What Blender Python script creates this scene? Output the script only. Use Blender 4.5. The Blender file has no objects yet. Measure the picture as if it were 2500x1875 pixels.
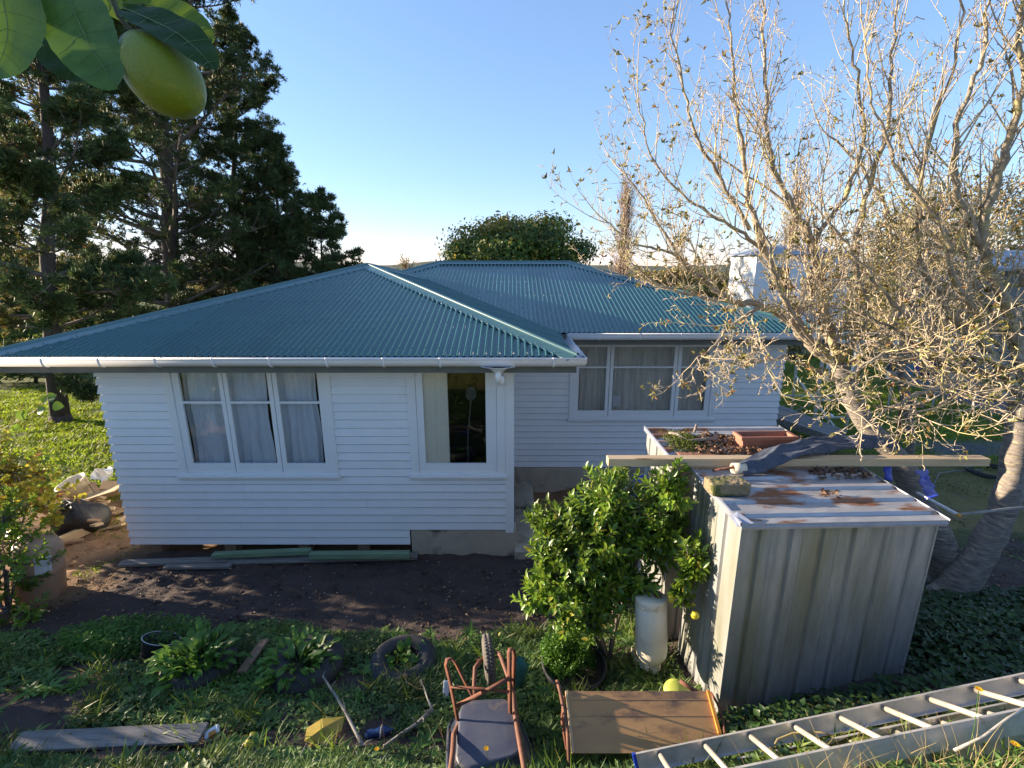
import bpy, math, random
import numpy as np
from mathutils import Vector, Matrix, noise as mnoise
random.seed(7); np.random.seed(7)
RNG = np.random.RandomState(11)
S = bpy.context.scene
COL = S.collection
# ---------------------------------------------------------------- camera, sky, sun, exposure
FPX = 1155.0; PITCH = math.atan(1155/4662); CP, SP = math.cos(PITCH), math.sin(PITCH)
cam_d = bpy.data.cameras.new('camera'); cam = bpy.data.objects.new('camera', cam_d); COL.objects.link(cam)
cam_d.sensor_width = 36; cam_d.lens = FPX/2500*36; cam_d.clip_start = 0.05; cam_d.clip_end = 3000
cam.location = (0, 0, 0); cam.rotation_euler = (math.pi/2-PITCH, 0, 0)
S.camera = cam
SUN_EL = math.radians(11); SUN_AZ = math.radians(13.5)        # azimuth: behind the -X axis
to_sun = Vector((-math.cos(SUN_AZ)*math.cos(SUN_EL), math.sin(SUN_AZ)*math.cos(SUN_EL), math.sin(SUN_EL)))
sun_d = bpy.data.lights.new('sun', 'SUN'); sun = bpy.data.objects.new('sun', sun_d); COL.objects.link(sun)
sun_d.energy = 4.2; sun_d.angle = math.radians(0.55); sun_d.color = (1.0, 0.82, 0.60)
sun.location = (-20, 5, 12); sun.rotation_euler = to_sun.to_track_quat('Z', 'Y').to_euler()
world = bpy.data.worlds.new('World'); S.world = world; world.use_nodes = True
wn = world.node_tree.nodes; wl = world.node_tree.links; wn.clear()
sky = wn.new('ShaderNodeTexSky'); sky.sky_type = 'NISHITA'; sky.sun_disc = False
sky.sun_elevation = SUN_EL
sky.sun_rotation = math.atan2(to_sun.x, to_sun.y)
sky.air_density = 1.0; sky.dust_density = 0.0; sky.ozone_density = 6.8
tc = wn.new('ShaderNodeTexCoord'); sx = wn.new('ShaderNodeSeparateXYZ'); wl.new(tc.outputs['Generated'], sx.inputs[0])
def wmath(op, a, b=None):
    n = wn.new('ShaderNodeMath'); n.operation = op
    for i, v in enumerate((a, b)):
        if v is None: continue
        if isinstance(v, (int, float)): n.inputs[i].default_value = v
        else: wl.new(v, n.inputs[i])
    return n.outputs[0]
# a few small low clouds (direction-based ellipses broken up with noise)
az = wmath('DIVIDE', sx.outputs[0], sx.outputs[1]); el = wmath('DIVIDE', sx.outputs[2], sx.outputs[1])
nz = wn.new('ShaderNodeTexNoise'); nz.inputs['Scale'].default_value = 38; nz.inputs['Detail'].default_value = 5
mp = wn.new('ShaderNodeMapping'); mp.inputs['Scale'].default_value = (1, 1, 3.2); wl.new(tc.outputs['Generated'], mp.inputs[0]); wl.new(mp.outputs[0], nz.inputs['Vector'])
acc = None
for (ca, ce, ra, re_) in ((-.238, .030, .030, .0065), (-.168, .020, .036, .0075), (.10, .012, .06, .010), (-.30, .033, .010, .004), (.215, .016, .05, .012), (-1.3, .05, .3, .03), (-.62, .02, .2, .018), (1.2, .03, .3, .02)):
    dx = wmath('DIVIDE', wmath('SUBTRACT', az, ca), ra); dz = wmath('DIVIDE', wmath('SUBTRACT', el, ce), re_)
    r2 = wmath('ADD', wmath('MULTIPLY', dx, dx), wmath('MULTIPLY', dz, dz))
    m = wmath('SUBTRACT', 1.15, r2)
    acc = m if acc is None else wmath('MAXIMUM', acc, m)
m = wmath('ADD', acc, wmath('MULTIPLY', wmath('SUBTRACT', nz.outputs[0], .5), 3.0))
m = wmath('MULTIPLY', m, wmath('GREATER_THAN', sx.outputs[1], 0.05))
mc = wn.new('ShaderNodeClamp'); wl.new(wmath('MULTIPLY', m, 1.3), mc.inputs[0])
mixc = wn.new('ShaderNodeMix'); mixc.data_type = 'RGBA'; wl.new(wmath('MULTIPLY', mc.outputs[0], .85), mixc.inputs['Factor'])
gm = wn.new('ShaderNodeGamma'); gm.inputs[1].default_value = .67; wl.new(sky.outputs[0], gm.inputs[0])
tint = wn.new('ShaderNodeMix'); tint.data_type = 'RGBA'; tint.blend_type = 'MULTIPLY'; tint.inputs['Factor'].default_value = 1; tint.inputs['B'].default_value = (1.33, .985, .93, 1); wl.new(gm.outputs[0], tint.inputs['A'])
wl.new(tint.outputs['Result'], mixc.inputs['A']); mixc.inputs['B'].default_value = (2.6, 2.4, 2.5, 1)
bg = wn.new('ShaderNodeBackground'); bg.inputs['Strength'].default_value = 0.15
wo = wn.new('ShaderNodeOutputWorld'); wl.new(mixc.outputs['Result'], bg.inputs[0]); wl.new(bg.outputs[0], wo.inputs[0])
S.view_settings.view_transform = 'Standard'; S.view_settings.look = 'None'
S.view_settings.exposure = 1.93; S.view_settings.gamma = 1; S.view_settings.use_curve_mapping = False
# ---------------------------------------------------------------- helpers
def W(u, v, Y=None, z=None, d=None):
    """a photo pixel (2500x1875) at a given distance Y, height z or depth d, as a point of the place"""
    x = (u-1250)/FPX; y = (937.5-v)/FPX
    r = Vector((x, CP+y*SP, -SP+y*CP))
    t = d if d is not None else (Y/r.y if Y is not None else z/r.z)
    return r*t
LY = [-30, 0, 1.2, 2.1, 2.6, 3.0, 3.6, 4.2, 4.9, 5.4, 5.9, 7.3, 12, 18, 30, 60, 120, 220, 400, 900]
LZ = [-1.2, -1.6, -2.25, -3.05, -3.5, -3.72, -3.85, -4.0, -4.25, -4.40, -4.45, -4.53, -4.85, -5.5, -7, -9, -9, -8, -5, -5]
RY = [-30, 0, 1.2, 1.7, 2.08, 2.45, 3.0, 3.8, 4.6, 5.6, 7, 14, 24, 40, 120, 220, 400, 900]
RZ = [-1.0, -1.5, -2.0, -2.42, -2.80, -3.06, -3.50, -3.62, -3.88, -4.2, -4.45, -4.3, -4.5, -6, -9, -8, -5, -5]
QY = [-30, 0, 1.2, 2, 2.5, 3.0, 3.5, 4.2, 5, 6.5, 8, 14, 24, 40, 120, 220, 400, 900]
QZ = [-.9, -1.3, -1.80, -2.42, -2.76, -2.95, -3.05, -3.35, -3.75, -4.1, -4.3, -4.3, -4.5, -6, -9, -8, -5, -5]
def sst(a, b, x):
    t = np.clip((np.asarray(x, float)-a)/(b-a), 0, 1); return t*t*(3-2*t)
def G(x, y):
    x = np.asarray(x, float); y = np.asarray(y, float)
    l = np.interp(y, LY, LZ); r = np.interp(y, RY, RZ); q = np.interp(y, QY, QZ)
    a = sst(.45, 2.0, x); b = sst(1.2, 4.0, x)
    z = l*(1-a)+r*a; z = z*(1-b)+q*b
    near = np.exp(-((y-5)/9)**2)
    z = z + .75*np.exp(-(((x-12.8)/3.2)**2+((y-18.6)/1.8)**2)) + .018*np.sin(x*2.3+y*1.1)*np.cos(y*3.1-x*.7) + .012*np.sin(x*6.1+1)*np.sin(y*5.3)*near
    return z + .5*(1-near)*np.sin(x*.05)*np.cos(y*.06)*sst(14, 40, y)
def g(x, y): return float(G(x, y))
def WG(u, v, up=0):
    """a photo pixel dropped on the ground"""
    x = (u-1250)/FPX; y = (937.5-v)/FPX; r = Vector((x, CP+y*SP, -SP+y*CP))
    lo = 1.0
    t = 1.0
    while t < 60:
        p = r*t
        if p.z < g(p.x, p.y): break
        t += .04
    a, b = t-.04, t
    for _ in range(20):
        m_ = (a+b)/2; p = r*m_
        if p.z < g(p.x, p.y): b = m_
        else: a = m_
    p = r*b; p.z = g(p.x, p.y)+up; return p
ORG = {}
def _link(o, parent):
    COL.objects.link(o)
    if parent is not None: o.parent = parent
def tag(o, label=None, cat=None, group=None, kind=None):
    if label: o['label'] = label
    if cat: o['category'] = cat
    if group: o['group'] = group
    if kind: o['kind'] = kind
    return o
def thing(name, label, cat, loc=(0, 0, 0), group=None):
    o = bpy.data.objects.new(name, None); o.empty_display_size = .1; o.location = loc; COL.objects.link(o)
    ORG[o.name] = Vector(loc); tag(o, label, cat, group); return o
def np_mesh(name, V, F, mat, parent=None, smooth=False, org=None, mats=None, fmat=None):
    V = np.asarray(V, float).reshape(-1, 3)
    if org is None: org = ORG[parent.name] if parent is not None else (V.mean(0) if len(V) else (0, 0, 0))
    org = Vector([float(q) for q in org])
    me = bpy.data.meshes.new(name)
    V = V-np.array(org)
    if isinstance(F, np.ndarray):
        k = F.shape[1]; n = len(F)
        me.vertices.add(len(V)); me.vertices.foreach_set('co', V.ravel())
        me.loops.add(n*k); me.loops.foreach_set('vertex_index', F.ravel().astype(np.int32))
        me.polygons.add(n); me.polygons.foreach_set('loop_start', np.arange(0, n*k, k, dtype=np.int32))
        me.update(calc_edges=True)
    else:
        me.from_pydata([tuple(v) for v in V], [], [tuple(f) for f in F]); me.update()
    if smooth: me.polygons.foreach_set('use_smooth', [True]*len(me.polygons))
    for m_ in (mats or [mat]): me.materials.append(m_)
    if fmat is not None: me.polygons.foreach_set('material_index', list(fmat))
    o = bpy.data.objects.new(name, me); _link(o, parent)
    if parent is None: o.location = org
    ORG[o.name] = org
    return o
class MB:
    def __init__(s): s.v = []; s.f = []; s.mi = []; s.cur = 0
    def add(s, vs, fs):
        b = len(s.v); s.v += [tuple(q) for q in vs]; s.f += [tuple(b+i for i in f) for f in fs]; s.mi += [s.cur]*len(fs); return s
    def box(s, a, b, M=None):
        (x0, y0, z0), (x1, y1, z1) = a, b
        vs = [Vector(p) for p in ((x0, y0, z0), (x1, y0, z0), (x1, y1, z0), (x0, y1, z0), (x0, y0, z1), (x1, y0, z1), (x1, y1, z1), (x0, y1, z1))]
        if M is not None: vs = [M @ p for p in vs]
        return s.add(vs, [(0, 3, 2, 1), (4, 5, 6, 7), (0, 1, 5, 4), (1, 2, 6, 5), (2, 3, 7, 6), (3, 0, 4, 7)])
    def bar(s, p, q, w, h, up=(0, 0, 1), taper=1):
        p, q = Vector(p), Vector(q); d = (q-p).normalized(); u = Vector(up); side = d.cross(u)
        if side.length < 1e-4: side = d.cross(Vector((1, 0, 0)))
        side.normalize(); u2 = side.cross(d)
        vs = []
        for c, k in ((p, 1), (q, taper)):
            for a, b in ((-1, -1), (1, -1), (1, 1), (-1, 1)): vs.append(c+side*(a*w/2*k)+u2*(b*h/2*k))
        return s.add(vs, [(0, 1, 2, 3), (7, 6, 5, 4), (0, 4, 5, 1), (1, 5, 6, 2), (2, 6, 7, 3), (3, 7, 4, 0)])
    def tube(s, pts, r, n=8, cap=True, flat=1.0):
        pts = [Vector(p) for p in pts]; m_ = len(pts)
        rs = r if hasattr(r, '__len__') else [r]*m_
        base = len(s.v); ref = None
        for i, p in enumerate(pts):
            d = (pts[min(i+1, m_-1)]-pts[max(i-1, 0)]).normalized()
            if ref is None: ref = d.cross(Vector((.13, .31, .94)))
            if ref.length < 1e-3: ref = d.cross(Vector((1, 0, 0)))
            a = (ref-d*ref.dot(d)).normalized(); ref = a; b = d.cross(a)
            for k in range(n):
                t = 2*math.pi*k/n; s.v.append(tuple(p+(a*math.cos(t)+b*math.sin(t)*flat)*rs[i]))
        for i in range(m_-1):
            for k in range(n):
                k2 = (k+1) % n; s.f.append((base+i*n+k, base+i*n+k2, base+(i+1)*n+k2, base+(i+1)*n+k)); s.mi.append(s.cur)
        if cap:
            s.f.append(tuple(base+k for k in reversed(range(n)))); s.mi.append(s.cur)
            s.f.append(tuple(base+(m_-1)*n+k for k in range(n))); s.mi.append(s.cur)
        return s
    def lathe(s, prof, M, n=24, cap=False):
        base = len(s.v)
        for (r, z) in prof:
            for k in range(n):
                t = 2*math.pi*k/n; s.v.append(tuple(M @ Vector((r*math.cos(t), r*math.sin(t), z))))
        for i in range(len(prof)-1):
            for k in range(n):
                k2 = (k+1) % n; s.f.append((base+i*n+k, base+i*n+k2, base+(i+1)*n+k2, base+(i+1)*n+k)); s.mi.append(s.cur)
        if cap:
            s.f.append(tuple(base+k for k in reversed(range(n)))); s.mi.append(s.cur)
            s.f.append(tuple(base+(len(prof)-1)*n+k for k in range(n))); s.mi.append(s.cur)
        return s
    def extrude(s, prof, p, q, side, up):
        """profile [(a,b)] swept from p to q, a along side, b along up"""
        p, q, side, up = Vector(p), Vector(q), Vector(side), Vector(up); n = len(prof); b = len(s.v)
        for c in (p, q):
            for (a, h) in prof: s.v.append(tuple(c+side*a+up*h))
        for k in range(n-1): s.f.append((b+k, b+k+1, b+n+k+1, b+n+k)); s.mi.append(s.cur)
        return s
    def build(s, name, m, parent=None, smooth=False, bevel=0, solid=0, mats=None, org=None):
        o = np_mesh(name, s.v, s.f, m, parent, smooth, org, mats, s.mi if mats else None)
        if solid:
            md = o.modifiers.new('solid', 'SOLIDIFY'); md.thickness = solid; md.offset = 0
        if bevel:
            md = o.modifiers.new('bevel', 'BEVEL'); md.width = bevel; md.segments = 2; md.limit_method = 'ANGLE'
        return o
def rotM(loc, rx=0, ry=0, rz=0):
    return Matrix.Translation(Vector(loc)) @ Matrix.Rotation(rz, 4, 'Z') @ Matrix.Rotation(ry, 4, 'Y') @ Matrix.Rotation(rx, 4, 'X')
def frame_along(p, q, up=(0, 0, 1)):
    """matrix with local z from p to q"""
    p, q = Vector(p), Vector(q); d = (q-p).normalized()
    return Matrix.Translation(p) @ d.to_track_quat('Z', 'Y').to_matrix().to_4x4()
def wobble(o, amp, sc, seed=0):
    me = o.data
    for v in me.vertices:
        c = (v.co+Vector((seed*3.1, seed, 0)))*sc
        v.co += mnoise.noise_vector(c)*amp
def batch_tubes(P0, P1, R0, R1, n=3):
    P0, P1 = np.asarray(P0, float), np.asarray(P1, float); R0, R1 = np.asarray(R0, float), np.asarray(R1, float)
    D = P1-P0; D /= (np.linalg.norm(D, axis=1, keepdims=True)+1e-9)
    ref = np.tile([.17, .29, .94], (len(D), 1)); bad = np.abs((D*ref).sum(1)) > .97; ref[bad] = [1, 0, 0]
    A = np.cross(D, ref); A /= np.linalg.norm(A, axis=1, keepdims=True); B = np.cross(D, A)
    N = len(D); V = np.zeros((N, 2*n, 3))
    for k in range(n):
        t = 2*math.pi*k/n; o = A*math.cos(t)+B*math.sin(t)
        V[:, k] = P0+o*R0[:, None]; V[:, n+k] = P1+o*R1[:, None]
    F = np.array([(k, (k+1) % n, n+(k+1) % n, n+k) for k in range(n)])
    F = (F[None]+(np.arange(N)*2*n)[:, None, None]).reshape(-1, 4)
    return V.reshape(-1, 3), F
def unit(a): return a/(np.linalg.norm(a, axis=-1, keepdims=True)+1e-9)
def batch_leaves(P, D, Nn, L, Wd, fold=.2, curl=.25, lod=1):
    P, D, Nn = np.asarray(P, float), unit(np.asarray(D, float)), np.asarray(Nn, float)
    N = len(P); L = np.broadcast_to(np.asarray(L, float), (N,))[:, None]; Wd = np.broadcast_to(np.asarray(Wd, float), (N,))[:, None]
    Sd = unit(np.cross(D, Nn)); U = np.cross(Sd, D)
    if lod == 0:
        V = np.stack([P, P+D*L*.45+Sd*Wd/2, P+D*L-U*L*curl*.6, P+D*L*.45-Sd*Wd/2], 1)
        F = np.array([(0, 1, 2, 3)]); k = 4
        F = (F[None]+(np.arange(N)*k)[:, None, None]).reshape(-1, 4)
        return V.reshape(-1, 3), F
    if lod == 1:
        V = np.stack([P, P+D*L*.42+Sd*Wd/2+U*Wd*fold, P+D*L-U*L*curl, P+D*L*.42-Sd*Wd/2+U*Wd*fold, P+D*L*.5-U*L*curl*.25], 1)
        F = np.array([(0, 1, 4), (1, 2, 4), (2, 3, 4), (3, 0, 4)]); k = 5
        F = (F[None]+(np.arange(N)*k)[:, None, None]).reshape(-1, 3)
        return V.reshape(-1, 3), F
    def sec(t, w): 
        c = P+D*L*t-U*L*curl*t*t; return c+Sd*Wd*w/2+U*Wd*fold*w, c, c-Sd*Wd*w/2+U*Wd*fold*w
    a, b, c_ = sec(.2, .7), sec(.5, 1), sec(.78, .68); tip = P+D*L-U*L*curl
    V = np.stack([P, *a, *b, *c_, tip], 1)
    F = np.array([(0, 2, 1, 1), (0, 3, 2, 2), (1, 2, 5, 4), (2, 3, 6, 5), (4, 5, 8, 7), (5, 6, 9, 8), (7, 8, 10, 10), (8, 9, 10, 10)])
    T = []
    for q in F:
        q = list(q)
        if q[2] == q[3]: T.append(q[:3])
        else: T += [[q[0], q[1], q[2]], [q[0], q[2], q[3]]]
    F = np.array(T); k = 11
    F = (F[None]+(np.arange(N)*k)[:, None, None]).reshape(-1, 3)
    return V.reshape(-1, 3), F
# ---------------------------------------------------------------- materials
def _nt(name):
    m_ = bpy.data.materials.new(name); m_.use_nodes = True; nt = m_.node_tree; nt.nodes.clear()
    return m_, nt, nt.nodes, nt.links
def mat(name, c1, c2=None, scale=6, rough=.7, metal=0, bump=0, bscale=None, spec=.5, stretch=(1, 1, 1), c3=None, s3=1.5, t3=.55, w3=.08, detail=6, coat=0, rvar=.0, orv=0):
    m_, nt, N, L = _nt(name)
    out = N.new('ShaderNodeOutputMaterial'); b = N.new('ShaderNodeBsdfPrincipled'); L.new(b.outputs[0], out.inputs[0])
    geo = N.new('ShaderNodeNewGeometry'); mp_ = N.new('ShaderNodeMapping'); mp_.inputs['Scale'].default_value = stretch
    L.new(geo.outputs['Position'], mp_.inputs[0])
    b.inputs['Roughness'].default_value = rough; b.inputs['Metallic'].default_value = metal
    b.inputs['Specular IOR Level'].default_value = spec
    if coat: b.inputs['Coat Weight'].default_value = coat; b.inputs['Coat Roughness'].default_value = .15
    def noise(sc, det=detail):
        n = N.new('ShaderNodeTexNoise'); n.inputs['Scale'].default_value = sc; n.inputs['Detail'].default_value = det; n.inputs['Roughness'].default_value = .62
        L.new(mp_.outputs[0], n.inputs['Vector']); return n.outputs[0]
    col = None
    if c2 is not None:
        r = N.new('ShaderNodeMapRange'); r.inputs[1].default_value = .34; r.inputs[2].default_value = .66
        L.new(noise(scale), r.inputs[0])
        mx = N.new('ShaderNodeMix'); mx.data_type = 'RGBA'; mx.inputs['A'].default_value = (*c1, 1); mx.inputs['B'].default_value = (*c2, 1)
        L.new(r.outputs[0], mx.inputs['Factor']); col = mx.outputs['Result']
        if rvar:
            rr = N.new('ShaderNodeMapRange'); rr.inputs[3].default_value = max(0, rough-rvar); rr.inputs[4].default_value = min(1, rough+rvar)
            L.new(r.outputs[0], rr.inputs[0]); L.new(rr.outputs[0], b.inputs['Roughness'])
    if c3 is not None:
        r = N.new('ShaderNodeMapRange'); r.inputs[1].default_value = t3; r.inputs[2].default_value = t3+w3
        L.new(noise(s3), r.inputs[0])
        mx = N.new('ShaderNodeMix'); mx.data_type = 'RGBA'; L.new(r.outputs[0], mx.inputs['Factor'])
        if col is not None: L.new(col, mx.inputs['A'])
        else: mx.inputs['A'].default_value = (*c1, 1)
        mx.inputs['B'].default_value = (*c3, 1); col = mx.outputs['Result']
    if orv:
        oi = N.new('ShaderNodeObjectInfo'); hs = N.new('ShaderNodeHueSaturation'); r = N.new('ShaderNodeMapRange'); r.inputs[3].default_value = 1-orv; r.inputs[4].default_value = 1+orv
        L.new(oi.outputs['Random'], r.inputs[0]); L.new(r.outputs[0], hs.inputs['Value'])
        if col is not None: L.new(col, hs.inputs['Color'])
        else: hs.inputs['Color'].default_value = (*c1, 1)
        col = hs.outputs[0]
    if col is not None: L.new(col, b.inputs['Base Color'])
    else: b.inputs['Base Color'].default_value = (*c1, 1)
    if bump:
        bp = N.new('ShaderNodeBump'); bp.inputs['Strength'].default_value = 1; bp.inputs['Distance'].default_value = bump
        L.new(noise(bscale or scale*3), bp.inputs['Height']); L.new(bp.outputs[0], b.inputs['Normal'])
    return m_
def leafmat(name, c1, c2, c3=None, f3=.15, trans=.35, rough=.42, tcol=None, spec=.4):
    m_, nt, N, L = _nt(name)
    out = N.new('ShaderNodeOutputMaterial'); b = N.new('ShaderNodeBsdfPrincipled'); t = N.new('ShaderNodeBsdfTranslucent'); ms = N.new('ShaderNodeMixShader')
    geo = N.new('ShaderNodeNewGeometry')
    mx = N.new('ShaderNodeMix'); mx.data_type = 'RGBA'; mx.inputs['A'].default_value = (*c1, 1); mx.inputs['B'].default_value = (*c2, 1)
    L.new(geo.outputs['Random Per Island'], mx.inputs['Factor']); col = mx.outputs['Result']
    if c3 is not None:
        wnz = N.new('ShaderNodeTexWhiteNoise'); wnz.noise_dimensions = '1D'; L.new(geo.outputs['Random Per Island'], wnz.inputs['W'])
        lt = N.new('ShaderNodeMath'); lt.operation = 'LESS_THAN'; lt.inputs[1].default_value = f3; L.new(wnz.outputs['Value'], lt.inputs[0])
        m2 = N.new('ShaderNodeMix'); m2.data_type = 'RGBA'; L.new(lt.outputs[0], m2.inputs['Factor']); L.new(col, m2.inputs['A']); m2.inputs['B'].default_value = (*c3, 1); col = m2.outputs['Result']
    nzz = N.new('ShaderNodeTexNoise'); nzz.inputs['Scale'].default_value = 1.3; nzz.inputs['Detail'].default_value = 3; L.new(geo.outputs['Position'], nzz.inputs['Vector'])
    hs = N.new('ShaderNodeHueSaturation'); mr = N.new('ShaderNodeMapRange'); mr.inputs[1].default_value = .3; mr.inputs[2].default_value = .7; mr.inputs[3].default_value = .55; mr.inputs[4].default_value = 1.45
    L.new(nzz.outputs[0], mr.inputs[0]); L.new(mr.outputs[0], hs.inputs['Value']); L.new(col, hs.inputs['Color']); col = hs.outputs[0]
    L.new(col, b.inputs['Base Color']); b.inputs['Roughness'].default_value = rough; b.inputs['Specular IOR Level'].default_value = spec
    h2 = N.new('ShaderNodeHueSaturation'); h2.inputs['Value'].default_value = 1.5; h2.inputs['Hue'].default_value = .485; L.new(col, h2.inputs['Color']); L.new(h2.outputs[0], t.inputs['Color'])
    ms.inputs[0].default_value = trans; L.new(b.outputs[0], ms.inputs[1]); L.new(t.outputs[0], ms.inputs[2]); L.new(ms.outputs[0], out.inputs[0])
    return m_
def glassmat(name, tint=(.9, .93, .92), refl=.12):
    m_, nt, N, L = _nt(name)
    out = N.new('ShaderNodeOutputMaterial'); tr = N.new('ShaderNodeBsdfTransparent'); gl = N.new('ShaderNodeBsdfGlossy'); ms = N.new('ShaderNodeMixShader')
    tr.inputs[0].default_value = (*tint, 1); gl.inputs['Roughness'].default_value = .02
    lw = N.new('ShaderNodeLayerWeight'); lw.inputs['Blend'].default_value = .35
    ad = N.new('ShaderNodeMath'); ad.operation = 'MULTIPLY_ADD'; ad.inputs[1].default_value = .5; ad.inputs[2].default_value = refl*.4; L.new(lw.outputs['Fresnel'], ad.inputs[0])
    L.new(ad.outputs[0], ms.inputs[0]); L.new(tr.outputs[0], ms.inputs[1]); L.new(gl.outputs[0], ms.inputs[2]); L.new(ms.outputs[0], out.inputs[0])
    return m_
M = {}
M['paint'] = mat('white_paint', (.76, .775, .80), (.80, .81, .825), 5, rough=.42, bump=.0012, bscale=60, c3=(.72, .73, .72), s3=2.2, t3=.62, w3=.15, orv=.025)
M['trim'] = mat('trim_paint', (.80, .81, .82), (.82, .83, .84), 5, rough=.35, bump=.0008, bscale=50)
M['pvc'] = mat('gutter_plastic', (.80, .81, .83), (.76, .77, .79), 3, rough=.25, coat=.2, c3=(.62, .62, .58), s3=4, t3=.66, w3=.12)
M['roof'] = mat('teal_roof_steel', (.026, .098, .098), (.036, .115, .112), 1.2, rough=.28, spec=.7, rvar=.06, c3=(.055, .13, .13), s3=9, t3=.64, w3=.12, orv=.09)
M['cap'] = mat('ridge_cap_steel', (.045, .12, .125), (.06, .135, .13), 2, rough=.27, spec=.8, coat=.2)
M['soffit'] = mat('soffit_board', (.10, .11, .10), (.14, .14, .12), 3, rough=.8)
M['concrete'] = mat('old_concrete', (.38, .32, .25), (.46, .40, .31), 3.5, rough=.95, bump=.012, bscale=18, c3=(.09, .07, .05), s3=2.3, t3=.55, w3=.15)
M['plaster'] = mat('interior_plaster', (.88, .80, .68), (.86, .77, .64), 2, rough=.8)
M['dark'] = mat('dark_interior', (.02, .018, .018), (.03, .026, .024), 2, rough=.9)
M['curtain'] = mat('grey_blue_curtain', (.70, .72, .78), (.80, .82, .88), 3, rough=.85, stretch=(3, 3, .6))
M['curtain2'] = mat('grey_brown_curtain', (.60, .56, .51), (.78, .74, .67), 3, rough=.85, stretch=(4, 4, .5))
M['glass'] = glassmat('window_glass', (.97, .98, .98), .08)
M['paper'] = mat('white_paper', (.75, .75, .76), (.55, .56, .6), 90, rough=.7, stretch=(.2, 1, 1))
M['zinc'] = mat('galvanised_steel', (.44, .445, .45), (.29, .30, .30), 9, rough=.45, metal=.4, bump=.0012, bscale=70, stretch=(1.3, 1.3, .22), c3=(.26, .26, .19), s3=2.2, t3=.46, w3=.2, rvar=.1)
M['zincroof'] = mat('weathered_zinc_roof', (.44, .44, .45), (.30, .30, .31), 5, rough=.5, metal=.3, bump=.001, bscale=40, stretch=(.5, 1.4, 1), c3=(.24, .105, .05), s3=2.3, t3=.53, w3=.05)
M['flash'] = mat('flashing_steel', (.46, .48, .54), (.33, .35, .42), 5, rough=.4, metal=.5)
M['rust'] = mat('rusty_steel', (.20, .065, .03), (.11, .045, .03), 22, rough=.85, bump=.001, bscale=90, c3=(.28, .13, .06), s3=9, t3=.6, w3=.08)
M['rusttube'] = mat('rusty_painted_tube', (.19, .075, .04), (.11, .045, .028), 14, rough=.75, bump=.0008, bscale=90, c3=(.34, .18, .08), s3=7, t3=.60, w3=.06)
M['wood'] = mat('fresh_timber', (.56, .42, .26), (.46, .33, .19), 7, rough=.75, bump=.001, bscale=30, stretch=(.4, 3, 3), c3=(.20, .11, .05), s3=6, t3=.64, w3=.05)
M['ply'] = mat('stained_plywood', (.42, .24, .10), (.36, .20, .085), 5, rough=.65, bump=.0006, bscale=60, stretch=(.6, 1.5, 1.5), c3=(.12, .075, .055), s3=2.6, t3=.54, w3=.10)
M['orange'] = mat('orange_edge_paint', (.62, .26, .03), (.5, .2, .03), 10, rough=.6)
M['oldwood'] = mat('weathered_grey_board', (.25, .235, .22), (.15, .14, .13), 6, rough=.9, bump=.003, bscale=30, stretch=(.4, 4, 4), c3=(.07, .06, .05), s3=4, t3=.6, w3=.08)
M['brownwood'] = mat('brown_offcut', (.30, .20, .13), (.22, .14, .09), 6, rough=.85, bump=.002, bscale=30, stretch=(1.5, 1.5, 1.5))
M['treated'] = mat('green_treated_timber', (.20, .30, .19), (.14, .22, .13), 6, rough=.85, bump=.001, bscale=40, stretch=(.4, 3, 3), c3=(.22, .22, .15), s3=5, t3=.6, w3=.1)
M['brick'] = mat('mossy_brick', (.26, .20, .12), (.17, .13, .07), 14, rough=.95, bump=.008, bscale=40, c3=(.09, .10, .025), s3=7, t3=.52, w3=.08)
M['terra'] = mat('terracotta', (.36, .155, .10), (.27, .115, .075), 8, rough=.75, bump=.001, bscale=60)
M['denim'] = mat('dark_blue_cloth', (.035, .045, .07), (.075, .09, .125), 10, rough=.85, bump=.004, bscale=30, c3=(.22, .24, .27), s3=4, t3=.60, w3=.12)
M['tarp'] = mat('blue_tarpaulin', (.015, .03, .32), (.02, .045, .42), 12, rough=.4, bump=.004, bscale=25)
M['moss'] = leafmat('green_moss', (.05, .075, .012), (.11, .13, .02), trans=.15, rough=.9)
M['litter'] = leafmat('dead_leaf_litter', (.10, .05, .03), (.20, .12, .07), (.30, .20, .12), .2, trans=.1, rough=.8)
M['whitepl'] = mat('cream_plastic', (.66, .60, .48), (.56, .50, .38), 4, rough=.4, c3=(.36, .30, .20), s3=6, t3=.6, w3=.1)
M['beige'] = mat('beige_plastic_drum', (.52, .33, .22), (.44, .28, .18), 4, rough=.5, c3=(.33, .22, .14), s3=5, t3=.6, w3=.1)
M['tyre'] = mat('black_rubber', (.022, .023, .026), (.04, .04, .042), 12, rough=.75, bump=.002, bscale=40, c3=(.09, .08, .07), s3=6, t3=.62, w3=.12)
M['tyredust'] = mat('dusty_rubber', (.075, .068, .065), (.13, .115, .10), 12, rough=.85, bump=.002, bscale=40)
M['soil'] = mat('potting_soil', (.022, .016, .013), (.045, .033, .026), 30, rough=1, bump=.02, bscale=40)
M['tub'] = mat('wheelbarrow_tub', (.045, .052, .085), (.07, .075, .10), 5, rough=.38, bump=.0008, bscale=40, c3=(.16, .13, .10), s3=3.5, t3=.58, w3=.12)
M['alu'] = mat('aluminium', (.64, .64, .65), (.48, .48, .50), 10, rough=.42, metal=.6, bump=.0006, bscale=90, c3=(.22, .21, .21), s3=8, t3=.62, w3=.12)
M['rung'] = mat('worn_aluminium_rung', (.58, .52, .43), (.44, .40, .34), 12, rough=.45, metal=.25)
M['blue'] = mat('blue_plastic', (.01, .04, .35), rough=.35)
M['lemon'] = mat('lemon_skin', (.55, .42, .02), (.42, .40, .03), 25, rough=.4, bump=.001, bscale=160)
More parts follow.
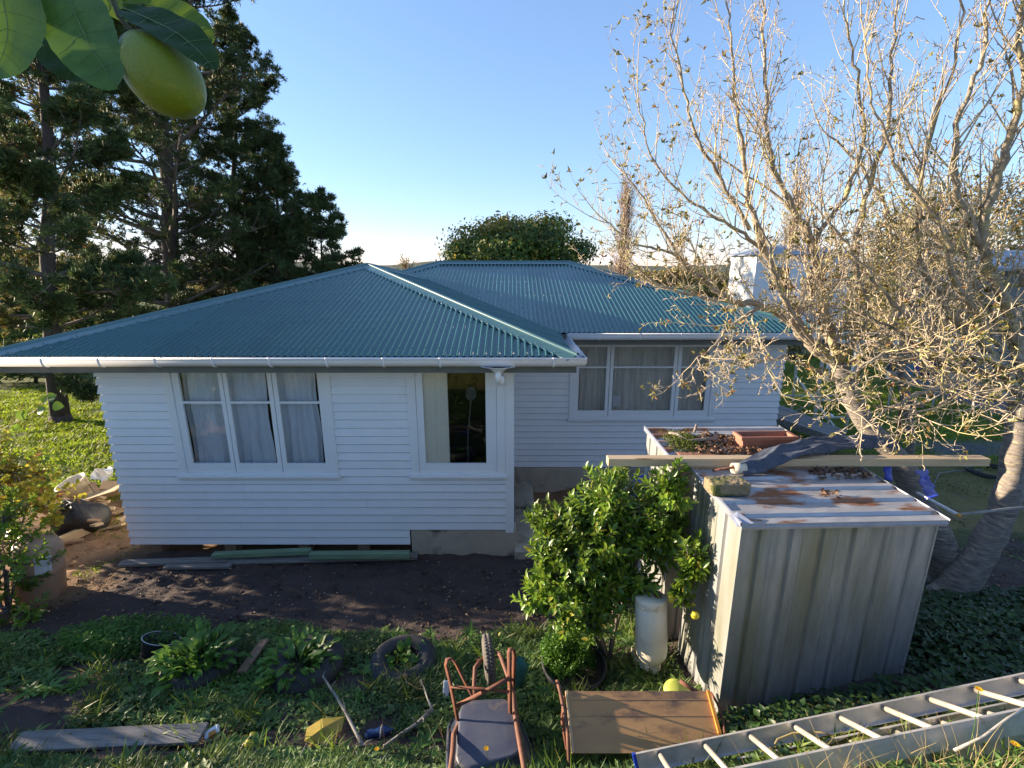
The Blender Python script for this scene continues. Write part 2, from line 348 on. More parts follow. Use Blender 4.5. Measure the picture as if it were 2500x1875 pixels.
M['limelemon'] = mat('green_lemon_skin', (.115, .165, .010), (.17, .21, .014), 14, rough=.42, bump=.0012, bscale=330, spec=.3, c3=(.33, .28, .02), s3=22, t3=.55, w3=.2)
M['apple'] = mat('green_apple_skin', (.38, .38, .06), (.30, .30, .05), 18, rough=.4)
M['yellowpl'] = mat('yellow_plastic', (.42, .31, .035), (.33, .24, .04), 10, rough=.5)
M['limepl'] = mat('lime_plastic', (.50, .55, .10), rough=.45)
M['bark'] = mat('apple_bark', (.28, .245, .21), (.13, .11, .095), 9, rough=.9, bump=.016, bscale=9, stretch=(1, 1, 4.5), c3=(.46, .38, .24), s3=8, t3=.55, w3=.15)
M['twig'] = mat('apple_twig_bark', (.54, .45, .31), (.34, .26, .18), 4, rough=.8, c3=(.52, .44, .20), s3=2.5, t3=.52, w3=.12)
M['pinebark'] = mat('pine_bark', (.10, .078, .065), (.055, .042, .035), 6, rough=.95, bump=.03, bscale=10, stretch=(1, 1, .4))
M['stick'] = mat('lichen_stick', (.30, .29, .27), (.17, .15, .13), 40, rough=.9, bump=.003, bscale=90)
M['appleleaf'] = leafmat('apple_leaf', (.13, .14, .035), (.27, .23, .07), (.26, .13, .04), .12, trans=.35, rough=.5)
M['citrus'] = leafmat('citrus_leaf', (.075, .15, .016), (.17, .27, .028), (.26, .26, .04), .07, trans=.28, rough=.36, spec=.5)
M['citrus2'] = leafmat('young_citrus_leaf', (.07, .14, .015), (.15, .23, .025), trans=.4, rough=.35)
M['yellowleaf'] = leafmat('yellowing_leaf', (.10, .14, .02), (.34, .30, .03), (.24, .13, .05), .12, trans=.4, rough=.5)
M['beet'] = leafmat('silverbeet_leaf', (.05, .13, .02), (.12, .24, .04), trans=.3, rough=.42)
M['parsley'] = leafmat('parsley_leaf', (.05, .13, .015), (.10, .21, .03), trans=.35, rough=.5)
M['weed'] = leafmat('weed_leaf', (.050, .100, .026), (.12, .195, .045), (.13, .21, .07), .12, trans=.25, rough=.55)
M['ivy'] = leafmat('ivy_leaf', (.018, .045, .012), (.045, .095, .02), trans=.2, rough=.45)
M['grass'] = leafmat('grass_blade', (.06, .12, .012), (.13, .20, .02), (.22, .20, .06), .1, trans=.4, rough=.55)
M['lawn'] = leafmat('lawn_blade', (.10, .19, .012), (.24, .32, .02), (.24, .22, .05), .08, trans=.45, rough=.6)
M['straw'] = leafmat('dry_grass_stem', (.42, .34, .18), (.32, .26, .12), trans=.3, rough=.7)
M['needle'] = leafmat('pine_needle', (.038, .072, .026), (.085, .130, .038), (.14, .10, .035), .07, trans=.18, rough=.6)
M['needle2'] = leafmat('sunlit_pine_needle', (.12, .125, .032), (.26, .22, .065), (.20, .10, .03), .15, trans=.25, rough=.6)
M['treeleaf'] = leafmat('broad_tree_leaf', (.045, .090, .018), (.095, .155, .028), (.26, .23, .03), .10, trans=.3, rough=.5)
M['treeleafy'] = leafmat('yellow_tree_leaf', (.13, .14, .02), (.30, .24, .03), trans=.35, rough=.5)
M['olive'] = leafmat('olive_bush_leaf', (.17, .155, .045), (.34, .28, .09), (.22, .11, .04), .2, trans=.3, rough=.6)
M['poplar'] = mat('bare_poplar_twig', (.34, .25, .20), (.26, .19, .15), 3, rough=.9)
M['greybuild'] = mat('neighbour_white_wall', (.72, .72, .72), rough=.6)
M['ironroof'] = mat('grey_iron_roof', (.30, .33, .38), (.26, .28, .33), 4, rough=.5)
M['path'] = mat('path_asphalt', (.10, .10, .105), (.13, .13, .13), 20, rough=.9, bump=.003, bscale=60)
M['bag'] = mat('black_plastic_bag', (.012, .012, .014), (.03, .03, .032), 8, rough=.42, bump=.02, bscale=14, spec=.5)
M['card'] = mat('cardboard', (.42, .30, .18), (.36, .25, .14), 6, rough=.85)
M['white'] = mat('white_plastic', (.72, .72, .74), rough=.4)
M['greencloth'] = mat('green_mesh_cloth', (.012, .085, .065), (.02, .12, .09), 18, rough=.8, bump=.004, bscale=50)
M['hose'] = mat('green_hose', (.06, .14, .08), rough=.4)
M['purple'] = mat('purple_cloth', (.25, .14, .40), rough=.9); M['teal'] = mat('teal_cloth', (.12, .25, .35), rough=.9)
M['navy'] = mat('navy_cloth', (.02, .02, .06), rough=.9); M['brownsheet'] = mat('brown_grey_sheet', (.16, .13, .13), (.12, .10, .10), 2, rough=.95)
M['red'] = mat('red_plastic', (.55, .06, .02), rough=.5); M['petal'] = leafmat('yellow_petal', (.75, .45, .01), (.85, .60, .02), trans=.3, rough=.6)
# ---------------------------------------------------------------- ground
def build_ground():
    def axis(a, b, st, lo, hi, gr=1.13):
        mid = list(np.arange(a, b, st)); s_ = st; l = []; x = a
        while x > lo: s_ *= gr; x -= s_; l.append(x)
        s_ = st; r = []; x = mid[-1]
        while x < hi: s_ *= gr; x += s_; r.append(x)
        return np.array(l[::-1]+mid+r)
    xs = axis(-8.2, 7, .045, -600, 600); ys = axis(1.2, 7.4, .045, -40, 900)
    X, Y = np.meshgrid(xs, ys); Z = G(X, Y)
    nearm = np.exp(-(np.clip(np.abs(Y-5)-4, 0, None)/6)**2)*np.exp(-(np.clip(np.abs(X)-8, 0, None)/8)**2)
    # clods: a few octaves of value noise
    def vn(X, Y, f, seed):
        r = np.random.RandomState(seed); T = r.rand(256, 256)
        x = X*f; y = Y*f; xi = np.floor(x).astype(int); yi = np.floor(y).astype(int); fx = x-xi; fy = y-yi
        fx = fx*fx*(3-2*fx); fy = fy*fy*(3-2*fy)
        a = T[xi % 256, yi % 256]; b = T[(xi+1) % 256, yi % 256]; c = T[xi % 256, (yi+1) % 256]; d = T[(xi+1) % 256, (yi+1) % 256]
        return (a*(1-fx)+b*fx)*(1-fy)+(c*(1-fx)+d*fx)*fy
    n1 = vn(X, Y, 1.7, 1)-.5; n2 = vn(X, Y, 5, 2)-.5; n3 = vn(X, Y, 13, 3)-.5
    Z = Z + nearm*(n1*.05+n2*.045+n3*.03)
    # keep the ground from poking through the house floor line
    gl = sst(-6.3, -7.2, X)*sst(8.2, 10.2, Y+1.2*n1*2)                       # left lawn
    gl = np.maximum(gl, sst(9.6, 11.2, Y+n1*2)*sst(3.0, 6.0, X))            # right lawn
    gl = np.maximum(gl, sst(16, 18, Y))
    gl = np.maximum(gl, sst(-9, -10.5, X)*sst(6, 8, Y))
    gl = np.maximum(gl, .55*sst(6, 7, X)*sst(6, 7.5, Y+n1*3))
    gl = np.maximum(gl, sst(2.75, 2.55, Y)*.8)
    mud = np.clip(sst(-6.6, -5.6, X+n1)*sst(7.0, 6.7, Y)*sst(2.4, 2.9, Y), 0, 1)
    pth = np.clip(sst(14.6, 14.8, X)*sst(16.3, 16.1, X)*sst(10.3, 10.6, Y), 0, 1)*sst(26, 22, Y)
    pth = np.maximum(pth, sst(10.35, 10.5, Y+.1*np.sin(X*2))*sst(11.3, 11.15, Y)*sst(9.9, 10.3, X)*sst(17, 16, X))
    ny, nx = X.shape
    V = np.stack([X, Y, Z], -1).reshape(-1, 3)
    i = np.arange(ny-1)[:, None]*nx+np.arange(nx-1)[None]
    F = np.stack([i, i+1, i+nx+1, i+nx], -1).reshape(-1, 4)
    m_, nt, N, L = _nt('ground_soil_and_turf')
    out = N.new('ShaderNodeOutputMaterial'); b = N.new('ShaderNodeBsdfPrincipled'); L.new(b.outputs[0], out.inputs[0]); b.inputs['Roughness'].default_value = .95; b.inputs['Specular IOR Level'].default_value = .25
    at = N.new('ShaderNodeAttribute'); at.attribute_name = 'zone'; sp_ = N.new('ShaderNodeSeparateColor'); L.new(at.outputs['Color'], sp_.inputs[0])
    geo = N.new('ShaderNodeNewGeometry')
    def nz_(sc, det=7):
        n = N.new('ShaderNodeTexNoise'); n.inputs['Scale'].default_value = sc; n.inputs['Detail'].default_value = det; n.inputs['Roughness'].default_value = .65; L.new(geo.outputs['Position'], n.inputs['Vector']); return n.outputs[0]
    def mix(f, a, c):
        x = N.new('ShaderNodeMix'); x.data_type = 'RGBA'
        if isinstance(f, float): x.inputs['Factor'].default_value = f
        else: L.new(f, x.inputs['Factor'])
        for nm, q in (('A', a), ('B', c)):
            if isinstance(q, tuple): x.inputs[nm].default_value = (*q, 1)
            else: L.new(q, x.inputs[nm])
        return x.outputs['Result']
    def ramp(o, a, c):
        r = N.new('ShaderNodeMapRange'); r.inputs[1].default_value = a; r.inputs[2].default_value = c; L.new(o, r.inputs[0]); return r.outputs[0]
    n_a, n_b, n_c = nz_(2.1), nz_(9), nz_(38, 4)
    dirt = mix(ramp(n_a, .35, .65), (.30, .185, .105), (.21, .125, .07)); dirt = mix(ramp(n_b, .55, .75), dirt, (.27, .18, .11))
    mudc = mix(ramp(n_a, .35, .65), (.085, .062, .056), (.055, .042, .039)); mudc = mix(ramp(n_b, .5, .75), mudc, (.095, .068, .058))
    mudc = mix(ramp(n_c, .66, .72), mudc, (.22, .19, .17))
    gr = mix(ramp(n_b, .35, .65), (.075, .105, .018), (.12, .15, .025)); gr = mix(ramp(n_a, .55, .7), gr, (.14, .10, .045))
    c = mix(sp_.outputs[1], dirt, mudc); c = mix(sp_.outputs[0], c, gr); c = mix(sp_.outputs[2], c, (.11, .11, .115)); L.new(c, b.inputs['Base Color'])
    bp = N.new('ShaderNodeBump'); bp.inputs['Distance'].default_value = .03; ad = N.new('ShaderNodeMath'); ad.operation = 'MULTIPLY_ADD'; ad.inputs[1].default_value = .45; L.new(n_c, ad.inputs[0]); L.new(n_b, ad.inputs[2]); L.new(ad.outputs[0], bp.inputs['Height']); L.new(bp.outputs[0], b.inputs['Normal'])
    o = np_mesh('ground', V, F, m_, None, True, org=(0, 0, 0)); tag(o, kind='structure')
    ca = o.data.color_attributes.new('zone', 'FLOAT_COLOR', 'POINT')
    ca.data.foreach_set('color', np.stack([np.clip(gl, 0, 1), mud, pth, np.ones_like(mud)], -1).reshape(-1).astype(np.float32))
build_ground()
# hills on the horizon
def hill(x0, x1, y, h, seed, m_):
    r = np.random.RandomState(seed); n = 60; xs = np.linspace(x0, x1, n); prof = h*(.55+.25*np.sin(xs*.013+seed)+.2*np.sin(xs*.031+seed*2)+.05*r.rand(n)); prof *= np.sin(np.linspace(.12, math.pi-.12, n))
    V = []; F = []
    for j, (dy, k) in enumerate(((-90, 0), (-45, .55), (-15, .9), (0, 1), (60, .5), (120, 0))):
        for i in range(n): V.append((xs[i], y+dy, -6+(prof[i]+6)*k))
    for j in range(5):
        for i in range(n-1): F.append((j*n+i, j*n+i+1, (j+1)*n+i+1, (j+1)*n+i))
    o = np_mesh('hills', V, F, m_, None, True, org=(0, y, 0)); tag(o, kind='structure')
M['hill'] = mat('bushy_hill', (.045, .065, .035), (.10, .10, .05), .09, rough=1, bump=2, bscale=.15)
hill(-520, -60, 420, 12, 1, M['hill']); hill(-150, 60, 520, 7, 2, M['hill']); hill(20, 620, 460, 7, 3, M['hill']); hill(-900, -350, 380, 30, 5, M['hill'])
# ---------------------------------------------------------------- house
house = thing('house', 'single storey white weatherboard house with teal corrugated hip roofs and white gutters', 'house', (-1, 9, -4.6))
WY, WB = 6.73, 9.21
wall_f = MB(); wall_b = MB(); wall_l = MB(); wall_r = MB(); wall_s = MB(); wall_k = MB()
TOP = -1.36
# inner shells with openings
W1 = (-4.98, -2.75, -3.06, -1.42); W2 = (-1.44, -.24, -3.06, -1.42); W3 = (1.25, 4.00, -2.96, -1.42)
def shell(mb, x0, x1, y0, y1, z0, z1, wins):
    xs = [x0]
    for (a, b, c, d) in wins:
        mb.box((xs[-1], y0, z0), (a, y1, z1)); mb.box((a, y0, z0), (b, y1, c)); 
        if d < z1: mb.box((a, y0, d), (b, y1, z1))
        xs.append(b)
    mb.box((xs[-1], y0, z0), (x1, y1, z1))
shell(wall_f, -6.05, -.0, WY, WY+.1, -4.05, TOP, [W1, W2]); wall_f.box((-6.05, WY, -4.25), (-1.65, WY+.1, -4.05))
shell(wall_b, -.0, 5.38, WB, WB+.1, -4.05, TOP, [W3])
wall_l.box((-6.05, WY+.1, -4.25), (-5.95, 14.1, TOP)); wall_s.box((-.1, WY+.1, -4.05), (0, WB, TOP)); wall_r.box((5.28, WB+.1, -4.25), (5.38, 16.2, TOP))
wall_k.box((-6.05, 14.1, -4.25), (.0, 14.2, TOP)); wall_k.box((0, 16.2, -4.25), (5.38, 16.3, TOP)); wall_k.box((-.1, 14.2, -4.25), (0, 16.3, TOP))
wf = wall_f.build('front_wall', M['paint'], house); wbk = wall_b.build('recessed_wall', M['paint'], house)
wlf = wall_l.build('side_wall', M['paint'], house); wrt = wall_r.build('side_wall', M['paint'], house); wst = wall_s.build('side_wall', M['paint'], house); wall_k.build('rear_wall', M['paint'], house)
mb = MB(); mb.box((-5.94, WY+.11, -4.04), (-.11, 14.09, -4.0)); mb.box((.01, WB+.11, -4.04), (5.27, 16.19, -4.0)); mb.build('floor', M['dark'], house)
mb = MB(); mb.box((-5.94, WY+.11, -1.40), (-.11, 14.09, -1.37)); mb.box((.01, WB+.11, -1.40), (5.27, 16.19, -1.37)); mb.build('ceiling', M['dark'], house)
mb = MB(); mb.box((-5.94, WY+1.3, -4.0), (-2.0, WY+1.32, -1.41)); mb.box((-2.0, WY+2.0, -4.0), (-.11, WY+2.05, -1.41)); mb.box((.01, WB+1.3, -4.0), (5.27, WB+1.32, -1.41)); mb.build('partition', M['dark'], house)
# weatherboards: one mesh each
H = .1305
def board(parent, a, b, zb, h, nrm, e0=0, e1=0, name='weatherboard'):
    """wedge board between plan points a,b (on the wall plane), outward normal nrm, e0/e1 mitre the ends"""
    a, b = Vector(a), Vector(b); d = (b-a).normalized(); n = Vector(nrm); mb = MB(); j = random.uniform(-.0012, .0012)
    t0, t1 = .034+j, .013
    vs = []
    for (p, e, sg) in ((a, e0, -1), (b, e1, 1)):
        for (t, z) in ((0, zb+.004), (t0-.012, zb+.008), (t0, zb), (t1, zb+h-.019), (.001, zb+h-.015), (.001, zb+h+.006)):
            q = p+n*t+d*(sg*e*t); vs.append((q.x, q.y, z))
    mb.add(vs, [(0, 1, 2, 3, 4, 5), (11, 10, 9, 8, 7, 6), (0, 6, 7, 1), (1, 7, 8, 2), (2, 8, 9, 3), (3, 9, 10, 4), (4, 10, 11, 5), (5, 11, 6, 0)])
    return mb.build(name, M['paint'], parent)
for k in range(23):
    zb = -4.29+H*k; h = H
    if zb > TOP-.02: break
    h = min(H, TOP-zb-.008)
    F_ = (0, -1, 0)
    if k < 2: board(wf, (-6.05, WY, 0), (-1.62, WY, 0), zb, h, F_, 1, 0)
    elif zb+h < -3.11:
        jx = random.choice((-4.2, -3.1, -2.2, -1.3))+random.uniform(-.3, .3); board(wf, (-6.05, WY, 0), (jx-.001, WY, 0), zb, h, F_, 1, 0); board(wf, (jx+.001, WY, 0), (-.10, WY, 0), zb, h, F_, 0, 0)
    else:
        board(wf, (-6.05, WY, 0), (-5.08, WY, 0), zb, h, F_, 1, 0); board(wf, (-2.65, WY, 0), (-1.54, WY, 0), zb, h, F_)
    board(wlf, (-6.05, 14.1, 0), (-6.05, WY, 0), zb, h, (-1, 0, 0), 0, 1)
    if k >= 2: board(wst, (0, WY+.12, 0), (0, WB-.03, 0), zb, h, (1, 0, 0))
for k in range(22):
    zb = -4.06+H*k
    if zb > TOP-.02: break
    h = min(H, TOP-zb-.008); F_ = (0, -1, 0)
    if zb+h < -2.99:
        jx = random.uniform(1.5, 4.2); board(wbk, (.03, WB, 0), (jx-.001, WB, 0), zb, h, F_, 0, 0); board(wbk, (jx+.001, WB, 0), (5.38, WB, 0), zb, h, F_, 0, 1)
    else:
        board(wbk, (.03, WB, 0), (1.15, WB, 0), zb, h, F_); board(wbk, (4.09, WB, 0), (5.38, WB, 0), zb, h, F_, 0, 1)
    board(wrt, (5.38, WB, 0), (5.38, 16.2, 0), zb, h, (1, 0, 0), 1, 0)
mb = MB(); mb.box((-.10, WY-.035, -4.085), (.028, WY+.0, TOP-.004)); mb.box((0.0, WY+.0, -4.085), (.028, WY+.10, TOP-.004)); mb.build('corner_board', M['trim'], house, bevel=.003)
mb = MB(); mb.box((.001, WB-.04, -4.16), (.03, WB-.001, TOP-.004)); mb.build('corner_board', M['trim'], house)
# windows
def window(x0, x1, z0, z1, y, cas, panes, trz=None, label=None, sill=.06):
    """casing outside x0..x1 (z1 top), panes = list of glass (gx0,gx1,gz0,gz1) each in its own sash"""
    m_ = MB(); 
    m_.box((x0, y-.045, z0), (x0+cas, y+.03, z1)); m_.box((x1-cas, y-.045, z0), (x1, y+.03, z1)); m_.box((x0+cas, y-.043, z1-.035), (x1-cas, y+.03, z1))
    w = m_.build('window', M['trim'], house, bevel=.003)
    m_ = MB(); m_.box((x0-.03, y-.085, z0-.07), (x1+.03, y+.03, z0-.03)); m_.box((x0-.02, y-.05, z0-.11), (x1+.02, y-.004, z0-.071)); m_.box((x0, y-.06, z0-.029), (x1, y+.03, z0)); m_.build('sill', M['trim'], w, bevel=.004)
    n = len(panes); 
    for i, (a, b, c, d) in enumerate(panes):
        l = x0+cas if i == 0 else (panes[i-1][1]+a)/2+.003; r = x1-cas if i == n-1 else (b+panes[i+1][0])/2-.003
        zz0, zz1 = z0+.002, z1-.037; yy0, yy1 = y-.028, y+.014
        s = MB(); s.box((l+.003, yy0, zz0), (a, yy1, zz1)); s.box((b, yy0, zz0), (r-.003, yy1, zz1)); s.box((a, yy0, zz0), (b, yy1, c)); s.box((a, yy0, d), (b, yy1, zz1))
        if trz: s.box((a, yy0+.004, trz-.017), (b, yy1-.004, trz+.017))
        s.build('sash', M['trim'], w, bevel=.002)
        if trz:
            q = MB(); q.box((a, y-.006, c), (b, y-.002, trz-.017)); q.build('pane', M['glass'], w)
            q = MB(); q.box((a, y-.006, trz+.017), (b, y-.002, d)); q.build('pane', M['glass'], w)
        else:
            q = MB(); q.box((a, y-.006, c), (b, y-.002, d)); q.build('pane', M['glass'], w)
    return w
PZ0, PZ1 = -2.91, -1.485
window(-5.08, -2.65, -3.06, TOP-.004, WY, .115, [(-4.86, -4.28, PZ0, PZ1), (-4.155, -3.57, PZ0, PZ1), (-3.43, -2.84, PZ0, PZ1)], -1.945)
window(-1.54, -.101, -3.06, TOP-.004, WY, .125, [(-1.31, -.39, PZ0, PZ1)])
window(1.15, 4.09, -2.96, TOP-.004, WB, .105, [(1.335, 1.875, -2.83, -1.525), (2.015, 3.205, -2.83, -1.525), (3.355, 3.885, -2.83, -1.525)], -1.935)
def curtain(x0, x1, z0, z1, y, m_, label, seed, gather=0, amp=.035):
    r = random.Random(seed); n = int((x1-x0)/.012); V = []; F = []; rows = 9
    ph = [r.uniform(0, 6) for _ in range(4)]
    for j in range(rows):
        t = j/(rows-1)
        for i in range(n+1):
            s = i/n; x = x0+(x1-x0)*s; k = 1+.25*t
            xx = x+gather*t*(1-t)*(.5-s)+.012*math.sin(9*t+ph[0]+s*7)
            dy = amp*k*(math.sin(x*52+ph[1]+1.2*math.sin(x*13+ph[2])+t*.9*math.sin(x*9))*.55+.45*math.sin(x*23+ph[3]+t*.8))
            V.append((xx, y+dy, z1+(z0-z1)*t))
    for j in range(rows-1):
        for i in range(n): a = j*(n+1)+i; F.append((a, a+1, a+n+2, a+n+1))
    o = np_mesh('curtain', V, F, m_, None, True); tag(o, label, 'curtain', 'curtains hanging inside the windows'); return o
cy = WY+.13
curtain(-4.93, -4.36, -3.0, -1.43, cy, M['curtain'], 'grey blue curtain behind the left sash of the three sash front window', 1)
curtain(-4.27, -3.66, -3.0, -1.43, cy, M['curtain'], 'grey blue curtain behind the middle sash of the three sash front window', 2, .1)
curtain(-3.53, -2.93, -3.0, -1.43, cy, M['curtain'], 'grey blue curtain behind the right sash of the three sash front window', 3)
cy = WB+.13
curtain(1.34, 1.95, -2.92, -1.43, cy, M['curtain2'], 'dim grey curtain in the left sash of the recessed window', 4)
curtain(2.02, 3.25, -2.92, -1.43, cy-.02, M['curtain2'], 'wide pleated pale curtain behind the notice in the recessed window', 5)
curtain(3.36, 3.99, -2.92, -1.43, cy, M['curtain2'], 'dim grey curtain in the right sash of the recessed window', 6)
mb = MB(); mb.box((2.035, WB-.001, -2.75), (2.20, WB+.0005, -2.52)); o = mb.build('notice', M['paper']); tag(o, 'small white paper notice stuck low inside the glass of the recessed window', 'notice')
# pale door frame standing inside the clear window, and a round headed solid imitating a reflection in its glass
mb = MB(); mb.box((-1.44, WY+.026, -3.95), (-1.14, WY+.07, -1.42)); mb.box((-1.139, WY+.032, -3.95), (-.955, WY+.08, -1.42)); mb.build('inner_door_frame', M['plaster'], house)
t = thing('reflection', 'faint pale shovel built as a solid shape behind the single pane window', 'reflection', (-.70, WY+.6, -4.0))
mb = MB(); mb.lathe([(.001, -.01), (.075, -.006), (.09, 0), (.075, .006), (.001, .01)], Matrix.Translation((-.66, WY+.6, -1.98)) @ Matrix.Rotation(.12, 4, 'Y') @ Matrix.Scale(1.3, 4, (0, 0, 1)) @ Matrix.Rotation(math.pi/2, 4, 'X'), 20); mb.build('blade', M['oldwood'], t)
mb = MB(); mb.tube([(-.66, WY+.6, -2.08), (-.72, WY+.61, -2.6), (-.76, WY+.62, -3.99)], .014, 6); mb.build('handle', M['oldwood'], t)
# foundation, piles, step
mb = MB(); mb.box((-1.60, WY-.02, -4.75), (.06, WY+.25, -4.045)); o = mb.build('foundation', M['concrete'], house, bevel=.01)
mb = MB(); mb.box((.03, WB-.05, -4.8), (5.36, WB+.1, -4.075)); mb.build('foundation', M['concrete'], house, bevel=.01)
for x in (-5.75, -4.55, -3.35, -2.4):
    mb = MB(); mb.box((x-.09, WY+.05, -4.8), (x+.09, WY+.22, -4.26)); mb.build('pile', M['brownwood'], house)
for yy in (8.3, 10, 12):
    mb = MB(); mb.box((-5.98, yy, -4.9), (-5.8, yy+.15, -4.26)); mb.build('pile', M['brownwood'], house)
mb = MB(); mb.box((-6.0, WY+.12, -4.24), (-1.65, WY+.2, -4.12)); mb.build('bearer', M['brownwood'], house)
mb = MB(); mb.box((.04, WY-.12, -4.75), (.42, WB-.06, -4.36)); o = mb.build('concrete_path', M['concrete'], bevel=.02); tag(o, kind='structure')
# ---------------------------------------------------------------- roofs
PITCHR = .09; AMP = .0145
roof = thing('roof', None, None, (-1, 9, -4.6)); roof.parent = house; roof.location = (0, 0, 0); ORG['roof'] = ORG['house']
del_keys = [k for k in roof.keys()]
def slope(O, ud, nd, length, Tf, k, e, chunk=8, m_=None, name='roofing_sheet'):
    """corrugated sheets on a roof slope: O eave start, ud along eave, nd up slope in plan, Tf(s) run at s, k rise per run"""
    O, ud, nd = Vector(O), Vector(ud), Vector(nd); sub = 8; st = PITCHR/sub; n = int(length/st)
    i = 0; cf = math.sqrt(1+k*k)
    up = (Vector((0, 0, 1))-nd*k).normalized()
    while i < n:
        j = min(n, i+chunk*sub); vs = []; m2 = 0
        for q in range(i, j+1):
            s = q*st; T = max(0, Tf(s)); c = AMP*math.cos(2*math.pi*s/PITCHR)
            c = AMP*(math.cos(2*math.pi*s/PITCHR)+.18*math.cos(4*math.pi*s/PITCHR))
            a = O+ud*s; b = a+nd*T
            p = Vector((a.x, a.y, e))+up*c; r = Vector((b.x, b.y, e+k*T))+up*c
            vs += [tuple(p), tuple(r)]; m2 += 1
        fs = [(2*q, 2*q+2, 2*q+3, 2*q+1) for q in range(m2-1)]
        np_mesh(name, vs, fs, m_ or M['roof'], roof, True); i = j
EX0, EX1, EY0 = -6.93, .83, 6.09; AX, AY = -3.05, 10.3; KE = -1.14
kf = 1.17/(AY-EY0); ks = 1.17/(AX-EX0); hw = AX-EX0; rf = AY-EY0; EY1 = AY+rf
slope((EX0, EY0, 0), (1, 0, 0), (0, 1, 0), 2*hw, lambda s: min(s, 2*hw-s)*rf/hw, kf, KE)
slope((EX1, EY0, 0), (0, 1, 0), (-1, 0, 0), 2*rf, lambda s: min(s, 2*rf-s)*hw/rf, ks, KE)
slope((EX0, EY1, 0), (0, -1, 0), (1, 0, 0), 2*rf, lambda s: min(s, 2*rf-s)*hw/rf, ks, KE, 40)
slope((EX1, EY1, 0), (-1, 0, 0), (0, -1, 0), 2*hw, lambda s: min(s, 2*hw-s)*rf/hw, kf, KE, 40)
MX0, MX1, MY0 = -6.1, 5.70, 8.40; RX0, RX1, RYR = -1.88, 1.47, 12.62; mk = 1.24/(RYR-MY0); md_ = RYR-MY0
slope((MX0, MY0, 0), (1, 0, 0), (0, 1, 0), MX1-MX0, lambda s: min(s, md_, MX1-MX0-s), mk, KE)
slope((MX1, MY0, 0), (0, 1, 0), (-1, 0, 0), 2*md_, lambda s: min(s, 2*md_-s), mk, KE)
slope((MX0, MY0+2*md_, 0), (0, -1, 0), (1, 0, 0), 2*md_, lambda s: min(s, 2*md_-s), mk, KE, 40)
slope((MX1, MY0+2*md_, 0), (-1, 0, 0), (0, -1, 0), MX1-MX0, lambda s: min(s, md_, MX1-MX0-s), mk, KE, 40)
def cap(p, q, name='ridge_cap', w=.17, drop=.055, lift=.03):
    p, q = Vector(p), Vector(q); d = (q-p).normalized(); side = d.cross(Vector((0, 0, 1))).normalized(); up = side.cross(d)
    prof = [(-w-.002, -drop-.012), (-w, -drop), (-.045, -.012)]+[(.03*math.sin(a), -.005+.032*math.cos(a)) for a in np.linspace(-1.4, 1.4, 8)]+[(.045, -.012), (w, -drop), (w+.002, -drop-.012)]
    prof = [(a, b+lift) for a, b in prof]; mb = MB(); mb.extrude(prof, p, q, side, up); o = mb.build(name, M['cap'], roof, smooth=False)
    # screws along both flanges
    s = MB(); L_ = (q-p).length; k = .2
    while k < L_-.1:
        for sg in (-1, 1):
            c = p+d*k+side*(sg*(w-.03))+up*(-drop+.012+lift+.006)
            s.tube([c, c+up*.012], .009, 5)
        k += .36
    o2 = s.build('cap_screws', M['cap'], o); tag(o2, kind='stuff')
apex = (AX, AY, KE+1.17)
cap(apex, (EX1+.02, EY0-.02, KE)); cap(apex, (EX0-.02, EY0-.02, KE)); cap(apex, (EX1-.6, EY1-.6, KE+.18)); cap(apex, (EX0, EY1, KE))
rz = KE+1.24
cap((RX0, RYR, rz), (RX1, RYR, rz)); cap((RX1, RYR, rz), (MX1+.02, MY0-.02, KE)); cap((RX0, RYR, rz), (RX0-3.0, RYR-3.0, rz-3*mk)); cap((RX1, RYR, rz), (MX1, MY0+2*md_, KE)); cap((RX0, RYR, rz), (MX0, MY0+2*md_, KE))
# sheet screws in rows (real small heads, joined)
sc_ = MB()
for t in (.22, 1.1, 2.0, 2.9, 3.7):
    for i in range(int(2*hw/(2*PITCHR))):
        s = i*2*PITCHR
        if min(s, 2*hw-s)*rf/hw > t+.3:
            c = Vector((EX0+s, EY0+t, KE+kf*t+AMP)); sc_.tube([c, c+Vector((0, -.3, .95))*.012], .011, 5)
    for i in range(int((MX1-MX0)/(2*PITCHR))):
        s = i*2*PITCHR
        if min(s, MX1-MX0-s) > t+.3 and MX0+s > -2+t*.0:
            c = Vector((MX0+s, MY0+t, KE+mk*t+AMP)); sc_.tube([c, c+Vector((0, -.3, .95))*.012], .011, 5)
o = sc_.build('sheet_screws', M['cap'], roof); tag(o, kind='stuff')
# soffits, fascias
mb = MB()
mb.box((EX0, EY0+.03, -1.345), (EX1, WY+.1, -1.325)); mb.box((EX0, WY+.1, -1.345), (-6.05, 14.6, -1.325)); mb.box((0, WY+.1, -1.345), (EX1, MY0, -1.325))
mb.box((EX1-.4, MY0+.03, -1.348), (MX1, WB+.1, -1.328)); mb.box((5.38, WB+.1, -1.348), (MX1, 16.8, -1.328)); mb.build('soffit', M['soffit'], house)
mb = MB(); mb.box((EX0-.02, EY0+.01, -1.36), (EX1+.02, EY0+.03, -1.17)); mb.box((EX1, EY0+.03, -1.36), (EX1+.02, MY0-.01, -1.17)); mb.box((EX0-.02, EY0+.03, -1.36), (EX0, 14.6, -1.17)); mb.box((EX1+.02, MY0+.01, -1.36), (MX1+.02, MY0+.03, -1.17)); mb.box((MX1, MY0+.03, -1.36), (MX1+.02, 16.8, -1.17)); mb.build('fascia', M['soffit'], house)
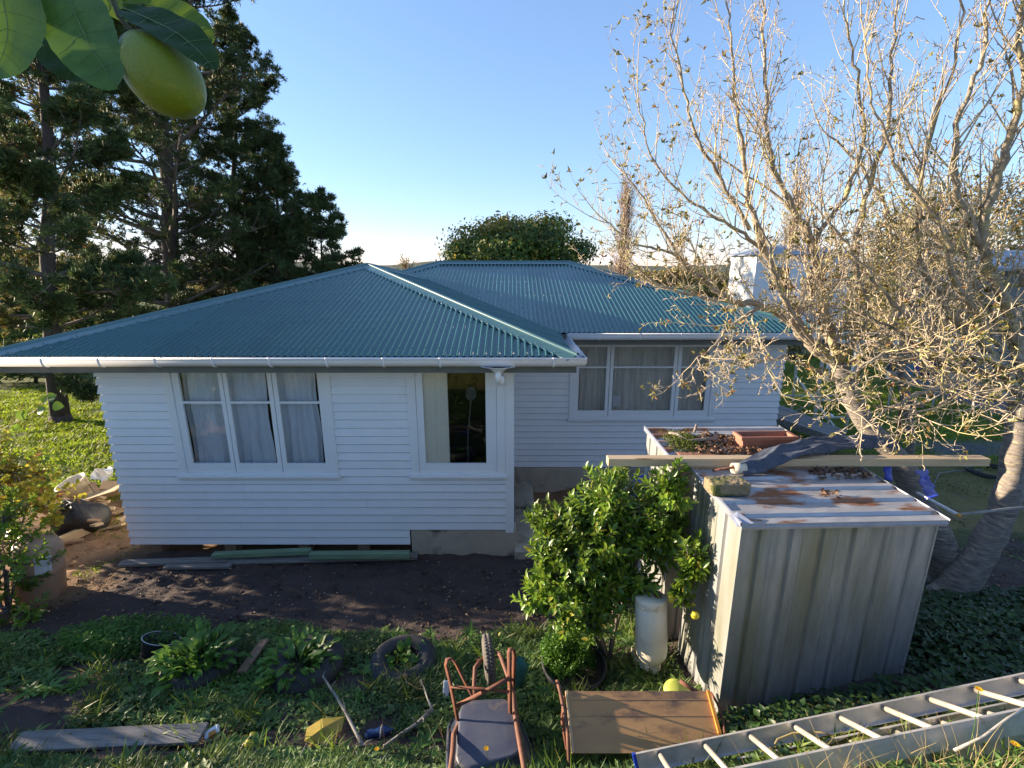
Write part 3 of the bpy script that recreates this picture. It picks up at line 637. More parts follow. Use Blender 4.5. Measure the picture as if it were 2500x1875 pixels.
# gutters
GP = [(0, -.005), (0, -.085), (.012, -.105), (.04, -.122), (.08, -.112), (.105, -.085), (.115, -.045), (.115, -.012), (.121, -.004), (.115, .004), (.107, -.002)]
gut = MB()
def mitre(prof, p, q, side, ms, me):
    """sweep with mitred ends: shift by a*m along direction"""
    p, q, side = Vector(p), Vector(q), Vector(side); d = (q-p).normalized(); b = len(gut.v); n = len(prof)
    for c, m_ in ((p, -ms), (q, me)):
        for (a, h) in prof: gut.v.append(tuple(c+side*a+Vector((0, 0, h))+d*(m_*a)))
    for k in range(n-1): gut.f.append((b+k, b+k+1, b+n+k+1, b+n+k)); gut.mi.append(0)
gz = KE-.005
mitre(GP, (EX0-.02, EY0+.01, gz), (EX1+.02, EY0+.01, gz), (0, -1, 0), 1, 1)
mitre(GP, (EX1+.02, EY0+.01, gz), (EX1+.02, MY0-.13, gz), (1, 0, 0), 1, 0)
mitre(GP, (EX0-.02, 14.6, gz), (EX0-.02, EY0+.01, gz), (-1, 0, 0), 0, 1)
mitre(GP, (EX1+.16, MY0+.01, gz), (MX1+.02, MY0+.01, gz), (0, -1, 0), 0, 1)
mitre(GP, (MX1+.02, MY0+.01, gz), (MX1+.02, 16.8, gz), (1, 0, 0), 1, 0)
gutter = gut.build('gutter', M['pvc'], house, smooth=True, solid=.003)
def bracket(c, side, d):
    mb = MB(); c, side, d = Vector(c), Vector(side), Vector(d)
    pr = [(a*1.0+(.006 if a > .02 else 0), h-.005 if h < -.02 else h+.004) for a, h in GP]
    for s_ in (-.014, .014): 
        pass
    mb.extrude(pr, c-d*.014, c+d*.014, side, (0, 0, 1)); mb.build('bracket', M['pvc'], gutter, smooth=True, solid=.006)
x = -6.06-.733
while x < EX1:
    if abs(x+.18) > .2: bracket((x, EY0+.01, gz), (0, -1, 0), (1, 0, 0))
    x += .733
x = 1.55
while x < MX1: bracket((x, MY0+.01, gz), (0, -1, 0), (1, 0, 0)); x += .72
for y in (6.9, 7.6): bracket((EX1+.02, y, gz), (1, 0, 0), (0, 1, 0))
# outlet and downpipe
DX = -.18
mb = MB(); 
prof = [(.235, .0), (.15, -.018), (.105, -.045), (.062, -.075), (.05, -.10)]
Mx = Matrix.Translation((DX, EY0-.045, gz-.112)) @ Matrix.Scale(.62, 4, (0, 1, 0)); mb.lathe(prof, Mx, 20); mb.build('outlet', M['pvc'], gutter, smooth=True, solid=.004)
mb = MB(); yy = EY0-.045; mb.tube([(DX, yy, gz-.19), (DX, yy, gz-.29), (DX+.004, yy+.03, gz-.34), (DX+.012, yy+.09, gz-.375), (DX+.02, yy+.2, gz-.42), (DX+.05, WY-.16, gz-.60), (DX+.07, WY-.09, gz-.75)], .045, 14); mb.tube([(DX+.07, WY-.09, gz-.74), (DX+.07, WY-.09, gz-.9)], .045, 14) if False else None
mb.v = []; mb.f = []; mb.mi = []
mb.tube([(DX, yy, gz-.19), (DX, yy, gz-.27), (DX+.002, yy+.02, gz-.305), (DX+.006, yy+.055, gz-.325), (DX+.01, yy+.085, gz-.33)], .045, 14)
mb.tube([(DX+.035, yy+.07, gz-.25), (DX+.035, yy+.07, gz-.385)], .05, 14)
mb.build('downpipe', M['pvc'], gutter, smooth=True)
# ---------------------------------------------------------------- sheds
def ribbed(L, pitch=.235, rw=.022, top=.026, h=-.022, first=.12, minor=True):
    """profile (along, out) of a tray panel with raised ribs"""
    p = [(0, 0)]; x = first
    while x+rw+top < L:
        if minor and x-.115 > p[-1][0]+.01: m_ = x-.115; p += [(m_-.008, 0), (m_-.003, -.005), (m_+.003, -.005), (m_+.008, 0)]
        p += [(x, 0), (x+rw*.5, h), (x+rw*.5+top, h), (x+rw+top, 0)]; x += pitch
    p.append((L, 0)); return p
def shed(loc, yaw, w, d, h, rise, label, roofmat):
    t = thing('garden_shed', label, 'shed', loc, 'galvanised garden sheds'); R_ = Matrix.Rotation(yaw, 4, 'Z'); T_ = Matrix.Translation(Vector(loc)) @ R_
    X = (T_ @ Vector((1, 0, 0))-T_ @ Vector()).normalized(); Yv = (T_ @ Vector((0, 1, 0))-T_ @ Vector()).normalized(); Zv = Vector((0, 0, 1))
    def wall(a, along, outv, L, hh0, hh1, np_=2):
        seg = L/np_
        for i in range(np_):
            pr = ribbed(seg-.002, first=.09 if i else .1); p0 = a+along*(seg*i); mb = MB(); b = 0; n = len(pr)
            for (s, o) in pr: 
                q = p0+along*s+outv*o; mb.v.append(tuple(q))
            for (s, o) in pr:
                k = (seg*i+s)/L; q = p0+along*s+outv*o+Zv*(hh0*(1-k)+hh1*k); mb.v.append(tuple(q))
            mb.f += [(k, k+1, n+k+1, n+k) for k in range(n-1)]; mb.mi += [0]*(n-1)
            mb.build('wall_panel', M['zinc'], t, solid=.001)
    o = T_ @ Vector((.03, .02, 0)); W_ = w-.07; D_ = d-.04
    wall(o, X, -Yv, W_, h-.02, h-.02)
    wall(o+Yv*D_, -Yv, -X, D_, h+rise-.02, h-.02, 1)
    wall(o+X*W_, Yv, X, D_, h-.02, h+rise-.02, 1)
    wall(o+Yv*D_+X*W_, -X, Yv, W_, h+rise-.02, h+rise-.02)
    for c in (o, o+X*W_):
        mb = MB(); sx_ = 1 if c is o else -1
        mb.bar(c-X*(.004*sx_)-Yv*.004+Zv*.0, c-X*(.004*sx_)-Yv*.004+Zv*(h-.02), .012, .012); mb.build('corner_trim', M['zinc'], t)
    # roof trays run across the width
    pr = ribbed(d, pitch=.19, rw=.03, top=.045, h=.020, first=.09, minor=False); mb = MB(); n = len(pr); nx = 14
    base = T_ @ Vector((0, 0, h))
    rr = random.Random(w*7)
    for i in range(nx+1):
        for (s, o_) in pr:
            q = base+X*(w*i/nx)+Yv*(s-.02)+Zv*(o_+rise*s/d+rr.uniform(-.0015, .0015)); mb.v.append(tuple(q))
    for i in range(nx):
        for k in range(n-1): mb.f.append((i*n+k, i*n+n+k, i*n+n+k+1, i*n+k+1)); mb.mi.append(0)
    mb.build('roof', roofmat, t, solid=.001)
    mb = MB(); a = base-Yv*.022
    mb.extrude([(-.004, .005), (-.004, -.012), (.004, -.016), (-.001, -.04)], a, a+X*w, -Yv, Zv)
    # turned up left corner
    mb.build('front_flashing', M['flash'], t, solid=.0015)
    mb = MB(); mb.extrude([(0, .018), (.012, .014), (.008, -.035)], base-Yv*.02+Zv*0, base+Yv*(d-.02)+Zv*rise, -X, Zv); mb.build('side_flashing', M['flash'], t, solid=.0015)
    mb = MB(); mb.extrude([(0, .018), (.012, .014), (.008, -.035)], base+X*w-Yv*.02, base+X*w+Yv*(d-.02)+Zv*rise, X, Zv); mb.build('side_flashing', M['flash'], t, solid=.0015)
    return t, T_
S1, T1 = shed((1.615, 3.01, -3.62), math.radians(2.0), 1.50, .86, 1.86, .03, 'near galvanised garden shed with rust stained roof and tall ribbed front', M['zincroof'])
S2, T2 = shed((1.50, 4.07, -3.72), math.radians(1.0), 1.50, .96, 1.96, .02, 'rear galvanised garden shed with moss and dead leaves on its roof', M['zincroof'])
RZ1 = -1.75
# bent up sheet corner on the near shed roof
mb = MB(); c = Vector((1.60, 3.0, -1.752)); mb.add([c+Vector((-.012, 0, -.03)), c+Vector((.10, -.012, .004)), c+Vector((.03, .10, .035)), c+Vector((-.02, .10, .0))], [(0, 1, 2, 3)]); mb.build('bent_corner', M['flash'], S1, solid=.001)
# ---- things lying on the sheds
def simple(name, label, cat, mb, m_, group=None, **k):
    o = mb.build(name, m_, **k); return tag(o, label, cat, group)
a, b = W(1482, 1134, 3.9), W(2401, 1140, 3.9); a.z = b.z = -1.665
mb = MB(); mb.bar(a, b, .095, .070); simple('timber_beam', 'long pale timber beam lying across both garden sheds', 'beam', mb, M['wood'], bevel=.004)
mb = MB(); p = Vector((1.70, 3.44, -1.68)); mb.box((-.155, -.085, -.055), (.155, .085, .05), rotM(p, 0, 0, .06)); o = simple('brick', 'rough mossy concrete brick on the left edge of the near shed roof', 'brick', mb, M['brick'], bevel=.02)
sm = o.modifiers.new('sub', 'SUBSURF'); sm.subdivision_type = 'SIMPLE'; sm.levels = sm.render_levels = 4
tx = bpy.data.textures.new('brick_rough', 'CLOUDS'); tx.noise_scale = .05; dm = o.modifiers.new('rough', 'DISPLACE'); dm.texture = tx; dm.strength = .02; dm.texture_coords = 'GLOBAL'
# terracotta trough
t = thing('planter_trough', 'empty terracotta trough on the leaf covered rear shed roof', 'planter', (2.65, 4.42, -1.745))
pt = W(1868, 1122, 4.36); T_ = rotM((pt.x, 4.42, -1.742), 0, 0, .03)
mb = MB(); l, w_, h_ = .27, .085, .135
def trough(l0, w0, l1, w1, z0, z1):
    return [(-l0, -w0, z0), (l0, -w0, z0), (l0, w0, z0), (-l0, w0, z0), (-l1, -w1, z1), (l1, -w1, z1), (l1, w1, z1), (-l1, w1, z1)]
vs = trough(l*.9, w_*.8, l, w_, 0, h_)+trough(l*.86, w_*.68, l*.93, w_*.78, .015, h_)
mb.add([T_ @ Vector(q) for q in vs], [(0, 3, 2, 1), (0, 1, 5, 4), (1, 2, 6, 5), (2, 3, 7, 6), (3, 0, 4, 7), (8, 9, 10, 11), (9, 8, 12, 13), (10, 9, 13, 14), (11, 10, 14, 15), (8, 11, 15, 12), (4, 5, 13, 12), (5, 6, 14, 13), (6, 7, 15, 14), (7, 4, 12, 15)])
mb.build('body', M['terra'], t, bevel=.006)
mb = MB(); mb.add([T_ @ Vector(q) for q in trough(l*1.04, w_*1.08, l*1.04, w_*1.08, h_-.03, h_+.004)+trough(l*.95, w_*.84, l*.95, w_*.84, h_-.03, h_+.004)], [(0, 1, 5, 4), (1, 2, 6, 5), (2, 3, 7, 6), (3, 0, 4, 7), (4, 5, 13, 12), (5, 6, 14, 13), (6, 7, 15, 14), (7, 4, 12, 15)]); mb.build('rim', M['terra'], t, bevel=.003)
mb = MB(); mb.box((-.155, -.10, 0), (.155, .06, .012), rotM(W(1700, 1112, 4.22), 0, 0, .05)); p = W(1700, 1118, 4.2); mb = MB(); mb.box((-.17, -.06, 0), (.17, .06, .012), rotM((p.x, 4.2, -1.738), 0, 0, .02)); simple('tray', 'flat terracotta tray on the front edge of the rear shed roof', 'tray', mb, M['terra'], bevel=.003)
# rolled dark cloth over the beam with pipes inside
pts = [W(1800, 1168, 3.72), W(1845, 1160, 3.78), W(1900, 1140, 3.9), W(1960, 1118, 4.02), W(2030, 1106, 4.15), W(2100, 1098, 4.28), W(2150, 1108, 4.34)]
zz = [-1.655, -1.63, -1.575, -1.56, -1.58, -1.60, -1.625]
for q, z in zip(pts, zz): q.z = z
fine = []; fr = []
rs = [.065, .10, .125, .13, .14, .15, .15]
for i in range(len(pts)-1):
    for k in range(10): f_ = k/10; fine.append(pts[i].lerp(pts[i+1], f_)); fr.append(rs[i]*(1-f_)+rs[i+1]*f_)
fine.append(pts[-1]); fr.append(rs[-1])
t = thing('rolled_cloth', 'rolled dark blue cloth with pipes inside draped over the timber beam', 'cloth', tuple(fine[0]))
V = []; F = []; NA = 30; n = len(fine)
for i, p in enumerate(fine):
    d = (fine[min(i+1, n-1)]-fine[max(i-1, 0)]).normalized(); sd_ = d.cross(Vector((0, 0, 1))).normalized()
    for k in range(NA+1):
        a = -1+2*k/NA; c = p+sd_*(a*fr[i])
        f1 = 1-abs((c.x*2.1+a*1.6+1.3*mnoise.noise(c*4)) % 2-1); f2 = 1-abs((c.x*5.3-a*2.7+1.1*mnoise.noise(c*9)) % 2-1)
        hgt_ = .062*(1-a*a)**.5*(1.15-.5*i/n)+.030*f1**2+.014*f2**2-.05
        V.append(c+Vector((0, 0, hgt_)))
for i in range(n-1):
    for k in range(NA): q = i*(NA+1)+k; F.append((q, q+1, q+NA+2, q+NA+1))
np_mesh('cloth', V, F, M['denim'], t, True).modifiers.new('thick', 'SOLIDIFY').thickness = .004
mb = MB(); e = fine[0]; mb.tube([e+Vector((-.055, -.01, 0)), e+Vector((.05, .0, 0))], .042, 14, cap=False); mb.build('pipe', M['whitepl'], t, smooth=True, solid=.008)
mb = MB(); mb.tube([W(1740, 1149, 3.72), e+Vector((.10, .02, .02))], .011, 8); mb.build('rod', M['rusttube'], t, smooth=True)
mb = MB(); mb.tube([W(1737, 1166, 3.66), e+Vector((.05, -.02, -.02))], .004, 5); mb.build('wire', M['alu'], t)
mb = MB(); mb.tube([W(1655, 1155, 3.78), W(1690, 1157, 3.78)], .009, 6); simple('rod', 'short rusty rod poking off the left side of the shed roof', 'rod', mb, M['rusttube'])
# leaf litter and moss on the roofs
def litter(n, xr, yr, zf, size, m_, name, label_, seed, mask=None, up=.02):
    r = np.random.RandomState(seed); P = np.stack([r.uniform(*xr, n), r.uniform(*yr, n), np.zeros(n)], 1)
    if mask is not None: P = P[mask(P, r)]; n = len(P)
    P[:, 2] = zf(P)+r.rand(n)*up; a = r.rand(n)*6.28
    D = np.stack([np.cos(a), np.sin(a), r.uniform(-.3, .5, n)], 1); Nn = unit(np.stack([r.normal(0, .5, n), r.normal(0, .5, n), np.ones(n)], 1))
    V, F = batch_leaves(P, D, Nn, r.uniform(.5, 1.1, n)*size, r.uniform(.4, .8, n)*size, fold=.3, curl=.35)
    o = np_mesh(name, V, F, m_); tag(o, kind='stuff'); return o
o = litter(2600, (1.62, 3.0), (4.08, 5.0), lambda P: -1.742+0*P[:, 0], .055, M['litter'], 'leaf_litter', '', 3, lambda P, r: ((P[:, 1] < 4.82-.25*np.abs(np.sin(P[:, 0]*9))*.5) & (P[:, 0] > 1.78) & (P[:, 1] > 4.2)) & (r.rand(len(P)) < .9), .035); tag(o, 'brown dead leaves matted over the rear shed roof', 'leaf litter')
o = litter(170, (2.55, 3.05), (3.66, 3.84), lambda P: -1.735+0*P[:, 0], .055, M['litter'], 'leaf_litter', '', 4, None, .03); tag(o, 'loose brown leaves gathered behind the near shed roof edge', 'leaf litter')
o = litter(26, (2.42, 2.56), (3.34, 3.42), lambda P: -1.73+0*P[:, 0], .05, M['litter'], 'leaf_litter', '', 5, None, .03); tag(o, 'small tuft of dry leaves on the rust stain of the near shed roof', 'leaf litter')
litr = np.random.RandomState(8); n = 3000
P = np.stack([litr.normal(1.78, .12, n), litr.normal(4.5, .16, n), np.zeros(n)], 1); P = P[(P[:, 0] > 1.56) & (P[:, 1] > 4.1) & (P[:, 1] < 4.95)]
hgt = .07*np.exp(-((P[:, 0]-1.76)/.16)**2-((P[:, 1]-4.55)/.22)**2); P[:, 2] = -1.74+hgt*litr.rand(len(P))
V, F = batch_leaves(P, litr.normal(0, 1, (len(P), 3))+[0, 0, .8], litr.normal(0, 1, (len(P), 3)), .022, .012, lod=0); o = np_mesh('moss_clump', V, F, M['moss']); tag(o, 'bright green moss clump with dead stalks on the left end of the rear shed roof', 'moss', kind='stuff')
mb = MB(); p = Vector((1.66, 4.72, -1.70)); mb.tube([p, p+Vector((.05, -.10, .02)), p+Vector((.10, -.22, .0)), p+Vector((.22, -.24, .01)), p+Vector((.42, -.20, .015))], [.014, .016, .014, .018, .022], 7); mb.tube([p+Vector((.27, .02, 0)), p+Vector((.30, .05, .08))], .013, 6); simple('dead_stalk', 'curved dead stalk lying in the moss on the rear shed roof', 'stalk', mb, M['bark'], smooth=True)
# blue tarpaulin pieces
def sheet(name, corners, m_, label, cat, seed=1, nu=14, nv=14, amp=.02, group=None):
    a, b, c, d = [Vector(q) for q in corners]; V = []; F = []
    for j in range(nv+1):
        for i in range(nu+1):
            s, t_ = i/nu, j/nv; q = (a*(1-s)+b*s)*(1-t_)+(d*(1-s)+c*s)*t_; V.append(tuple(q+mnoise.noise_vector(q*9+Vector((seed, 0, 0)))*amp+mnoise.noise_vector(q*22)*amp*.4))
    for j in range(nv):
        for i in range(nu): k = j*(nu+1)+i; F.append((k, k+1, k+nu+2, k+nu+1))
    o = np_mesh(name, V, F, m_, None, True); md = o.modifiers.new('s', 'SOLIDIFY'); md.thickness = .002; return tag(o, label, cat, group)
sheet('tarpaulin', [W(2236, 1145, 4.5), W(2262, 1146, 4.5), W(2292, 1215, 3.75), W(2262, 1222, 3.75)], M['tarp'], 'strip of blue tarpaulin hanging between the near shed corner and the beam', 'tarpaulin', 2, 6, 20, .03)
sheet('tarpaulin', [W(2158, 1142, 4.4), W(2180, 1142, 4.4), W(2178, 1176, 4.3), W(2160, 1172, 4.3)], M['tarp'], 'scrap of blue tarpaulin under the middle of the timber beam', 'tarpaulin', 3, 5, 6, .02)
p0 = W(1525, 1225, 4.9); sheet('tarpaulin', [W(1520, 1235, 4.6), W(1585, 1232, 4.6), W(1580, 1158, 5.3), W(1545, 1160, 5.35)], M['tarp'], 'crumpled blue tarpaulin beside the left wall of the rear shed', 'tarpaulin', 5, 16, 16, .10)
sheet('plastic_sheet', [W(1470, 1185, 5.6), W(1530, 1190, 5.5), W(1530, 1160, 5.9), W(1475, 1158, 5.9)], M['white'], 'white plastic sheet left of the crumpled blue tarpaulin', 'sheet', 6, 10, 10, .06)
t = thing('stick', 'white stick with an orange tip behind the right corner of the near shed', 'stick', tuple(W(2244, 1204, 3.9)))
mb = MB(); a, b = W(2240, 1203, 3.95), W(2338, 1256, 3.35); mb.bar(a, b, .022, .016); mb.build('shaft', M['white'], t)
mb = MB(); mb.bar(b, b+(b-a).normalized()*.03, .023, .017); mb.build('tip', M['orange'], t)
mb = MB(); mb.tube([W(2342, 1256, 3.5), W(2400, 1250, 3.6), W(2450, 1244, 3.7), W(2560, 1232, 3.8)], [.012, .013, .013, .014], 7); simple('branch_pole', 'dark bare branch reaching in from the right by the near shed corner', 'branch', mb, M['stick'], smooth=True)
t = thing('broom_pole', 'white pole with a blue band leaning on the right apple tree', 'pole', tuple(W(2402, 1277, 4.9)))
a, b, c = W(2402, 1277, 4.9), W(2443, 1168, 5.3), W(2456, 1110, 5.5)
mb = MB(); mb.tube([a, b], .022, 10); mb.build('shaft', M['white'], t, smooth=True)
mb = MB(); mb.tube([b, b+(b-a)*.17], .026, 10); mb.build('band', M['blue'], t, smooth=True)
mb = MB(); mb.tube([b+(b-a)*.17, c, c+(c-b)*.4], [.016, .018, .014], 8); mb.build('grip', M['rust'], t, smooth=True)
# ---------------------------------------------------------------- wheelbarrow, upside down
t = thing('wheelbarrow', 'upturned wheelbarrow with a dark plastic tub and rusty legs and handles', 'wheelbarrow', tuple(W(1200, 1800, 2.8)))
tubp = {}
def quadgrid(a, b, c, d, nu, nv):
    V = [];
    for j in range(nv+1):
        for i in range(nu+1):
            s, q = i/nu, j/nv; V.append((Vector(a)*(1-s)+Vector(b)*s)*(1-q)+(Vector(d)*(1-s)+Vector(c)*s)*q)
    return V
# tub: floor polygon (top, seen), flared sides down to rim
fl = [W(1125, 1712, 3.02), W(1250, 1706, 3.02), W(1282, 1838, 2.56), W(1112, 1880, 2.50)]
rim = [W(1098, 1690, 3.2), W(1262, 1682, 3.22), W(1308, 1822, 2.62), W(1100, 1990, 2.36)]
for i, q in enumerate(rim): q.z = g(q.x, q.y)+.05
nose_f = [W(1140, 1698, 3.03), W(1246, 1690, 3.04)]
mb = MB()
def ringpts(c4, n=8, round_=.22):
    out = []
    for i in range(4):
        p0, p1, p2 = c4[i-1], c4[i], c4[(i+1) % 4]; a = p1.lerp(p0, round_); b = p1.lerp(p2, round_)
        for k in range(n+1): s = k/n; out.append((a*(1-s)+p1*s)*(1-s)+(p1*(1-s)+b*s)*s)
    return out
r0 = ringpts(fl); r1 = [a.lerp(b, .10)+Vector((0, 0, -.012)) for a, b in zip(ringpts(fl), ringpts(rim))]; r2 = ringpts(rim); r3 = [q+(q-sum(rim, Vector())/4).normalized()*.02+Vector((0, 0, .006)) for q in r2]
n = len(r0); inner = [q.lerp(sum(fl, Vector())/4, .06)+Vector((0, 0, .004)) for q in r0]
V = inner+r0+r1+r2+r3; F = [tuple(range(n))]
for k in range(4):
    for i in range(n): F.append((k*n+i, (k+1)*n+i, (k+1)*n+(i+1) % n, k*n+(i+1) % n))
mb.add(V, F); mb.build('tub', M['tub'], t, smooth=True, solid=.005)
mb = MB(); rr_ = [q+Vector((0, 0, -.004)) for q in r3]; mb.tube(rr_+[rr_[0]], .013, 8, cap=False); mb.build('rim', M['tub'], t, smooth=True)
for pl in ([W(1122, 1770, 2.90), W(1108, 1800, 2.74), W(1106, 1840, 2.56), W(1092, 1960, 2.25)], [W(1252, 1690, 2.97), W(1258, 1750, 2.86), W(1266, 1800, 2.68), W(1280, 1880, 2.42), W(1284, 1960, 2.25)]):
    if pl[0].x < -.3: pl = [W(1162, 1712, 3.04), W(1130, 1740, 2.97)]+pl
    q = [p+Vector((0, 0, .02)) for p in pl]; mb = MB(); mb.tube(q, .019, 12); mb.build('handle', M['rusttube'], t, smooth=True)
mb = MB(); mb.tube([W(1162, 1712, 3.04), W(1158, 1670, 3.12), W(1160, 1630, 3.25), W(1172, 1615, 3.32)], .018, 10); mb.build('frame_tube', M['rusttube'], t, smooth=True)
mb = MB(); mb.tube([W(1250, 1690, 2.97), W(1240, 1650, 3.12), W(1222, 1600, 3.3), W(1212, 1592, 3.34)], .018, 10); mb.build('frame_tube', M['rusttube'], t, smooth=True)
def strap(pts, w, name='leg'):
    mb = MB(); pts = [Vector(p) for p in pts]
    V = []; n = len(pts)
    for i, p in enumerate(pts):
        d = (pts[min(i+1, n-1)]-pts[max(0, i-1)]).normalized(); s = d.cross(Vector((0, 1, 0.0))).normalized(); 
        s = Vector((.85, -.5, .1)); s = (s-d*s.dot(d)).normalized(); V += [p-s*w/2, p+s*w/2]
    mb.add(V, [(2*i, 2*i+1, 2*i+3, 2*i+2) for i in range(n-1)]); mb.build(name, M['rust'], t, smooth=True, solid=.005)
yl = 2.96
strap([W(1118, 1760, 2.86), W(1108, 1710, 2.9), W(1098, 1660, 2.92), W(1089, 1625, 2.93), W(1092, 1610, 2.95), W(1103, 1607, 2.98), W(1113, 1620, 3.02), W(1135, 1665, 3.10), W(1160, 1712, 3.16)], .036)
strap([W(1246, 1742, 2.86), W(1245, 1700, 2.88), W(1244, 1640, 2.9), W(1243, 1595, 2.92), W(1246, 1583, 2.95), W(1252, 1584, 2.98), W(1256, 1600, 3.02), W(1254, 1650, 3.08), W(1252, 1700, 3.12)], .036)
strap([W(1100, 1677, 2.90), W(1170, 1681, 2.90), W(1243, 1689, 2.87)], .03, 'brace'); strap([W(1112, 1725, 2.89), W(1180, 1690, 2.885), W(1244, 1655, 2.875)], .03, 'brace')
def tyre(parent, c, axis, R_, r_, m_, name='tyre', tread=True):
    mb = MB(); Mx = Matrix.Translation(Vector(c)) @ Vector(axis).normalized().to_track_quat('Z', 'Y').to_matrix().to_4x4(); prof = []
    for k in range(17):
        a = -2.55+5.1*k/16; rr = R_-r_+r_*math.cos(a)*1.0; z = r_*math.sin(a)*.92; prof.append((rr, z))
    mb.lathe(prof, Mx, 40); 
    if tread:
        for k in range(40):
            a = 2*math.pi*k/40
            for sg in (-1, 1):
                c1 = Mx @ Vector((math.cos(a)*(R_+.001), math.sin(a)*(R_+.001), sg*r_*.12)); c2 = Mx @ Vector((math.cos(a+.07*sg)*(R_-r_*.12), math.sin(a+.07*sg)*(R_-r_*.12), sg*r_*.62)); mb.bar(c1, c2, R_*.075, .012)
    return mb.build(name, m_, parent, smooth=True, solid=.004)
wc = W(1193, 1607, 3.42); wax = Vector((1, .16, .06))
wh = MB(); Mx = Matrix.Translation(wc) @ wax.normalized().to_track_quat('Z', 'Y').to_matrix().to_4x4(); wh.lathe([(.02, -.05), (.03, -.045), (.035, -.02), (.105, -.012), (.125, -.035), (.125, .035), (.105, .012), (.035, .02), (.03, .045), (.02, .05)], Mx, 24); whl = wh.build('wheel', M['rust'], t, smooth=True)
tyre(whl, wc, wax, .185, .048, M['tyredust'])
mb = MB(); mb.tube([wc-wax.normalized()*.11, wc+wax.normalized()*.11], .009, 8); mb.build('axle', M['rust'], t)
# green cloth bag behind it
mb = MB(); c = W(1262, 1640, 3.35); mb.lathe([(.001, -.12), (.05, -.11), (.075, -.05), (.07, .02), (.05, .08), (.02, .11), (.001, .12)], rotM(c, .3, .25, .3) @ Matrix.Scale(1.15, 4), 18); o = simple('cloth_bag', 'crumpled dark green cloth bag behind the wheelbarrow leg', 'bag', mb, M['greencloth'], smooth=True); wobble(o, .05, 11); wobble(o, .02, 30)
# ---------------------------------------------------------------- plywood topped barrow
t = thing('hand_cart', 'upturned hand cart with a stained plywood tray and orange edge', 'cart', tuple(W(1560, 1850, 2.5)))
a, b, c, d = W(1384, 1687, 2.96), W(1728, 1687, 2.96), W(1760, 1806, 2.66), W(1402, 1905, 2.50)
d = a+(c-b)*1.25; c = b+(c-b)*1.25; d.x += .03
nrm = (b-a).cross(d-a).normalized(); nrm = nrm if nrm.z > 0 else -nrm
mb = MB(); vs = [a, b, c, d]; mb.add([q for q in vs]+[q-nrm*.016 for q in vs], [(0, 1, 2, 3), (7, 6, 5, 4), (0, 4, 5, 1), (1, 5, 6, 2), (2, 6, 7, 3), (3, 7, 4, 0)]); mb.build('plywood_tray', M['ply'], t)
mb = MB(); mb.bar(b+nrm*.004, c+nrm*.004, .022, .03, up=nrm); mb.build('edge_strip', M['orange'], t); mb = MB(); mb.bar(a-nrm*.004-Vector((.004, 0, 0)), d-nrm*.004-Vector((.004, 0, 0)), .018, .03, up=nrm); mb.build('edge_strip', M['wood'], t)
for k in (.16, .43):
    mb = MB(); p, q = a.lerp(d, k)+nrm*.0018, b.lerp(c, k)+nrm*.0018; mb.bar(p, q, .0014, .002, up=nrm); mb.build('joint_line', M['brownwood'], t)
mb = MB(); mb.tube([W(1360, 1660, 3.0), W(1368, 1690, 2.93), W(1378, 1740, 2.8), W(1386, 1790, 2.68), W(1390, 1870, 2.5)], .014, 10); mb.build('handle', M['rusttube'], t, smooth=True)
mb = MB(); mb.tube([W(1377, 1700, 2.93), W(1372, 1760, 2.78), W(1384, 1830, 2.6)], .011, 8); mb.build('frame_tube', M['rust'], t, smooth=True)
mb = MB(); mb.tube([W(1660, 1662, 3.05), W(1680, 1676, 3.02), W(1712, 1694, 2.98)], .016, 10); mb.build('handle', M['rusttube'], t, smooth=True)
mb = MB(); mb.tube([W(1735, 1690, 2.98), W(1752, 1718, 2.9), W(1766, 1760, 2.78), W(1770, 1795, 2.66)], .010, 8); mb.build('frame_tube', M['rust'], t, smooth=True)
mb = MB(); mb.lathe([(.001, .03), (.07, .028), (.105, .01), (.11, -.01), (.1, -.03)], rotM(W(1655, 1690, 3.06), .2, .1, 0), 22); simple('plastic_dish', 'lime green upturned plastic dish behind the plywood cart', 'lid', mb, M['limepl'], smooth=True)
# ---------------------------------------------------------------- aluminium extension ladder
t = thing('extension_ladder', 'two section aluminium extension ladder lying on the bank in front of the shed', 'ladder', tuple(W(1560, 1850, 2.4)))
A0, A1 = W(1548, 1838, 2.39), W(2500, 1641, 2.53); dl = (A1-A0); Lr = dl.length; dl.normalize()
across = Vector((-.034, -.414, .288)); across -= dl*across.dot(dl); wl_ = .50; across.normalize()
upn = across.cross(dl).normalized(); upn = upn if upn.z > 0 else -upn
LEN = 4.6
def rail(o, name='rail'):
    mb = MB(); h = .105
    mb.extrude([(.0, 0), (.028, 0), (.028, -.003), (.003, -.003), (.003, -h+.003), (.028, -h+.003), (.028, -h), (0, -h), (0, 0)], o, o+dl*LEN, across, upn); return mb
tf = rail(A0).build('rail', M['alu'], t)
e2 = A0+across*wl_
mb = MB(); h = .105; mb.extrude([(.0, 0), (-.028, 0), (-.028, -.003), (-.003, -.003), (-.003, -h+.003), (-.028, -h+.003), (-.028, -h), (0, -h), (0, 0)], e2, e2+dl*LEN, across, upn); mb.build('rail', M['alu'], t)
k = .16
while k < LEN:
    c = A0+dl*k-upn*.035; mb = MB(); mb.tube([c+across*.004, c+across*(wl_-.004)], .0165, 10); mb.build('rung', M['rung'], t, smooth=True); k += .295
lo = -upn*.118+dl*.62
mb = MB(); mb.extrude([(.0, 0), (.026, 0), (.026, -.003), (.003, -.003), (.003, -.07), (.026, -.073), (0, -.073), (0, 0)], A0+lo+across*.035, A0+lo+across*.035+dl*(LEN-.6), across, upn); mb.build('lower_rail', M['alu'], t)
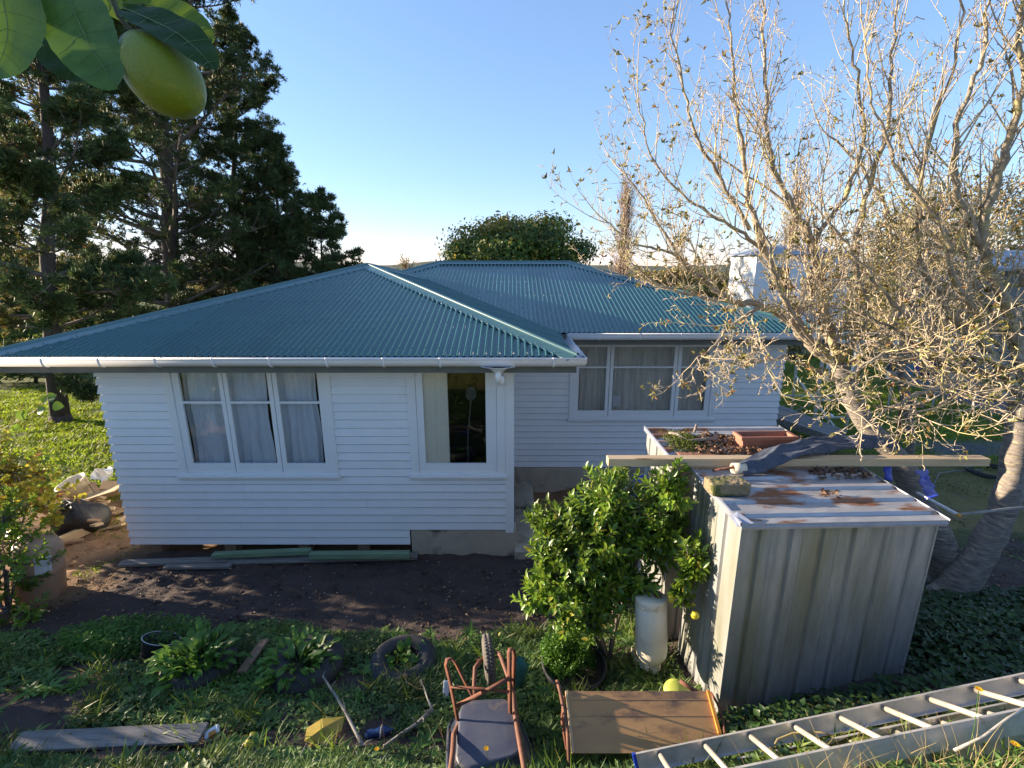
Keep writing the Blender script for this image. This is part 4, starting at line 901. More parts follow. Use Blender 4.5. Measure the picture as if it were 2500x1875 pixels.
mb = MB(); mb.extrude([(.0, 0), (-.026, 0), (-.026, -.003), (-.003, -.003), (-.003, -.07), (-.026, -.073), (0, -.073), (0, 0)], A0+lo+across*(wl_-.035), A0+lo+across*(wl_-.035)+dl*(LEN-.6), across, upn); mb.build('lower_rail', M['alu'], t)
k = .12
while k < LEN-.6:
    c = A0+lo+dl*k-upn*.035; mb = MB(); mb.tube([c+across*.04, c+across*(wl_-.04)], .0165, 10); mb.build('lower_rung', M['rung'], t, smooth=True); k += .295
mb = MB(); mb.box((-.004, -.003, -.105), (.018, .030, .003), Matrix.Translation(A0-dl*.012) @ Matrix((dl, across, upn)).transposed().to_4x4()); mb.build('end_cap', M['blue'], t, bevel=.003)
mb = MB(); mb.box((-.004, -.030, -.105), (.018, .003, .003), Matrix.Translation(e2-dl*.012) @ Matrix((dl, across, upn)).transposed().to_4x4()); mb.build('end_cap', M['blue'], t, bevel=.003)
mb = MB(); mb.tube([W(1880, 1835, 2.28)+Vector((0, 0, -.02)), W(1898, 1805, 2.36), W(1935, 1790, 2.38), W(2000, 1788, 2.36), W(2030, 1795, 2.33)], .006, 6); mb.build('rope', M['straw'], t, smooth=True)
mb = MB(); mb.tube([W(2330, 1832, 1.95), W(2400, 1800, 1.98), W(2460, 1755, 2.05), W(2510, 1725, 2.1)], .008, 7); mb.build('rope', M['rung'], t, smooth=True)
mb = MB(); mb.bar(W(1880, 1805, 2.44), W(1945, 1800, 2.42), .03, .02); mb.build('catch', M['whitepl'], t); pass
# ---------------------------------------------------------------- white cylinder
t = thing('water_cylinder', 'cream coloured cylinder with rounded base beside the left wall of the near shed', 'cylinder', (1.25, 3.55, -3.6))
top = W(1589, 1455, 3.55); bot = W(1590, 1600, 3.45); ax_ = (top-bot).normalized(); R_ = .135; Hh = (top-bot).length
Mx = Matrix.Translation(bot) @ ax_.to_track_quat('Z', 'Y').to_matrix().to_4x4()
mb = MB(); mb.lathe([(.001, -.055), (.05, -.05), (.095, -.03), (.125, .01), (R_, .06), (R_, Hh-.085), (R_-.004, Hh-.08), (R_-.004, Hh-.07), (R_+.001, Hh-.065), (R_, Hh-.008), (R_-.008, Hh), (.04, Hh+.004), (.001, Hh+.004)], Mx, 32); mb.build('body', M['whitepl'], t, smooth=True)
mb = MB(); mb.lathe([(R_+.002, Hh-.068), (R_+.004, Hh-.062), (R_+.002, Hh-.056)], Mx, 32); mb.build('band', M['whitepl'], t, smooth=True)
r = np.random.RandomState(5); n = 26; P = np.array([list(Mx @ Vector((r_a*math.cos(q)-.05, r_a*math.sin(q), Hh+.01))) for q, r_a in zip(r.rand(n)*6.28, r.rand(n)*.05)])
V, F = batch_leaves(P, r.normal(0, 1, (n, 3)), r.normal(0, .4, (n, 3))+[0, 0, 1], .045, .02); o = np_mesh('dead_leaves', V, F, M['rust']); tag(o, 'rust brown dead leaves on top of the cream cylinder', 'leaves', kind='stuff')
# curved white strip
pp = [WG(1540, 1600, .03), WG(1550, 1625, .04), WG(1572, 1640, .05), WG(1600, 1650, .04), WG(1612, 1640, .05)]; mb = MB(); V = []
for i, p in enumerate(pp): V += [p+Vector((-.012, -.03, 0)), p+Vector((.012, .03, .035))]
mb.add(V, [(2*i, 2*i+1, 2*i+3, 2*i+2) for i in range(4)]); simple('plastic_strip', 'curved broken white plastic strip on the soil below the cylinder', 'strip', mb, M['whitepl'], smooth=True, solid=.004)
# ---------------------------------------------------------------- timbers along the house
def plank(name, label, p, q, w, h, m_, group=None, lift=0, roll=0):
    p, q = Vector(p), Vector(q); p.z += h/2+lift; q.z += h/2+lift; mb = MB(); mb.bar(p, q, w, h, up=(0, math.sin(roll), math.cos(roll))); return simple(name, label, 'plank', mb, m_, group, bevel=.004)
def GP2(u, v): return WG(u, v)
y1 = 6.42
def xat(u, v, z, y): return W(u, v, y)
def on(u0, v0, u1, v1): return WG(u0, v0, .03), WG(u1, v1, .03)
a, b = on(296, 1383, 560, 1374); plank('grey_plank', 'pale edged old plank at the left end of the timbers along the house base', a, b, .14, .045, M['oldwood'])
a, b = on(404, 1391, 565, 1389); plank('grey_plank', 'short rough plank lying in front of the other timbers on the dirt', a, b, .09, .04, M['oldwood'])
a, b = on(560, 1376, 1020, 1364); plank('grey_plank', 'long thin weathered plank under the two green timbers', a, b, .16, .035, M['oldwood'])
a, b = W(520, 1352, 6.50), W(758, 1342, 6.56); plank('green_timber', 'left green treated timber on the planks below the front window', a, b, .10, .07, M['treated'], lift=-.06)
a, b = W(756, 1352, 6.44), W(1000, 1350, 6.46); plank('green_timber', 'right green treated timber ending at the concrete foundation', a, b, .10, .09, M['treated'], lift=-.07)
p, q = WG(592, 1655, .05), WG(648, 1577, .06); plank('timber_offcut', 'short pale plank in the weeds between the silverbeet and tyre planter', p, q, .09, .03, M['brownwood'])
p, q = WG(38, 1830, .05), WG(500, 1808, .06); o = plank('old_board', 'long grey weathered board lying along the muddy trench at lower left', p, q, .17, .03, M['oldwood'])
# ---------------------------------------------------------------- small things in the foreground
for i, (u, v, lab) in enumerate([(598, 1813, 'left lemon of the three fallen on the mud'), (620, 1806, 'upper right greenish lemon of the three fallen on the mud'), (609, 1826, 'lower scarred lemon of the three fallen on the mud')]):
    p = WG(u, v, .03); mb = MB(); mb.lathe([(.001, -.044), (.006, -.042), (.012, -.036), (.024, -.026), (.031, -.008), (.031, .010), (.025, .026), (.012, .036), (.005, .041), (.001, .042)], rotM(p, 1.2+i, .5*i, i*1.3), 16); simple('lemon', lab, 'lemon', mb, M['lemon'], 'lemons fallen on the mud', smooth=True)
p = WG(1225, 1556, .035); mb = MB(); mb.lathe([(.001, .026), (.01, .03), (.03, .024), (.04, 0), (.033, -.025), (.012, -.035), (.001, -.031)], rotM(p, .3, .2, 0), 18); simple('apple', 'green apple on the soil above the wheelbarrow wheel', 'apple', mb, M['apple'], smooth=True)
# food packet
p = WG(520, 1800, .05); mb = MB(); mb.box((-.055, -.035, -.018), (.055, .035, .018), rotM(p, .2, -.3, .5)); o = simple('food_packet', 'crumpled white and orange food packet at the end of the grey board', 'packet', mb, M['white'], bevel=.01)
mb = MB(); mb.box((-.02, -.0355, -.0185), (.035, .0, .0186), rotM(p, .2, -.3, .5)); b_ = mb.build('printed_patch', M['orange'], o)
# yellow plastic toy spade
t = thing('plastic_scoop', 'broken yellow plastic scoop half buried in the trench', 'scoop', tuple(WG(800, 1810)))
pts = [(745, 1825, .06), (752, 1802, .10), (790, 1785, .13), (845, 1777, .12), (835, 1800, .06), (800, 1815, .04), (775, 1822, .03)]
mb = MB(); V = [WG(u, v, h_) for u, v, h_ in pts]; c = sum(V, Vector())/len(V)+Vector((0, 0, .035)); V.append(c); n = len(V)-1; mb.add(V, [(i, (i+1) % n, n) for i in range(n)]); mb.build('pan', M['yellowpl'], t, smooth=False, solid=.004)
mb = MB(); mb.tube([WG(768, 1818, .04), WG(757, 1838, .04), WG(750, 1862, .03), WG(738, 1872, .02)], [.017, .013, .012, .02], 8); mb.build('handle', M['yellowpl'], t, smooth=True)
mb = MB(); c = WG(925, 1795, .03); mb.lathe([(.001, -.11), (.03, -.105), (.038, -.06), (.030, -.03), (.038, 0), (.038, .06), (.02, .09), (.013, .10), (.013, .12), (.001, .12)], rotM(c, 0, 1.45, .12), 14); simple('plastic_bottle', 'dark blue plastic bottle lying behind the yellow scoop', 'bottle', mb, mat('blue_bottle', (.015, .04, .13), rough=.25), smooth=True)
mb = MB(); c = WG(1090, 1700, .08); mb.box((-.028, -.02, -.07), (.028, .02, .07), rotM(c, -.5, .15, .2)); o = simple('milk_carton', 'crumpled white printed wrapper left of the wheelbarrow leg', 'wrapper', mb, M['paper'], bevel=.012); o.name = 'wrapper'
def twigtree(pts, r0, r1, label, seed, m_='stick', n=7, name='dead_branch'):
    r = random.Random(seed); mb = MB(); pts = [Vector(q) for q in pts]; k = len(pts); mb.tube(pts, [r0+(r1-r0)*i/(k-1) for i in range(k)], 7)
    for i in range(n):
        j = r.randrange(0, k-1); p = pts[j].lerp(pts[j+1], r.random()); d = Vector((r.uniform(-1, 1), r.uniform(-1, 1), r.uniform(-.1, .9))).normalized(); L_ = r.uniform(.03, .14); mb.tube([p, p+d*L_*.5+Vector((r.uniform(-.01, .01), 0, .01)), p+d*L_], [r0*.45, r0*.35, r0*.15], 5)
    return simple(name, label, 'branch', mb, M[m_], smooth=True)
twigtree([WG(792, 1685, .16), WG(830, 1745, .16), WG(848, 1775, .15), WG(870, 1810, .10), WG(888, 1835, .05)], .010, .015, 'straight grey dead branch crossing the trench by the yellow scoop', 1)
twigtree([WG(1056, 1770, .16), WG(1020, 1790, .10), WG(975, 1815, .08), WG(938, 1835, .05)], .016, .010, 'pale lichened dead branch left of the wheelbarrow handle', 2)
twigtree([WG(1030, 1690, .14), WG(1045, 1735, .14), WG(1058, 1772, .16)], .006, .010, 'thin upright dead stem above the lichened branch', 3, n=5)
twigtree([WG(985, 1660, .06), WG(995, 1690, .12), WG(1020, 1710, .13), WG(1035, 1700, .15)], .004, .003, 'tangle of yellow dead vine left of the wheelbarrow', 4, 'straw', 26)
twigtree([WG(935, 1798, .12), WG(928, 1818, .06)], .007, .008, 'short pale stub of stick standing in the trench weeds', 5, n=0)
twigtree([WG(700, 1868, .04), WG(850, 1872, .04), WG(950, 1862, .05)], .012, .010, 'grey stick lying along the bottom edge of the picture', 6)
# ---------------------------------------------------------------- left side: drum, bucket, rubbish pile
t = thing('plastic_drum', 'beige plastic drum with a white label leaning behind the left bushes', 'drum', tuple(WG(95, 1455)))
b0 = WG(100, 1452); top = W(88, 1318, b0.y+.02); ax_ = (top-b0).normalized(); Mx = Matrix.Translation(b0) @ ax_.to_track_quat('Z', 'Y').to_matrix().to_4x4(); Hh = (top-b0).length; R_ = .27
mb = MB(); mb.lathe([(.001, 0), (R_-.02, 0), (R_, .02), (R_, Hh*.5), (R_+.004, Hh*.51), (R_, Hh*.53), (R_, Hh-.12), (R_-.05, Hh-.03), (R_-.12, Hh), (.001, Hh)], Mx, 30); mb.build('body', M['beige'], t, smooth=True)
mb = MB(); n = 6; V = []
to_cam = math.atan2(-(Mx.inverted() @ Vector((0, 0, 0))).y, -(Mx.inverted() @ Vector((0, 0, 0))).x)
ic = Mx.inverted() @ Vector((0, 0, 0)); ca_ = math.atan2(ic.y, ic.x)
for i in range(n+1):
    best = None
    a_ = ca_+(-.15+.62*i/n)*1.0
    for z in (Hh*.56, Hh*.86): V.append(Mx @ Vector((math.cos(a_)*(R_+.004), math.sin(a_)*(R_+.004), z)))
mb.add(V, [(2*i, 2*i+2, 2*i+3, 2*i+1) for i in range(n)]); mb.build('label', M['white'], t, solid=.001)
t = thing('cream_bucket', 'cream plastic bucket tipped on top of the rubbish heap', 'bucket', tuple(WG(195, 1195)))
q0 = WG(205, 1225); c0 = W(205, 1212, q0.y); c1 = W(188, 1172, q0.y-.05); ax_ = (c1-c0).normalized()+Vector((-.25, -.15, 0)); Mx = Matrix.Translation(c0) @ ax_.normalized().to_track_quat('Z', 'Y').to_matrix().to_4x4()
mb = MB(); mb.lathe([(.001, 0), (.20, 0), (.25, .40), (.262, .40), (.262, .37), (.25, .37)], Mx, 26); mb.build('body', M['whitepl'], t, smooth=True, solid=.005)
mb = MB(); mb.tube([Mx @ Vector((.26*math.cos(a_), .26*math.sin(a_), .37-.25*math.sin((a_-1.2)/3.1*math.pi))) for a_ in np.linspace(1.2, 4.3, 12)], .006, 6); mb.build('handle', M['whitepl'], t, smooth=True)
t = thing('rubbish_bag', 'bulging black plastic rubbish bag on the timber heap at left', 'bag', tuple(WG(190, 1300)))
q0 = WG(190, 1300); mb = MB(); mb.lathe([(.001, -.30), (.2, -.28), (.36, -.18), (.42, 0), (.36, .17), (.2, .27), (.06, .30), (.001, .31)], rotM((q0.x, q0.y+.1, q0.z+.22), .2, .1, 0) @ Matrix.Diagonal((1.15, .85, .95, 1)), 30); o = mb.build('bag', M['bag'], t, smooth=True)
sm = o.modifiers.new('s', 'SUBSURF'); sm.levels = sm.render_levels = 1; wobble(o, .13, 3.5); wobble(o, .05, 9); wobble(o, .02, 22)
hc = WG(215, 1275); r = random.Random(9)
for i in range(46):
    u = r.uniform(125, 325); v = r.uniform(1205, 1345)
    if v > 1345-(u-125)*.25 and u > 200: v -= 60
    p = WG(u, v, .0); L_ = r.uniform(.15, .5); hh = max(0, .32-abs(u-235)/400)*r.random()
    a_ = r.uniform(-.7, .7)+(math.pi/2 if r.random() < .25 else 0); mb = MB(); mb.box((-L_/2, -r.uniform(.03, .07), -.018), (L_/2, r.uniform(.03, .07), .02), rotM((p.x, p.y, p.z+.03+hh), r.uniform(-.4, .4), r.uniform(-.35, .35), a_))
    simple('scrap_timber', 'pale split timber scrap in the sunlit heap left of the house corner' if i % 3 else 'darker brown timber scrap in the sunlit heap left of the house corner', 'scrap timber', mb, M['wood'] if i % 3 else M['brownwood'], 'pale scrap timber in the rubbish heap' if i % 3 else 'brown scrap timber in the rubbish heap', bevel=.003)
a, b = WG(150, 1330, .07), WG(262, 1285, .10); mb = MB(); mb.bar(a, b, .10, .14); simple('scrap_beam', 'thick sunlit beam end at the front of the rubbish heap', 'beam', mb, M['wood'], bevel=.005)
a, b = W(190, 1222, hc.y+.5), W(292, 1190, hc.y+.6); mb = MB(); mb.bar(a, b, .35, .02); simple('fibre_board', 'brown board sheet lying under the cream bucket', 'board', mb, M['card'])
p = WG(272, 1210, .14); mb = MB(); mb.box((-.16, -.14, -.12), (.16, .14, .12), rotM(p, .25, .3, .5)); simple('cardboard_box', 'sunlit open cardboard box beside the left house corner', 'box', mb, M['card'], bevel=.004)
p = WG(255, 1185, .25); mb = MB(); mb.lathe([(.001, -.12), (.12, -.09), (.17, 0), (.1, .1), (.001, .12)], Matrix.Translation(p), 14); o = simple('plastic_wrapping', 'crumpled white plastic wrapping on top of the cardboard box', 'wrapping', mb, M['white']); wobble(o, .2, 7); wobble(o, .08, 18)
p = WG(148, 1250, .12); mb = MB(); mb.lathe([(.001, -.06), (.07, -.04), (.08, .02), (.001, .06)], Matrix.Translation(p), 12); o = simple('paper_scrap', 'small white paper scrap by the top of the rubbish bag', 'paper', mb, M['white']); wobble(o, .08, 12)
# ---------------------------------------------------------------- right side yard: platform, frame, spade, hoses
t = thing('timber_platform', 'low grey plank platform running from the right corner of the house', 'platform', (7.3, 11.3, -4.3))
a, b, c, d = W(1905, 998, 9.35), W(1925, 1000, 11), W(2060, 1052, 9.6), W(2040, 1062, 8.9)
pz = -3.75
def WZ(u, v, z): return W(u, v, z=z)
q0, q1, q2, q3 = WZ(1902, 1022, -3.6), WZ(1935, 997, -3.6), WZ(2062, 1052, -3.6), WZ(2030, 1058, -3.6)
q0, q1, q2, q3 = WZ(1895, 1019, -3.78), WZ(1925, 992, -3.78), WZ(2064, 1050, -3.82), WZ(2030, 1065, -3.82)
e_ = (q0-q3); q0 = q0+e_*.45; q1 = q1+e_*.45
for i in range(4):
    s0, s1 = i/4+.01, (i+1)/4-.01; V = [q0.lerp(q1, s0), q3.lerp(q2, s0), q3.lerp(q2, s1), q0.lerp(q1, s1)]; mb = MB(); mb.add(V+[v-Vector((0, 0, .04)) for v in V], [(0, 1, 2, 3), (7, 6, 5, 4), (0, 4, 5, 1), (1, 5, 6, 2), (2, 6, 7, 3), (3, 7, 4, 0)]); mb.build('plank', M['oldwood'], t)
mb = MB(); mb.bar(q3-Vector((0, 0, .10)), q2-Vector((0, 0, .10)), .04, .10); mb.bar(q0-Vector((0, 0, .10)), q3-Vector((0, 0, .10)), .04, .10); mb.build('frame', M['oldwood'], t)
for q in (q0, q1, q2, q3, q0.lerp(q3, .5)):
    q = q.lerp((q0+q2)/2, .05); mb = MB(); mb.box((q.x-.045, q.y-.045, g(q.x, q.y)-.05), (q.x+.045, q.y+.045, q.z-.05)); mb.build('post', M['oldwood'], t)
t = thing('trestle_frame', 'tall pale frame with crossed braces standing beyond the platform', 'frame', (8, 12, -4.3)); yy = 11.8
def pc(u0, v0, u1, v1, w=.045, n='brace', y=yy, y2=None):
    mb = MB(); mb.bar(W(u0, v0, y), W(u1, v1, y2 or y), w, w*.7); mb.build(n, M['rung'], t)
pc(1982, 1072, 2010, 865, .075, 'post', 11.6); pc(1931, 1009, 1946, 880, .07, 'post', 13.6); pc(2062, 1064, 2095, 860, .07, 'post', 11.9); pc(1942, 918, 2052, 1062, .06, y=13.5, y2=11.9); pc(1945, 1002, 2042, 962, .06, y=13.4, y2=12); pc(1990, 978, 2056, 976, .05, y=11.8); pc(1906, 966, 2045, 966, .05, y=13.6, y2=13.6); pc(1990, 1019, 2060, 1019, .055, y=11.7, y2=11.9)
t = thing('spade', 'spade with a pale grip leaning on the trestle frame', 'spade', tuple(W(2005, 1070, 11.1)))
mb = MB(); mb.tube([W(2027, 1018, 11.3), W(2012, 1056, 11.15)], .024, 8); mb.build('shaft', M['wood'], t, smooth=True)
mb = MB(); mb.lathe([(.001, -.05), (.05, -.03), (.06, 0), (.04, .04), (.001, .05)], Matrix.Translation(W(2027, 1016, 11.3)) @ Matrix.Scale(1.3, 4), 12); mb.build('grip', M['white'], t, smooth=True)
a = W(2012, 1046, 8.05); mb = MB(); mb.add([W(2008, 1050, 11.15), W(2032, 1058, 11.15), W(2015, 1092, 10.95), W(1996, 1078, 10.95)], [(0, 1, 2, 3)]); mb.build('blade', M['brownsheet'], t, solid=.006)
def coil(c, R_, n, m_, label, seed, tilt=0, rr=.012):
    r = random.Random(seed); pts = []
    for k in range(n*18):
        a_ = 2*math.pi*k/18; q = R_*(1+.15*math.sin(k*.23+seed)); pts.append(Vector(c)+Vector((q*math.cos(a_), q*math.sin(a_)*.9, .012*n*abs(math.sin(k*.11))+tilt*math.cos(a_)*R_)))
    mb = MB(); mb.tube(pts, rr, 6); return simple('hose_coil', label, 'hose', mb, m_, smooth=True)
p = WG(2180, 1105, .05); coil(p, .28, 4, M['hose'], 'coiled green hose between the two middle apple trunks', 1, .5); p = WG(2420, 1160, .04); coil(p, .42, 6, M['bag'], 'dark coiled hose heap on the dirt beyond the timber beam end', 3)
mb = MB(); mb.tube([WG(2278, 1190, .05), WG(2290, 1168, .12), WG(2330, 1155, .05), WG(2400, 1150, .03)], .012, 7); simple('hose', 'single pale hose arching over the dirt towards the coil', 'hose', mb, M['oldwood'], smooth=True)
mb = MB(); mb.tube([W(2038, 1086, 7.3), W(2055, 1073, 7.35), W(2075, 1072, 7.4), W(2090, 1080, 7.4)], .012, 7); simple('hose', 'small green hose loop behind the rear shed roof', 'hose', mb, M['hose'], smooth=True)
# ---------------------------------------------------------------- clothes line
t = thing('rotary_clothesline', 'rotary clothesline standing on the far lawn', 'clothesline', (15, 15.5, -4.3)); cx, cyy = W(2275, 930, 15.0).x, 15.0; gz_ = g(cx, cyy); tz = W(2275, 880, 15).z
mb = MB(); mb.tube([(cx, cyy, gz_), (cx, cyy, tz+.05)], .03, 8); mb.build('pole', M['alu'], t)
for k in range(4):
    a_ = k*math.pi/2+.5; mb = MB(); mb.tube([(cx, cyy, tz-.1), (cx+1.7*math.cos(a_), cyy+1.7*math.sin(a_), tz+.12)], .015, 6); mb.build('arm', M['alu'], t)
mb = MB()
for q in (.6, 1.0, 1.35, 1.68):
    pts = [Vector((cx+q*math.cos(k*math.pi/2+.5), cyy+q*math.sin(k*math.pi/2+.5), tz-.1+.22*q/1.7)) for k in range(5)]; mb.tube(pts, .004, 4)
o = mb.build('line', M['alu'], t)
def cloth(u, v0, v1, w, y, m_, label, i):
    a = W(u, v0, y); h_ = (W(u, v0, y)-W(u, v1, y)).length; n = 10; V = []; F = []
    for j in range(7):
        for k in range(n+1): V.append((a.x-w/2+w*k/n*(1+.08*j/6), a.y+.05*math.sin(k*1.7+i)*(.4+j/6), a.z-h_*j/6))
    for j in range(6):
        for k in range(n): q = j*(n+1)+k; F.append((q, q+1, q+n+2, q+n+1))
    o = np_mesh('laundry', V, F, m_, None, True); tag(o, label, 'laundry', 'laundry on the clothesline')
cloth(2225, 885, 915, .28, 14.0, M['teal'], 'pale teal shirt on the clothesline', 0); cloth(2240, 882, 912, .22, 14.05, M['purple'], 'purple top on the clothesline beside the teal shirt', 1); cloth(2208, 878, 905, .30, 14.3, M['navy'], 'dark navy garment at the left end of the clothesline', 2); cloth(2275, 882, 916, .55, 14.2, M['navy'], 'wide dark blanket on the middle of the clothesline', 3); cloth(2320, 880, 898, .16, 14.2, M['teal'], 'small blue garment on the clothesline', 4); cloth(2368, 878, 908, .4, 14.4, M['navy'], 'dark garment at the right end of the clothesline', 5); cloth(2183, 872, 905, .3, 14.6, M['brownsheet'], 'brown grey towel on the clothesline', 6)
sheet('brown_cover', [W(2160, 925, 14.2), W(2400, 935, 13.8), W(2395, 905, 14.8), W(2180, 900, 15.2)], M['card'], 'brown grey cover stretched under the clothesline', 'cover', 3, 20, 8, .12)
t = thing('metal_stand', 'thin metal legs holding up the brown grey cover', 'frame', tuple(W(2290, 950, 14.2)))
for u in (2180, 2290, 2390):
    q = W(u, 930, 14.2); mb = MB(); mb.tube([(q.x, 14.2, q.z), (q.x, 14.2, g(q.x, 14.2))], .03, 6); mb.build('leg', M['alu'], t)
# white pergola beams beyond the yard
t = thing('pergola', 'white painted pergola beams beyond the right corner of the house', 'pergola', (12, 16, -4.3))
for (u0, v0, u1, v1, w, y) in ((1990, 832, 2520, 842, .10, 17), (2040, 758, 2130, 762, .10, 17), (2060, 812, 2480, 820, .04, 18), (2180, 833, 2370, 837, .14, 16)):
    mb = MB(); mb.bar(W(u0, v0, y), W(u1, v1, y), .08, w); mb.build('beam', M['trim'], t)
for (u, v, y) in ((2108, 762, 17), (2185, 835, 17), (2370, 836, 17), (2045, 760, 17)):
    a = W(u, v, y); mb = MB(); mb.box((a.x-.05, y-.05, g(a.x, y)), (a.x+.05, y+.05, a.z)); mb.build('post', M['trim'], t)
# neighbours
t = thing('neighbour_house', 'white two storey neighbour house with grey roof seen through the apple branches', 'house', (14, 26, -6)); Y0 = 24
x0, x1 = W(1842, 680, Y0).x, W(1925, 680, Y0).x; xw = W(1781, 680, Y0+4).x; zt = W(1842, 622, Y0).z
mb = MB(); mb.box((x0, Y0, -7), (x1+3, Y0+2.8, zt)); mb.build('wall', M['greybuild'], t)
mb = MB(); mb.add([(x0-.3, Y0-.3, zt), (x1+3.3, Y0-.3, zt), (x1+3.3, Y0+3.1, zt), (x0-.3, Y0+3.1, zt), (x0+1.4, Y0+1.4, zt+.5), (x1+1.6, Y0+1.4, zt+.5)], [(0, 1, 5, 4), (1, 2, 5), (2, 3, 4, 5), (3, 0, 4)]); mb.build('roof', M['ironroof'], t, solid=.05)
for xx in (x0+.8, x0+2.6):
    mb = MB(); mb.box((xx, Y0-.02, zt-1.7), (xx+.9, Y0+.01, zt-.6)); mb.build('window', M['dark'], t)
t = thing('neighbour_garage', 'low neighbour roof at the right edge behind the apple tree', 'building', (22, 20, -5)); a = W(2440, 640, 20)
mb = MB(); mb.box((a.x, 20, -5), (a.x+7, 25, a.z-.35)); mb.build('wall', M['oldwood'], t); mb = MB(); mb.add([(a.x-.4, 19.6, a.z-.3), (a.x+8, 19.6, a.z-.3), (a.x+8, 23, a.z+.5), (a.x-.4, 23, a.z+.5)], [(0, 1, 2, 3)]); mb.build('roof', M['ironroof'], t, solid=.12)
# ---------------------------------------------------------------- branching
class Br:
    def __init__(s): s.P0 = []; s.P1 = []; s.R0 = []; s.R1 = []; s.tips = []
    def seg(s, a, b, r0, r1): s.P0.append(tuple(a)); s.P1.append(tuple(b)); s.R0.append(r0); s.R1.append(r1)
def path(rnd, p, d, L, n, wob, trop):
    pts = [p.copy()]; st = L/n; d = d.normalized()
    for i in range(n):
        d = (d+Vector((rnd.gauss(0, wob), rnd.gauss(0, wob), rnd.gauss(0, wob)))+trop).normalized(); p = p+d*st; pts.append(p)
    return pts
def side_dir(rnd, d, spread):
    a = d.cross(Vector((rnd.gauss(0, 1), rnd.gauss(0, 1), rnd.gauss(0, 1)))).normalized(); return (d*math.cos(spread)+a*math.sin(spread)).normalized()
def polyr(pts, t):
    """point, dir, radius at fraction t on [(Vector,r)]"""
    f = t*(len(pts)-1); i = min(int(f), len(pts)-2); k = f-i
    return pts[i][0].lerp(pts[i+1][0], k), (pts[i+1][0]-pts[i][0]).normalized(), pts[i][1]*(1-k)+pts[i+1][1]*k
def smooth_poly(pts, k=5, jit=.0, rnd=random):
    out = []; n = len(pts)
    for i in range(n-1):
        p0 = pts[max(i-1, 0)]; p1 = pts[i]; p2 = pts[i+1]; p3 = pts[min(i+2, n-1)]
        for j in range(k):
            t = j/k; a = [Vector(q[0]) for q in (p0, p1, p2, p3)]
            v = .5*((2*a[1])+(a[2]-a[0])*t+(2*a[0]-5*a[1]+4*a[2]-a[3])*t*t+(-a[0]+3*a[1]-3*a[2]+a[3])*t*t*t)
            if jit and (i or j): v += Vector((rnd.gauss(0, jit), rnd.gauss(0, jit), rnd.gauss(0, jit)))
            out.append((v, p1[1]*(1-t)+p2[1]*t))
    out.append((Vector(pts[-1][0]), pts[-1][1])); return out
